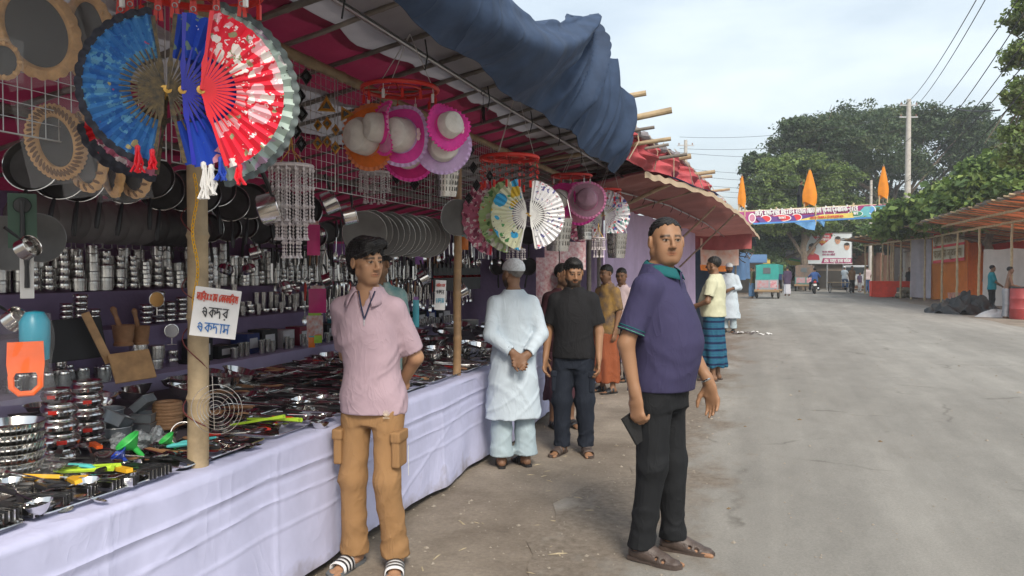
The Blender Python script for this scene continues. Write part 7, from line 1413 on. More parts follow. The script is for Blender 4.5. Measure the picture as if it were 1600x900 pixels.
# ================================================================== utility poles and wires
CONC = mat('concrete_pole', (.42, .40, .37), .9, var=.15, scale=5, bump=.3, bscale=30)
CBL = mat('cable', (.035, .035, .04), .7, var=0)
def upole(px, pytop, d, r, label, arms=1):
    b = at(px, 470, d); z1 = at(px, pytop, d).z; t = thing('utility_pole', label, 'utility pole', (b.x, b.y, 0)); mb = MB(); mb.tube([(0, 0, -.3), (0, 0, z1*.5), (0, 0, z1)], [r*1.35, r*1.15, r*.85], 12); mb.build('pole', CONC, t)
    for k in range(arms):
        mb = MB(); mb.box((0, 0, z1-.35-k*.7), (1.1, .07, .07), Matrix.Rotation(YAW, 3, 'Z')); mb.build('crossarm', STEEL, t)
        for q in (-.45, 0, .45): mb = MB(); mb.lathe([(.02, 0), (.045, .03), (.03, .07), (.045, .1), (0, .13)], 8, TR(q*math.cos(YAW), q*math.sin(YAW), z1-.31-k*.7)); mb.build('insulator', mat('insulator', (.25, .12, .08), .3), t)
    return Vector((b.x, b.y, z1))
pA = upole(1416, 157, 46, .15, 'tall concrete utility pole in front of the huge tree', 2)
pB = upole(1070, 220, 52, .13, 'utility pole standing behind the red roof sheets', 1)
pC = upole(1359, 282, 52, .1, 'short pale pole beside the right end flag', 0)
def wire(p, q, sag, label, r=.013, n=24, group='overhead wires'):
    p, q = Vector(p), Vector(q); mb = MB(); o = p.copy(); mb.tube([p.lerp(q, i/n)-o-Vector((0, 0, sag*4*(i/n)*(1-i/n))) for i in range(n+1)], r, 5); tag(mb.build('overhead_wire', CBL, loc=o), label, 'wire', group)
for (a, b, sg, lb) in (((1416, 162, 46), (1530, -8, 18), .3, 'overhead wire leaving the pole top steeply, upper of its pair'), ((1425, 172, 46), (1545, -10, 18), .3, 'overhead wire leaving the pole top steeply, lower of its pair'), ((1410, 225, 46), (1594, -6, 17), .4, 'overhead wire from mid pole to the upper corner'), ((1420, 250, 46), (1600, 20, 16), .5, 'thin overhead wire just under the upper corner one'), ((1400, 290, 46), (1605, 95, 17), .5, 'overhead wire sagging across the huge tree'), ((1410, 310, 46), (1605, 135, 17), .5, 'lowest overhead wire across the huge tree'), ((1420, 275, 46), (1605, 60, 17), .4, 'middle overhead wire across the huge tree'),
    ((1485, 168, 40), (1562, 172, 26), .1, 'thick service cable running level to the drooping tree')):
    wire(at(*a), at(*b), sg, lb, .013 if 'thick' not in lb else .03)
for k, (ya, yb) in enumerate(((214, 178), (232, 200), (238, 226), (262, 258), (272, 270), (285, 282), (292, 290), (300, 299))):
    wire(at(1062, ya, 52), at(1420, yb, 46.), .5, 'level overhead wire above the street banner, %s from the top' % ('first', 'second', 'third', 'fourth', 'fifth', 'sixth', 'seventh', 'eighth')[k], .011)
# ================================================================== banner gate over the road
def quadp(u, v, c): a, b, d, e = [Vector(q) for q in c]; return a.lerp(b, u).lerp(e.lerp(d, u), v)
GD = 42.; gt = thing('banner_gate', 'purple football tournament banner on a bamboo gate across the road', 'banner gate', (at(1270, 340, GD).x, at(1270, 340, GD).y, 0))
def rg(p): return Vector(p)-Vector(gt.location)
bc = [at(1150, 331, GD-.6), at(1394, 318.5, GD+.6), at(1376, 339.5, GD+.6), at(1172, 350, GD-.6)]
bm = mat('banner_print', (.3, .03, .16), .6, var=.08, scale=1.); n_ = bm.node_tree.nodes; l_ = bm.node_tree.links.new
mb = MB(); mb.grid(lambda u, v: rg(quadp(u, v, bc)+Vector((0, .03*math.sin(u*20), 0))), 40, 4); mb.build('banner_sheet', bm, gt)
front = (-cFh).normalized(); Z3 = Vector((0, 0, 1))
def on_banner(u, v, e=.012): return rg(quadp(u, v, bc)+front*(.05+e))
def strip(u0, u1, v0, v1, m, nm, w0=0., w1=0., e=.0, n=10, wav=0.): mb = MB(); mb.grid(lambda a, b: on_banner(u0+(u1-u0)*a+(w0*(1-b)+w1*b), v0+(v1-v0)*b+wav*math.sin(a*6), e), n, 3); mb.build(nm, m, gt)
strip(.08, .72, .52, 1., mat('banner_violet', (.09, .03, .2), .6), 'violet_field', .0, .0, .004); strip(.42, .86, .55, .97, mat('banner_yellow', (.62, .5, .12), .6), 'yellow_field', .12, -.1, .008); strip(.8, .97, .1, .97, mat('banner_aqua', (.12, .4, .45), .6), 'aqua_field', .02, -.02, .01); strip(.02, .98, .93, 1.06, mat('banner_blue', (.05, .2, .5), .6), 'blue_border', 0, 0, .012)
def disc(u, v, ru, rv, m, nm, e=.02, parent=None): mb = MB(); n = 20; W_ = (Vector(bc[1])-Vector(bc[0])).length; H_ = (Vector(bc[3])-Vector(bc[0])).length; c = on_banner(u, v, e); mb.add([c]+[c+cR*ru*math.cos(2*PI*i/n)+Z3*rv*math.sin(2*PI*i/n) for i in range(n)], [(0, 1+i, 1+(i+1) % n) for i in range(n)]); mb.build(nm, m, gt)
WHT2 = mat('print_white', (.75, .75, .76), .6, var=0); RED2 = mat('print_red', (.6, .03, .04), .6, var=0)
for (u, ru) in ((.14, .26), (.25, .5), (.36, .24)): disc(u, .66, ru+.05, .2, WHT2, 'emblem_edge', .014); disc(u, .66, ru, .16, RED2, 'emblem', .02)
disc(.055, .55, .2, .26, WHT2, 'emblem_edge', .014); disc(.055, .55, .15, .2, mat('print_pink', (.5, .2, .3), .6), 'emblem', .02); disc(.78, .62, .42, .17, WHT2, 'emblem_edge', .018); disc(.78, .62, .38, .145, mat('print_green', (.02, .2, .1), .6), 'emblem', .022); disc(.885, .4, .22, .25, WHT2, 'emblem_edge', .018); disc(.885, .4, .17, .2, mat('print_sky', (.1, .3, .6), .6), 'emblem', .024)
def letters(parent, s_, P0, P1, h, w, m, relf, nm='lettering', up=None):
    P0, P1 = Vector(P0), Vector(P1); x = (P1-P0); L_ = x.length; x.normalize(); z = x.cross(up or Z3).normalized(); 
    if z.dot(front) < 0: z = -z
    y = z.cross(x); M = Matrix((x, y, z)).transposed().to_4x4(); M.translation = relf(P0+z*.06) ; mb = MB(); strokes(mb, s_, M, h, w, L_, depth=.006); return mb.build(nm, m, parent, smooth=False)
letters(gt, 'শহীদ রাষটরপিত িজয়াউর রহমান েগালডকাপ ফুটবল টুরনােমনট-২০২৫', quadp(.09, .37, bc), quadp(.79, .37, bc), .24, .05, WHT2, rg)
letters(gt, 'কাপ', on_banner(.765, .7)+Vector(gt.location), on_banner(.8, .7)+Vector(gt.location), .14, .035, WHT2, rg); letters(gt, 'উেদবাধন', on_banner(.225, .72)+Vector(gt.location), on_banner(.275, .72)+Vector(gt.location), .1, .025, WHT2, rg); letters(gt, 'সময় িবকাল ৫ টা মাদরাসা মাঠ', on_banner(.45, .84)+Vector(gt.location), on_banner(.7, .84)+Vector(gt.location), .1, .025, RED2, rg)
for u in (0., .25, .5, .75, 1.):
    p = quadp(u, 0, bc); q = quadp(u, 1, bc); bamboo(rg(p+Z3*.15), rg(Vector((p.x, p.y, 0)) if u in (0., 1.) else q-Z3*.1), .05, gt, BAMY, 'pole', 8)
for v in (0., 1.): bamboo(rg(quadp(-.02, v, bc)-front*.05), rg(quadp(1.02, v, bc)-front*.05), .045, gt, BAMY, 'crossbar', 8)
mb = MB(); c = [at(1240, 348, GD-.2), at(1276, 346, GD-.2), at(1272, 360, GD-.2), at(1258, 357, GD-.2)]; mb.grid(lambda u, v: rg(quadp(u, v, c)+front*.08*math.sin(u*5+v*3)), 8, 5); mb.build('loose_sheet', mat('blue_sheet', (.1, .26, .5), .7), gt)
mb = MB(); c = [at(1278, 346, GD), at(1290, 345, GD), at(1288, 355, GD), at(1286, 354, GD)]; mb.grid(lambda u, v: rg(quadp(u, v, c)+front*.05*math.sin(u*5)), 6, 4); mb.build('loose_sheet', MATS['blue_sheet'], gt)
def pennant(px, top, bot, w, d, lb):
    b, t_ = at(px, bot, d), at(px, top, d); h = t_.z-b.z; hw = w/2400*d; o = Vector((b.x, b.y, b.z)); t = thing('pennant', lb, 'flag', o, 'orange pointed pennants')
    mb = MB(); nseg = 14
    def f(u, v): a = 2*PI*u; r = hw*(1-v)**.8*(1+.12*math.sin(a*4+v*3))*(.75+.25*min(1, v*4)) + .02; return (r*math.cos(a), r*.45*math.sin(a), h*(.06*math.sin(a*2)*(1-v)+v))
    mb.grid(f, 24, 14); mb.build('cloth', translucent(mat('orange_flag_cloth', (.85, .3, .015), .7, var=.12, scale=2), .3), t)
    for s_ in (-.7, .75): mb = MB(); mb.tube([(s_*hw, 0, -1.15), (s_*hw*.9, 0, h*.25)], .035, 6); mb.build('pole', BAMY, t)
    mb = MB(); mb.tube([(0, 0, -1.1), (0, 0, h*1.02)], .03, 6); mb.build('mast', BAMG, t)
pennant(1159, 273, 322, 13, GD-.5, 'orange pointed pennant nearest the open sky'); pennant(1265, 264, 319, 24, GD, 'widest orange pennant over the middle of the banner'); pennant(1380, 258, 308, 17, GD+.5, 'orange pennant with dark fold at the tree end of the banner')
q = at(1249, 326, GD+.3); person('worker in dark clothes balancing on top of the banner gate', (q.x, q.y), dirv(.8, .3), 1.55, .025, build='slim', skin=SKD, far=True, ground=q.z, lean=(0, .1), arms={'R': (None, (.2, .2, 1.2), (.15, .42, 1.1)), 'L': (None, (-.2, .2, 1.2), (-.1, .42, 1.15))}, top=dict(m=BTS, sl=.5), bottom=dict(m=DNV), feet=None, hair='short')
# ================================================================== billboards
def board(px0, py0, px1, py1, d, m, label, legs=2, name='billboard'):
    a, b = at(px0, py0, d), at(px1, py1, d); w = (at(px1, py0, d)-a).length; h = a.z-b.z; o = at((px0+px1)/2, py1, d); t = thing(name, label, 'billboard', M=frame((o.x, o.y, 0), z=-cFh, y=(0, 0, 1))); zb = b.z
    mb = MB(); mb.box((0, zb+h/2, -.05), (w, h, .08)); mb.build('panel', m, t, smooth=False); mb = MB()
    mb.tube([(-w/2, zb, 0), (w/2, zb, 0), (w/2, zb+h, 0), (-w/2, zb+h, 0)], .04, 6, closed=True); mb.build('frame', STEEL, t)
    for k in range(legs): x = (-.5+(k+.5)/legs)*w; mb = MB(); mb.tube([(x, 0, -.12), (x, zb+h, -.12)], .06, 8); mb.build('leg', STEEL, t)
    return t, w, h, zb
def flat(t, pts, m, nm, e=.0): mb = MB(); mb.prism([(x, y, e) for x, y in pts], (0, 0, .004)); return mb.build(nm, m, t, smooth=False)
def ov(cx, cy, rx, ry, n=24, a0=0, a1=2*PI): return [(cx+rx*math.cos(a0+(a1-a0)*i/n), cy+ry*math.sin(a0+(a1-a0)*i/n)) for i in range(n)]
SKP = mat('printed_skin', (.5, .27, .17), .7, var=.1, scale=3); HRP = mat('printed_hair', (.02, .02, .02), .7, var=0)
def portrait(t, cx, cy, s_, shirt=None):
    if shirt: flat(t, [(cx-s_*1.15, cy-s_*1.9), (cx+s_*1.25, cy-s_*1.9), (cx+s_*1.1, cy-s_*1.15), (cx+s_*.4, cy-s_*.8), (cx-s_*.4, cy-s_*.8), (cx-s_*1.0, cy-s_*1.15)], shirt, 'portrait_shirt', .004); flat(t, [(cx-s_*.3, cy-s_*1.0), (cx+s_*.3, cy-s_*1.0), (cx+s_*.28, cy-s_*.4), (cx-s_*.28, cy-s_*.4)], SKP, 'portrait_neck', .008)
    flat(t, ov(cx, cy+s_*.12, s_*.62, s_*.72), HRP, 'portrait_hair', .010); flat(t, ov(cx, cy-s_*.06, s_*.54, s_*.72), SKP, 'portrait_face', .016); flat(t, ov(cx, cy+s_*.5, s_*.56, s_*.3, 16), HRP, 'portrait_fringe', .022)
    for sg in (-1, 1): flat(t, ov(cx+sg*s_*.22, cy+s_*.06, s_*.09, s_*.035, 10), HRP, 'portrait_eye', .022); flat(t, ov(cx+sg*s_*.22, cy+s_*.17, s_*.13, s_*.03, 10), HRP, 'portrait_brow', .022)
    flat(t, ov(cx, cy-s_*.3, s_*.2, s_*.04, 10), HRP, 'portrait_moustache', .022); flat(t, ov(cx, cy-s_*.43, s_*.14, s_*.035, 10), mat('printed_lip', (.35, .1, .09), .7), 'portrait_mouth', .022)
t, w, h, zb = board(1256, 364, 1331, 412, 55, mat('pale_billboard', (.52, .57, .6), .6, var=.05), 'large pale billboard with four portraits at the end of the road', 3)
RED3 = mat('board_red', (.42, .03, .05), .6); flat(t, [(-w*.36, zb+h), (w*.1, zb+h), (w*.06, zb+h*.82), (-w*.13, zb+h*.58), (-w*.3, zb+h*.85)], RED3, 'red_shape', .002); flat(t, [(-w*.14, zb), (w*.5, zb), (w*.5, zb+h*.18), (-w*.1, zb+h*.18)], mat('board_maroon', (.3, .03, .12), .6), 'name_band', .003)
portrait(t, -w*.33, zb+h*.5, h*.2, RED3); portrait(t, w*.2, zb+h*.76, h*.16); portrait(t, w*.39, zb+h*.56, h*.155); portrait(t, -w*.42, zb+h*.83, h*.09)
rl = lambda p: Vector(p)
def tl(t, s_, x0, y, x1, hh, m, wd=.03): mb = MB(); strokes(mb, s_, TR(x0, y, .028), hh, wd, x1-x0, depth=.006); mb.build('lettering', m, t, smooth=False)
tl(t, 'সভাপিত ও সাধারণ', -w*.24, zb+h*.86, w*.03, h*.06, WHT2, .02); tl(t, 'আনতিরক শুেভচছা', -w*.26, zb+h*.76, w*.02, h*.07, WHT2, .025); tl(t, 'আমিনত', -w*.2, zb+h*.66, -w*.05, h*.07, mat('print_amber', (.7, .4, .05), .6, var=0), .03); tl(t, 'েসখ মাসুদ রানা কিমল', -w*.08, zb+h*.05, w*.47, h*.09, WHT2, .04); tl(t, 'সাধারণ সমপাদক', -w*.12, zb+h*.36, w*.12, h*.05, MATS['board_maroon'], .02); tl(t, 'েজলা শাখা কিমিট', -w*.12, zb+h*.27, w*.15, h*.05, MATS['board_maroon'], .02)
t, w, h, zb = board(1218, 379, 1257, 415, 57, mat('grey_violet_board', (.16, .13, .2), .6, col2=(.42, .4, .44), scale=2), 'smaller dark billboard with a pale figure and green ribbon', 2)
flat(t, [(-w*.5, zb+h*.3), (w*.5, zb+h*.12), (w*.5, zb), (-w*.5, zb)], mat('board_olive', (.45, .42, .1), .6), 'yellow_foot', .002); flat(t, [(-w*.5, zb+h*.42), (w*.5, zb+h*.2), (w*.5, zb+h*.12), (-w*.5, zb+h*.34)], mat('board_green', (.05, .32, .1), .6), 'green_ribbon', .006); flat(t, ov(w*.22, zb+h*.6, w*.13, h*.26), mat('board_cream', (.6, .55, .42), .6), 'pale_figure', .008); portrait(t, w*.22, zb+h*.78, h*.1); tl(t, 'েখলা েদখুন িবনামূেল', -w*.45, zb+h*.7, w*.05, h*.08, mat('print_yellow', (.7, .6, .1), .6, var=0), .03); tl(t, 'সবাইেক আমনতন', -w*.45, zb+h*.52, w*.02, h*.08, WHT2, .03)
t, w, h, zb = board(1203, 387, 1216, 412, 57, mat('white_board', (.6, .62, .62), .6), 'narrow white notice board with a blue lower panel', 2); flat(t, [(-w*.45, zb+.02), (w*.45, zb+.02), (w*.45, zb+h*.6), (-w*.45, zb+h*.6)], mat('board_navy', (.04, .07, .2), .6), 'blue_panel', .004); tl(t, 'বাজার', -w*.35, zb+h*.3, w*.35, h*.12, WHT2, .025)
# ================================================================== vehicles
RUB = mat('tyre', (.02, .02, .02), .8, var=.2); 
def wheel(t, c, r, w, axis=(1, 0, 0), spokes=0, nm='wheel'):
    M = frame(c, z=axis); mb = MB(); mb.torus(r-w*.5, w*.5, 26, 8, M); o = mb.build(nm, RUB, t); mb = MB()
    if spokes:
        for i in range(spokes): a = 2*PI*i/spokes; mb.tube([M @ Vector((0, 0, 0)), M @ Vector(((r-w)*math.cos(a), (r-w)*math.sin(a), 0))], .004, 4)
        mb.torus(r-w, .012, 26, 6, M); mb.lathe([(.03, -.05), (.03, .05)], 8, M)
    else: mb.lathe([(0, -w*.3), (r*.55, -w*.3), (r*.62, 0), (r*.55, w*.3), (0, w*.3)], 16, M)
    mb.build('rim', STEEL, o); return o
def at_ground(px, py): p = at(px, py, Z=.03); return Vector((p.x, p.y, road_z(p.x, p.y)))
TEALP = mat('teal_canopy', (.03, .3, .27), .6, var=.12, scale=4)
def easy_rick(px, py, canopy, back, label, head=0., s_=1.):
    b = at_ground(px, py); t = thing('electric_rickshaw', label, 'rickshaw', M=TR(*b) @ rotz(head) @ Matrix.Scale(s_, 4), group='rickshaws on the road')   # local: -y is the rear
    mb = MB(); mb.grid(lambda u, v: (-.55+1.1*u+.03*math.sin(v*3), -.02, .95+.75*v+.06*math.sin(PI*u)*v), 8, 6); mb.grid(lambda u, v: (-.56+1.12*u, -.02+1.7*v, 1.7+.08*math.sin(PI*u)+.0*v), 8, 6)
    for sg in (-1, 1): mb.grid(lambda u, v: (sg*.56, -.02+1.7*u, 1.25+.46*v), 6, 3)
    mb.build('canopy', canopy, t); mb = MB(); mb.box((0, -.035, 1.42), (.36, .012, .3)); mb.build('rear_window', mat('dim_window', (.1, .12, .13), .3), t, smooth=False)
    mb = MB(); mb.box((0, 0, .72), (1.12, .04, .5)); mb.build('back_panel', back, t, smooth=False); mb = MB(); mb.box((-.2, -.028, .74), (.55, .008, .36)); mb.build('poster', mat('poster_grey', (.35, .38, .42), .6, col2=(.5, .15, .15), scale=7), t, smooth=False); mb = MB(); mb.box((.33, -.028, .74), (.32, .008, .36)); mb.build('poster', mat('poster_red', (.5, .06, .1), .6, col2=(.6, .58, .58), scale=9), t, smooth=False)
    mb = MB(); mb.box((0, .6, .42), (1.15, 1.5, .1)); mb.build('deck', mat('rick_wood', (.33, .22, .12), .7), t, smooth=False); mb = MB(); mb.box((0, -.06, .4), (1.2, .08, .14)); mb.build('bumper', MATS['rick_wood'], t, smooth=False)
    for x in (-.53, .53):
        wheel(t, (x, .25, .24), .24, .1)
        for y in (0.02, 1.6): mb = MB(); mb.tube([(x, y, .4), (x, y, 1.7)], .018, 6); mb.build('hood_post', STEEL, t)
        mb = MB(); mb.box((x*.8, -.07, .47), (.1, .02, .06)); mb.build('tail_light', RED2, t, smooth=False)
    wheel(t, (0, 1.9, .24), .24, .09); mb = MB(); mb.box((0, .7, .62), (1.0, .45, .16)); mb.build('seat', mat('seat_vinyl', (.2, .03, .03), .5), t, smooth=False); mb = MB(); mb.tube([(0, 1.9, .3), (0, 1.75, 1.0)], .025, 8); mb.tube([(-.3, 1.7, 1.0), (.3, 1.7, 1.0)], .016, 6); mb.build('steering', STEEL, t); return t
easy_rick(1198, 467, TEALP, mat('rick_back', (.3, .33, .36), .6), 'three wheeled rickshaw with a teal canopy and poster covered back', -.15, 1.0)
easy_rick(1256, 456, mat('brown_canopy', (.23, .14, .1), .7, col2=(.1, .1, .09), scale=6), mat('rick_back_green', (.1, .22, .2), .6), 'loaded rickshaw with a brown patterned canopy ahead of the motorcycle', -.1, 1.0)
easy_rick(1308, 448, mat('yellow_canopy', (.7, .5, .03), .6), mat('yellow_back', (.65, .45, .03), .6), 'three wheeled rickshaw with a bright yellow back panel', -.2, 1.0)
def motorcycle(px, py, label, head):
    b = at_ground(px, py); t = thing('motorcycle', label, 'motorcycle', M=TR(*b) @ rotz(head)); wheel(t, (0, 0, .3), .3, .1, nm='wheel', spokes=10); wheel(t, (0, 1.28, .3), .3, .08, spokes=10)
    RD = mat('bike_red', (.3, .02, .02), .35); BKM = mat('bike_black', (.02, .02, .022), .4)
    for nm, m, pts, rs in (('fuel_tank', RD, [(0, .62, .78), (0, .8, .84), (0, 1.02, .8)], [.1, .15, .09]), ('seat', BKM, [(0, -.12, .8), (0, .2, .78), (0, .6, .76)], [.09, .13, .1]), ('engine', STEEL, [(0, .5, .42), (0, .78, .45)], [.14, .15]), ('tail', RD, [(0, -.25, .74), (0, .2, .66)], [.05, .1]), ('exhaust', SS, [(.16, .7, .28), (.17, .2, .3), (.18, -.2, .36)], [.03, .045, .05]), ('fork', SS, [(0, 1.28, .3), (0, 1.08, .92)], [.05, .04])): mb = MB(); mb.tube(pts, rs, 10); mb.build(nm, m, t)
    mb = MB(); mb.tube([(-.36, .88, 1.02), (-.12, 1.02, 1.0), (.12, 1.02, 1.0), (.36, .88, 1.02)], .016, 6); mb.build('handlebar', BKM, t); mb = MB(); mb.box((0, -.3, .72), (.14, .03, .06)); mb.build('tail_light', RED2, t, smooth=False); mb = MB(); mb.box((0, -.3, .55), (.18, .01, .12)); mb.build('number_plate', WHP, t, smooth=False); mb = MB(); mb.box((0, -.22, .45), (.2, .06, .3)); mb.build('rear_mudguard', BKM, t, smooth=False); return b, head
FH = math.atan2(-dirv(.05, 1)[0], dirv(.05, 1)[1]); FH = 0.
mbk, _ = motorcycle(1273, 460, 'dark red motorcycle ridden away by a man in blue', FH)
person('motorcycle rider in a blue shirt seen from behind', (mbk.x, mbk.y+.25), (0, 1), 1.70, .022, build='avg', skin=SKD, far=True, ground=-.08, legs={'R': ((.09, 0, .9), (.22, .4, .78), (.24, .2, .42)), 'L': ((-.09, 0, .9), (-.22, .4, .78), (-.24, .2, .42))}, arms={'R': (None, (.3, .15, 1.2), (.34, .5, 1.12)), 'L': (None, (-.3, .15, 1.2), (-.34, .5, 1.12))}, top=dict(m=clothm('blue_shirt', (.06, .13, .35)), sl=.6, hem=.85), bottom=dict(m=DNV, end=.3), feet=None, hair='short')
def cycle_van(px, py, label, head):
    b = at_ground(px, py); t = thing('cycle_van', label, 'cycle van', M=TR(*b) @ rotz(head)); W_ = mat('van_planks', (.36, .26, .15), .8)
    for i in range(6): mb = MB(); mb.box((-.5+i*.2, .1, .66), (.18, 1.5, .03)); mb.build('plank', W_, t, smooth=False)
    for x in (-.62, .62): wheel(t, (x, .1, .34), .34, .05, spokes=14)
    wheel(t, (0, 1.75, .34), .34, .05, axis=(1, 0, 0), spokes=14)
    for nm, pts, r in (('frame_tube', [(0, .85, .6), (0, 1.2, .45), (0, 1.6, .9)], .02), ('axle', [(-.62, .1, .34), (.62, .1, .34)], .02), ('seat_post', [(0, 1.05, .5), (0, 1.0, .95)], .018), ('handlebar', [(-.28, 1.45, 1.0), (0, 1.62, 1.0), (.28, 1.45, 1.0)], .014), ('fork', [(0, 1.75, .34), (0, 1.62, 1.0)], .018)): mb = MB(); mb.tube(pts, r, 6); mb.build(nm, STEEL, t)
    mb = MB(); mb.lathe([(0, .03), (.1, .02), (.11, 0), (0, 0)], 12, TR(0, 1.0, .95)); mb.build('saddle', BLK, t); return b
cv = cycle_van(1312, 458, 'wooden decked cycle van with spoked wheels beside the pedestrians', -.35)
vb = at(1342, 428, 56); t = thing('parked_minivan', 'pale grey parked minivan half hidden behind the pedestrians', 'van', M=TR(vb.x, vb.y, 0) @ rotz(-.2)); mb = MB(); mb.prism([(-.8, -2, .35), (-.8, 2, .35), (-.8, 2.05, .9), (-.8, 1.3, 1.05), (-.8, .9, 1.75), (-.8, -1.9, 1.8), (-.8, -2.05, 1.0)], (1.6, 0, 0)); o = mb.build('body', mat('grey_paint', (.36, .38, .4), .35), t); bv = o.modifiers.new('b', 'BEVEL'); bv.width = .08; bv.segments = 3
mb = MB(); mb.box((0, -2.03, 1.42), (1.3, .03, .48)); mb.build('rear_window', mat('dark_glass', (.03, .035, .04), .1), t, smooth=False)
for x in (-.7, .7): mb = MB(); mb.box((x, -2.06, .85), (.16, .03, .2)); mb.build('tail_light', RED2, t, smooth=False)
for x in (-.75, .75):
    for y in (-1.3, 1.3): wheel(t, (x, y, .3), .3, .18)
# people in the distance
def far_p(px, py, lb, fc, tm, bm_=BLKTR, kind='pants', H=1.65, **k):
    b = at_ground(px, py); bt = dict(m=bm_, kind=kind) if kind == 'pants' else dict(m=bm_, kind='wrap', end=.12); return person(lb, (b.x, b.y), dirv(*fc), H, .022, build=k.pop('build', 'avg'), skin=k.pop('skin', SKD), far=True, ground=b.z, top=dict(m=tm, sl=k.pop('sl', .5), hem=k.pop('hem', .84)), bottom=bt, feet=None, hair='short', **k)
BRS = clothm('brown_shirt', (.22, .13, .07)); WPS = clothm('pink_white_shirt', (.6, .5, .5)); GRY = clothm('grey_trousers', (.28, .28, .3)); PLM = clothm('plum_shawl', (.07, .05, .09)); LGW = clothm('pale_wrap', (.5, .5, .55)); JNS = clothm('blue_jeans', (.08, .14, .28))
far_p(1230, 463, 'walker in a plum shawl and pale wrap seen from behind', (.1, 1), PLM, LGW, 'wrap', sl=.9, hem=.7)
far_p(1331, 458, 'man in a brown shirt and black trousers beside the cycle van', (.2, -1), BRS, H=1.7); far_p(1343, 456, 'child in dark clothes beside the man in brown', (.3, -1), PLM, GRY, H=1.3); far_p(1355, 457, 'man in a pink and white shirt and jeans walking away', (0, 1), WPS, JNS, H=1.75)
far_p(1175, 466, 'shopper in olive clothes beside the teal rickshaw', (-.8, .4), clothm('olive_shirt', (.12, .12, .06)), clothm('blue_wrap', (.1, .2, .35)), 'wrap'); far_p(1218, 458, 'passer-by in a dark blue shirt ahead of the teal rickshaw', (.3, 1), clothm('dark_blue_shirt', (.03, .05, .12)))
cb = Vector((cv.x, cv.y, cv.z)); dv = Matrix.Rotation(-.35, 3, 'Z') @ Vector((0, 1.0, 0)); person('cycle van rider in a white shirt and blue wrap', (cb.x+dv.x, cb.y+dv.y), (math.sin(.35), math.cos(.35)), 1.6, .022, build='slim', skin=SKD, far=True, ground=cb.z+.08, legs={'R': ((.09, 0, .9), (.12, .3, .7), (.12, .25, .3)), 'L': ((-.09, 0, .9), (-.12, .25, .6), (-.12, .1, .2))}, arms={'R': (None, (.22, .2, 1.15), (.22, .45, 1.0)), 'L': (None, (-.22, .2, 1.15), (-.22, .45, 1.0))}, top=dict(m=WKU, sl=.5, hem=.84), bottom=dict(m=JNS, end=.25), feet=None, hair='crop', hat='cap')
far_p(1410, 459, 'vendor in a striped shirt behind the red table', (-.3, -1), clothm('striped_shirt', (.35, .3, .28), col2=(.15, .1, .1)), H=1.65); far_p(1421, 461, 'man in a black shirt at the end of the red table', (-.6, -.6), BTS, H=1.65)
far_p(1549, 487, 'man in a teal shirt beside the black sheet heap', (.9, -.3), clothm('teal_shirt', (.02, .2, .24)), H=1.68, arms={'R': (None, (.2, .08, 1.12), (.1, .28, 1.0)), 'L': (None, (-.2, .08, 1.12), (-.1, .28, 1.0))})
b = at_ground(1571, 496); person('bare chested man in pale grey trousers leaning toward the red drum', (b.x, b.y), dirv(.9, -.4), 1.62, .018, build='slim', skin=(.2, .1, .06), far=True, ground=b.z, lean=(0, .1), arms={'R': (None, (.2, .15, 1.12), (.18, .4, 1.05)), 'L': (None, (-.2, .1, 1.12), (-.1, .28, 1.0))}, bottom=dict(m=GRY, r=(.1, .09, .08)), feet=None, hair='short')
# ================================================================== bamboo stalls across the road
FL = [(0, (8.9, 24.5, 0)), (.2, (8.5, 30, 0)), (.62, (7.65, 41.5, 0)), (.76, (7.0, 43.6, 0)), (.9, (6.3, 47.5, 0)), (1, (5.7, 51, 0))]
def fl(u, dx=0, z=0): p = interp(FL, u); return Vector((p.x+dx, p.y, z))
rs = thing('bamboo_stalls', 'row of bamboo framed stalls with red orange cloth roofs across the road', 'stall', (8, 38, 0))
def r5(p): return Vector(p)-Vector((8, 38, 0))
def zf(u): return 3.42-.35*u
def ze(u): return 3.95-.65*u
ORR = translucent(mat('red_orange_roof', (.6, .17, .07), .8, var=.25, scale=1.3, bump=.3, bscale=6), .35)
mb = MB(); mb.grid(lambda u, v: r5(fl(u, -1.25+5.0*v, ze(u)-.16*(v*5)+.03*math.sin(u*90)+.05*math.sin(u*37+v*4))), 150, 8); mb.build('roof_cloth', ORR, rs)
mb = MB(); mb.grid(lambda u, v: r5(fl(u, -1.32+.16*v+.03*math.sin(u*60), ze(u)+.03+.04*math.sin(u*70)-.05*v)), 120, 2); mb.build('roof_edge_sheet', mat('faded_sheet', (.3, .36, .45), .8, col2=(.42, .36, .28), scale=.6), rs)
mb = MB(); mb.grid(lambda u, v: r5(fl(.5+.5*u, -1.3+4.6*v, ze(.5+.5*u)+.06-.1*(v*5)+.04*math.sin(u*40))), 60, 5); mb.build('thatch_sheet', mat('dry_thatch', (.25, .2, .14), .9, var=.4, scale=4, bump=.6, bscale=20, dist=.05), rs)
for i in range(46):
    u = .02+i*.0213; bamboo(r5(fl(u, -1.4-random.uniform(0, .15), ze(u)-.02)), r5(fl(u, 3.6, ze(u)-.82)), .032, rs, BAM if i % 3 else BAMG, 'rafter', 6)
for (dx, z0_, m) in ((0, -.12, BAMY), (-.62, .14, BAMY), (2.2, -.5, BAMG)):
    for a, b in ((0, .2), (.2, .62), (.62, .76), (.76, .9), (.9, 1)): bamboo(r5(fl(a, dx, zf(a)+z0_)), r5(fl(b, dx, zf(b)+z0_)), .05, rs, m, 'beam', 8)
for u in (.02, .14, .26, .38, .48, .56, .66, .745, .8, .84, .87, .9, .95, .99): bamboo(r5(fl(u, 0, 0)), r5(fl(u, 0, zf(u)-.05)), .05, rs, BAMY, 'post', 8)
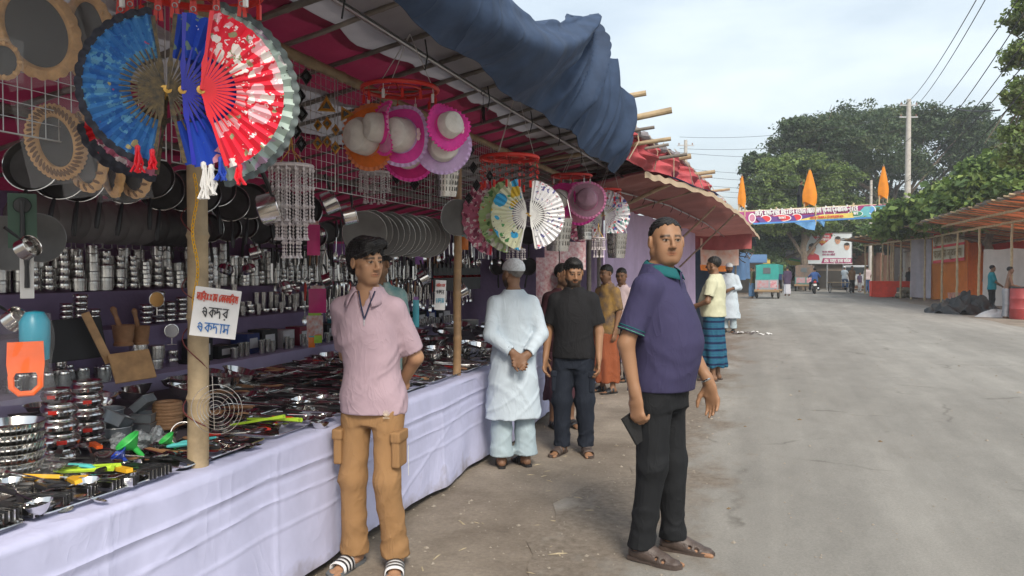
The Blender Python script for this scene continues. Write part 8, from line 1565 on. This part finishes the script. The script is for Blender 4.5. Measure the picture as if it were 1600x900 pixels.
for u in (.02, .2, .4, .6, .8, .98): bamboo(r5(fl(u, 3.2, 0)), r5(fl(u, 3.2, zf(u)-.6)), .05, rs, BAMG, 'post', 8)
ORC = translucent(mat('orange_wall_cloth', (.85, .29, .05), .8, var=.12, scale=1.2, bump=.2, bscale=6), .5); GCT = mat('grey_curtain', (.4, .37, .41), .85, var=.15, scale=2); WWL = mat('white_wall_sheet', (.55, .5, .46), .85, var=.12, scale=1.4)
def g5(px, py=None, d=None): p = at(px, 470, d); return (p.x, p.y, 0)
def bay(px0, d0, px1, d1, z0, z1, m, nm, amp=.05, fr=3.): hang(rs, nm, g5(px0, d=d0), g5(px1, d=d1), z0, z1, m, amp, fr, 40, 8, r5)
bay(1423, 39, 1455, 38.2, .1, 3.05, GCT, 'curtain', .07, 5); bay(1453, 38.3, 1511, 34.6, .05, 3.0, ORC, 'orange_wall', .06, 2.4); bay(1511, 34.5, 1540, 37, .3, 2.75, translucent(mat('deep_orange_cloth', (.75, .2, .03), .8), .4), 'orange_wall', .03, 3); bay(1505, 38, 1600, 33.5, 2.35, 2.75, mat('red_band_cloth', (.55, .04, .02), .8), 'red_band', .03, 3); bay(1536, 32.5, 1625, 29, .05, 2.35, WWL, 'white_wall', .03, 3); bay(1505, 40, 1640, 34, .05, 3.1, mat('dark_back_sheet', (.06, .05, .06), .9), 'back_sheet', .03, 3); bay(1396, 50, 1430, 47, .05, 2.9, mat('dim_back_sheet', (.12, .1, .09), .9), 'back_sheet', .03, 3)
bay(1476, 36.6, 1512, 34.3, .03, .45, mat('patterned_skirting', (.5, .1, .07), .8, col2=(.55, .42, .3), scale=6), 'skirting', .02, 4)
bn = thing('cloth_banner', 'cream banner with red bands and faded lettering tied above the orange wall', 'banner', (at(1480, 385, 36.4).x, at(1480, 385, 36.4).y, 0)); c4 = [at(1456, 366, 37.5), at(1505, 357, 34.9), at(1504, 407, 34.9), at(1455, 412, 37.5)]
def r6(p): return Vector(p)-Vector(bn.location)
off6 = front*.12
mb = MB(); mb.grid(lambda u, v: r6(quadp(u, v, c4)+off6+front*.03*math.sin(u*6)), 16, 6); mb.build('sheet', mat('cream_banner', (.55, .48, .36), .7, var=.1, scale=1.5), bn)
for (v0, v1) in ((0, .06), (.42, .5), (.9, 1.)): mb = MB(); mb.grid(lambda u, v: r6(quadp(u, v0+(v1-v0)*v, c4)+off6*1.3+front*.03*math.sin(u*6)), 16, 2); mb.build('red_band', RED2, bn)
for (v, s_, m) in ((.36, 'ফুচকা চটপিট হাউজ', mat('faded_ink', (.3, .22, .12), .7, var=0)), (.82, 'হালিম নুডলস', MATS['faded_ink'])): letters(bn, s_, quadp(.06, v, c4)+off6*1.2, quadp(.94, v, c4)+off6*1.2, .3, .06, m, r6)
tb = at_ground(1390, 464); t = thing('cloth_table', 'table under a bright red cloth in front of the far bamboo stalls', 'table', (tb.x, tb.y, 0)); rc_ = mat('bright_red_cloth', (.7, .05, .02), .75, var=.1)
mb = MB(); mb.box((0, 0, .86), (1.9, 1.1, .05)); mb.build('top', rc_, t); hang(t, 'cloth', (-.95, -.56, 0), (.25, -.56, 0), .05, .86, rc_, .03, 6, 24, 5, lambda p: p); hang(t, 'cloth', (-.96, .55, 0), (-.96, -.56, 0), .05, .86, rc_, .03, 6, 24, 5, lambda p: p); hang(t, 'cloth', (.25, -.57, 0), (.95, -.57, 0), .55, .86, rc_, .02, 6, 14, 3, lambda p: p)
for x in (-.85, .85):
    for y in (-.45, .45): mb = MB(); mb.box((x, y, .42), (.06, .06, .84)); mb.build('leg', WOODP, t, smooth=False)
mb = MB(); mb.lathe([(0, -.14), (.2, -.13), (.3, -.02), (.26, .1), (.12, .16), (0, .17)], 16)
for i, v in enumerate(mb.v): mb.v[i] = (v[0]*(1+.1*math.sin(i*1.9)), v[1]*(1+.1*math.sin(i*2.3)), v[2]+.02*math.sin(i*3.1))
SKK = mb.mesh('sack_body', mat('jute_sack', (.2, .17, .12), .95, var=.25, scale=12, bump=.6, bscale=60))
for i, (x, y, z, lb) in enumerate(((.45, -.75, .14, 'brown sack under the red table, nearest the curtain'), (1.0, -.7, .14, 'brown sack on the ground beside the grey curtain'), (.75, -.72, .4, 'brown sack lying on top of the other two'))): one('jute_sack', SKK, euler((tb.x+x, tb.y+y, z), .1*i, 0, i*1.1, 1), lb, 'sack', 'jute sacks')
hp = at_ground(1512, 490); mb = MB(); rr2 = random.Random(5)
def heap(u, v):
    a = 2*PI*u; r = 1.05*v; hgt = .5*(1-v**1.6)*(1+.25*math.sin(a*3+1)+.12*math.sin(a*7)); return (r*math.cos(a)*1.15+.06*math.sin(v*23+a*4), r*math.sin(a)*.7, max(.01, hgt+.09*math.sin(a*9+v*11)+.07*math.sin(v*19-a*5)+.05*math.sin(a*17+v*5)))
mb.grid(heap, 90, 26); tag(mb.build('sheet_heap', mat('black_polythene', (.012, .013, .015), .4, var=.2, scale=8, bump=.4, bscale=14, dist=.03), loc=(hp.x, hp.y+.4, 0)), 'heap of crumpled black plastic sheeting at the roadside', 'sheet heap')
hp2 = at_ground(1556, 494); mb = MB(); mb.grid(lambda u, v: (lambda a, r: (r*math.cos(a)*1.2, r*math.sin(a)*.7, max(.006, .22*(1-v*v)+.05*math.sin(a*7+v*9)*(1-v))))(2*PI*u, .5*v), 40, 10); tag(mb.build('plastic_scrap', mat('white_polythene', (.5, .48, .47), .5, var=.15), loc=hp2), 'crumpled white plastic sheet lying beside the black heap', 'plastic sheet')
dp = at_ground(1594, 497); t = thing('storage_drum', 'red plastic drum standing at the frame edge', 'drum', dp); mb = MB(); mb.lathe([(0, 0), (.27, 0), (.29, .03), (.29, .3), (.3, .32), (.29, .34), (.29, .62), (.3, .64), (.29, .66), (.28, .95), (.24, .98), (0, .98)], 26); mb.build('barrel', mat('drum_red', (.35, .05, .05), .5, var=.15), t); mb = MB(); mb.lathe([(0, 1.0), (.27, 1.0), (.285, .985), (.285, .95)], 26); mb.build('lid', BLK, t)
dp = at_ground(1582, 494); t = thing('storage_drum', 'pale blue drum half hidden behind the red one', 'drum', dp); mb = MB(); mb.lathe([(0, 0), (.26, 0), (.28, .03), (.28, .9), (.24, .93), (0, .93)], 24); mb.build('barrel', mat('drum_blue', (.25, .36, .42), .5, var=.15), t); mb = MB(); mb.lathe([(0, .95), (.25, .95), (.265, .93)], 24); mb.build('lid', WHP, t)
# low compound wall, tea stalls and undergrowth that close the view behind the billboards
BRK = mat('old_brick', (.24, .13, .09), .95, var=.3, scale=2, bump=.5, bscale=9)
cw0, cw1 = at(1330, 455, 62), at(1560, 455, 52); wl = thing('compound_wall', 'old brown compound wall behind the far stalls', 'wall', (cw0.x, cw0.y, 0)); v = cw1-cw0; v.z = 0; nseg = 9
for i in range(nseg): mb = MB(); a = v*(i/nseg); b_ = v*((i+1)/nseg); m_ = (a+b_)/2; mb.box((m_.x, m_.y, 1.3), ((b_-a).length*1.0, .25, 2.6), Matrix.Rotation(math.atan2(v.y, v.x), 3, 'Z')); mb.build('wall_panel', BRK, wl, smooth=False); mb = MB(); mb.box((a.x, a.y, 1.4), (.4, .4, 2.8), Matrix.Rotation(math.atan2(v.y, v.x), 3, 'Z')); mb.build('pier', BRK, wl, smooth=False)
def hedge(px0, px1, py, d, h, n, seed, lb):
    L_ = [(tuple(at(px0+(px1-px0)*i/8, 455, d)*1.)[:2]+(h*.45,), (1.6, 1.6, h*.55)) for i in range(9)]; V, Fq, ci, C_ = leaf_cloud(L_, n, .13, seed, 24, .6); o = obj('undergrowth', np_mesh('undergrowth', V, Fq, [leafm(*c) for c in DK], mi=np.random.default_rng(seed).integers(0, 3, len(C_))[ci])); tag(o, lb, kind='stuff')
hedge(1150, 1330, 455, 63, 4.2, 12000, 31, 'dense undergrowth behind the billboards'); hedge(1330, 1640, 455, 66, 4.0, 14000, 32, 'dense undergrowth behind the compound wall'); hedge(1560, 1800, 455, 44, 4.5, 9000, 33, 'leafy growth behind the bamboo stalls'); hedge(1020, 1160, 455, 75, 4.5, 7000, 34, 'far undergrowth behind the lavender stall')
for i, (px, d, m, w) in enumerate(((1160, 48, MATS['faded_blue_sheet'], 2.4), (1172, 54, mat('yellow_tarp', (.5, .36, .08), .7), 2.2), (1290, 60, mat('rust_sheet', (.3, .16, .1), .8), 3.))):
    b = at(px, 460, d); t = thing('roadside_shack', ('blue sheeted', 'yellow sheeted', 'rust coloured')[i]+' shack far down the road', 'shack', (b.x, b.y, 0)); mb = MB(); mb.box((0, 0, 1.0), (w, 1.8, 2.0)); mb.build('wall', mat('shack_wall', (.25, .2, .16), .9), t, smooth=False); mb = MB(); mb.prism([(-w*.6, -1.3, 1.9), (w*.6, -1.3, 1.9), (w*.6, 1.2, 2.4), (-w*.6, 1.2, 2.4)], (0, 0, .06)); mb.build('roof', m, t, smooth=False); mb = MB(); mb.box((0, -.92, .75), (w*.7, .06, 1.3)); mb.build('shade_panel', mat('shack_dark', (.05, .045, .04), .9), t, smooth=False)  # dark panel on the solid wall stands in for a shaded doorway
# paper scraps swept together at the road's edge
pb = at_ground(1180, 521); rr3 = random.Random(9)
for k in range(16):
    mb = MB(); s_ = rr3.uniform(.05, .12); mb.grid(lambda u, v: ((u-.5)*s_*2, (v-.5)*s_, .012+.02*math.sin(u*5+k)*math.sin(v*4+k)), 4, 4); o = mb.build('paper_scrap', WHP if k % 3 else mat('dark_scrap', (.12, .1, .1), .8), M=euler((pb.x+rr3.uniform(-.45, .5), pb.y+rr3.uniform(-.35, .35), pb.z+.01), 0, 0, rr3.uniform(0, 6))); tag(o, ('white torn paper scrap' if k % 3 else 'dark torn scrap')+' in the litter at the road edge', 'litter', 'white paper scraps' if k % 3 else 'dark scraps')

# ================================================================== thin warm haze over the fair ground
hz_ = MB(); hz_.box((20, 45, 7.4), (120, 130, 17.0)); ho = hz_.build('haze', bpy.data.materials.new('haze_air'), smooth=False); tag(ho, kind='stuff'); hm_ = ho.data.materials[0]; hm_.use_nodes = True; hn = hm_.node_tree.nodes; hn.remove(hn['Principled BSDF']); pv = hn.new('ShaderNodeVolumePrincipled'); pv.inputs['Color'].default_value = (.9, .95, 1, 1); pv.inputs['Density'].default_value = .0011; hm_.node_tree.links.new(pv.outputs[0], hn['Material Output'].inputs['Volume'])
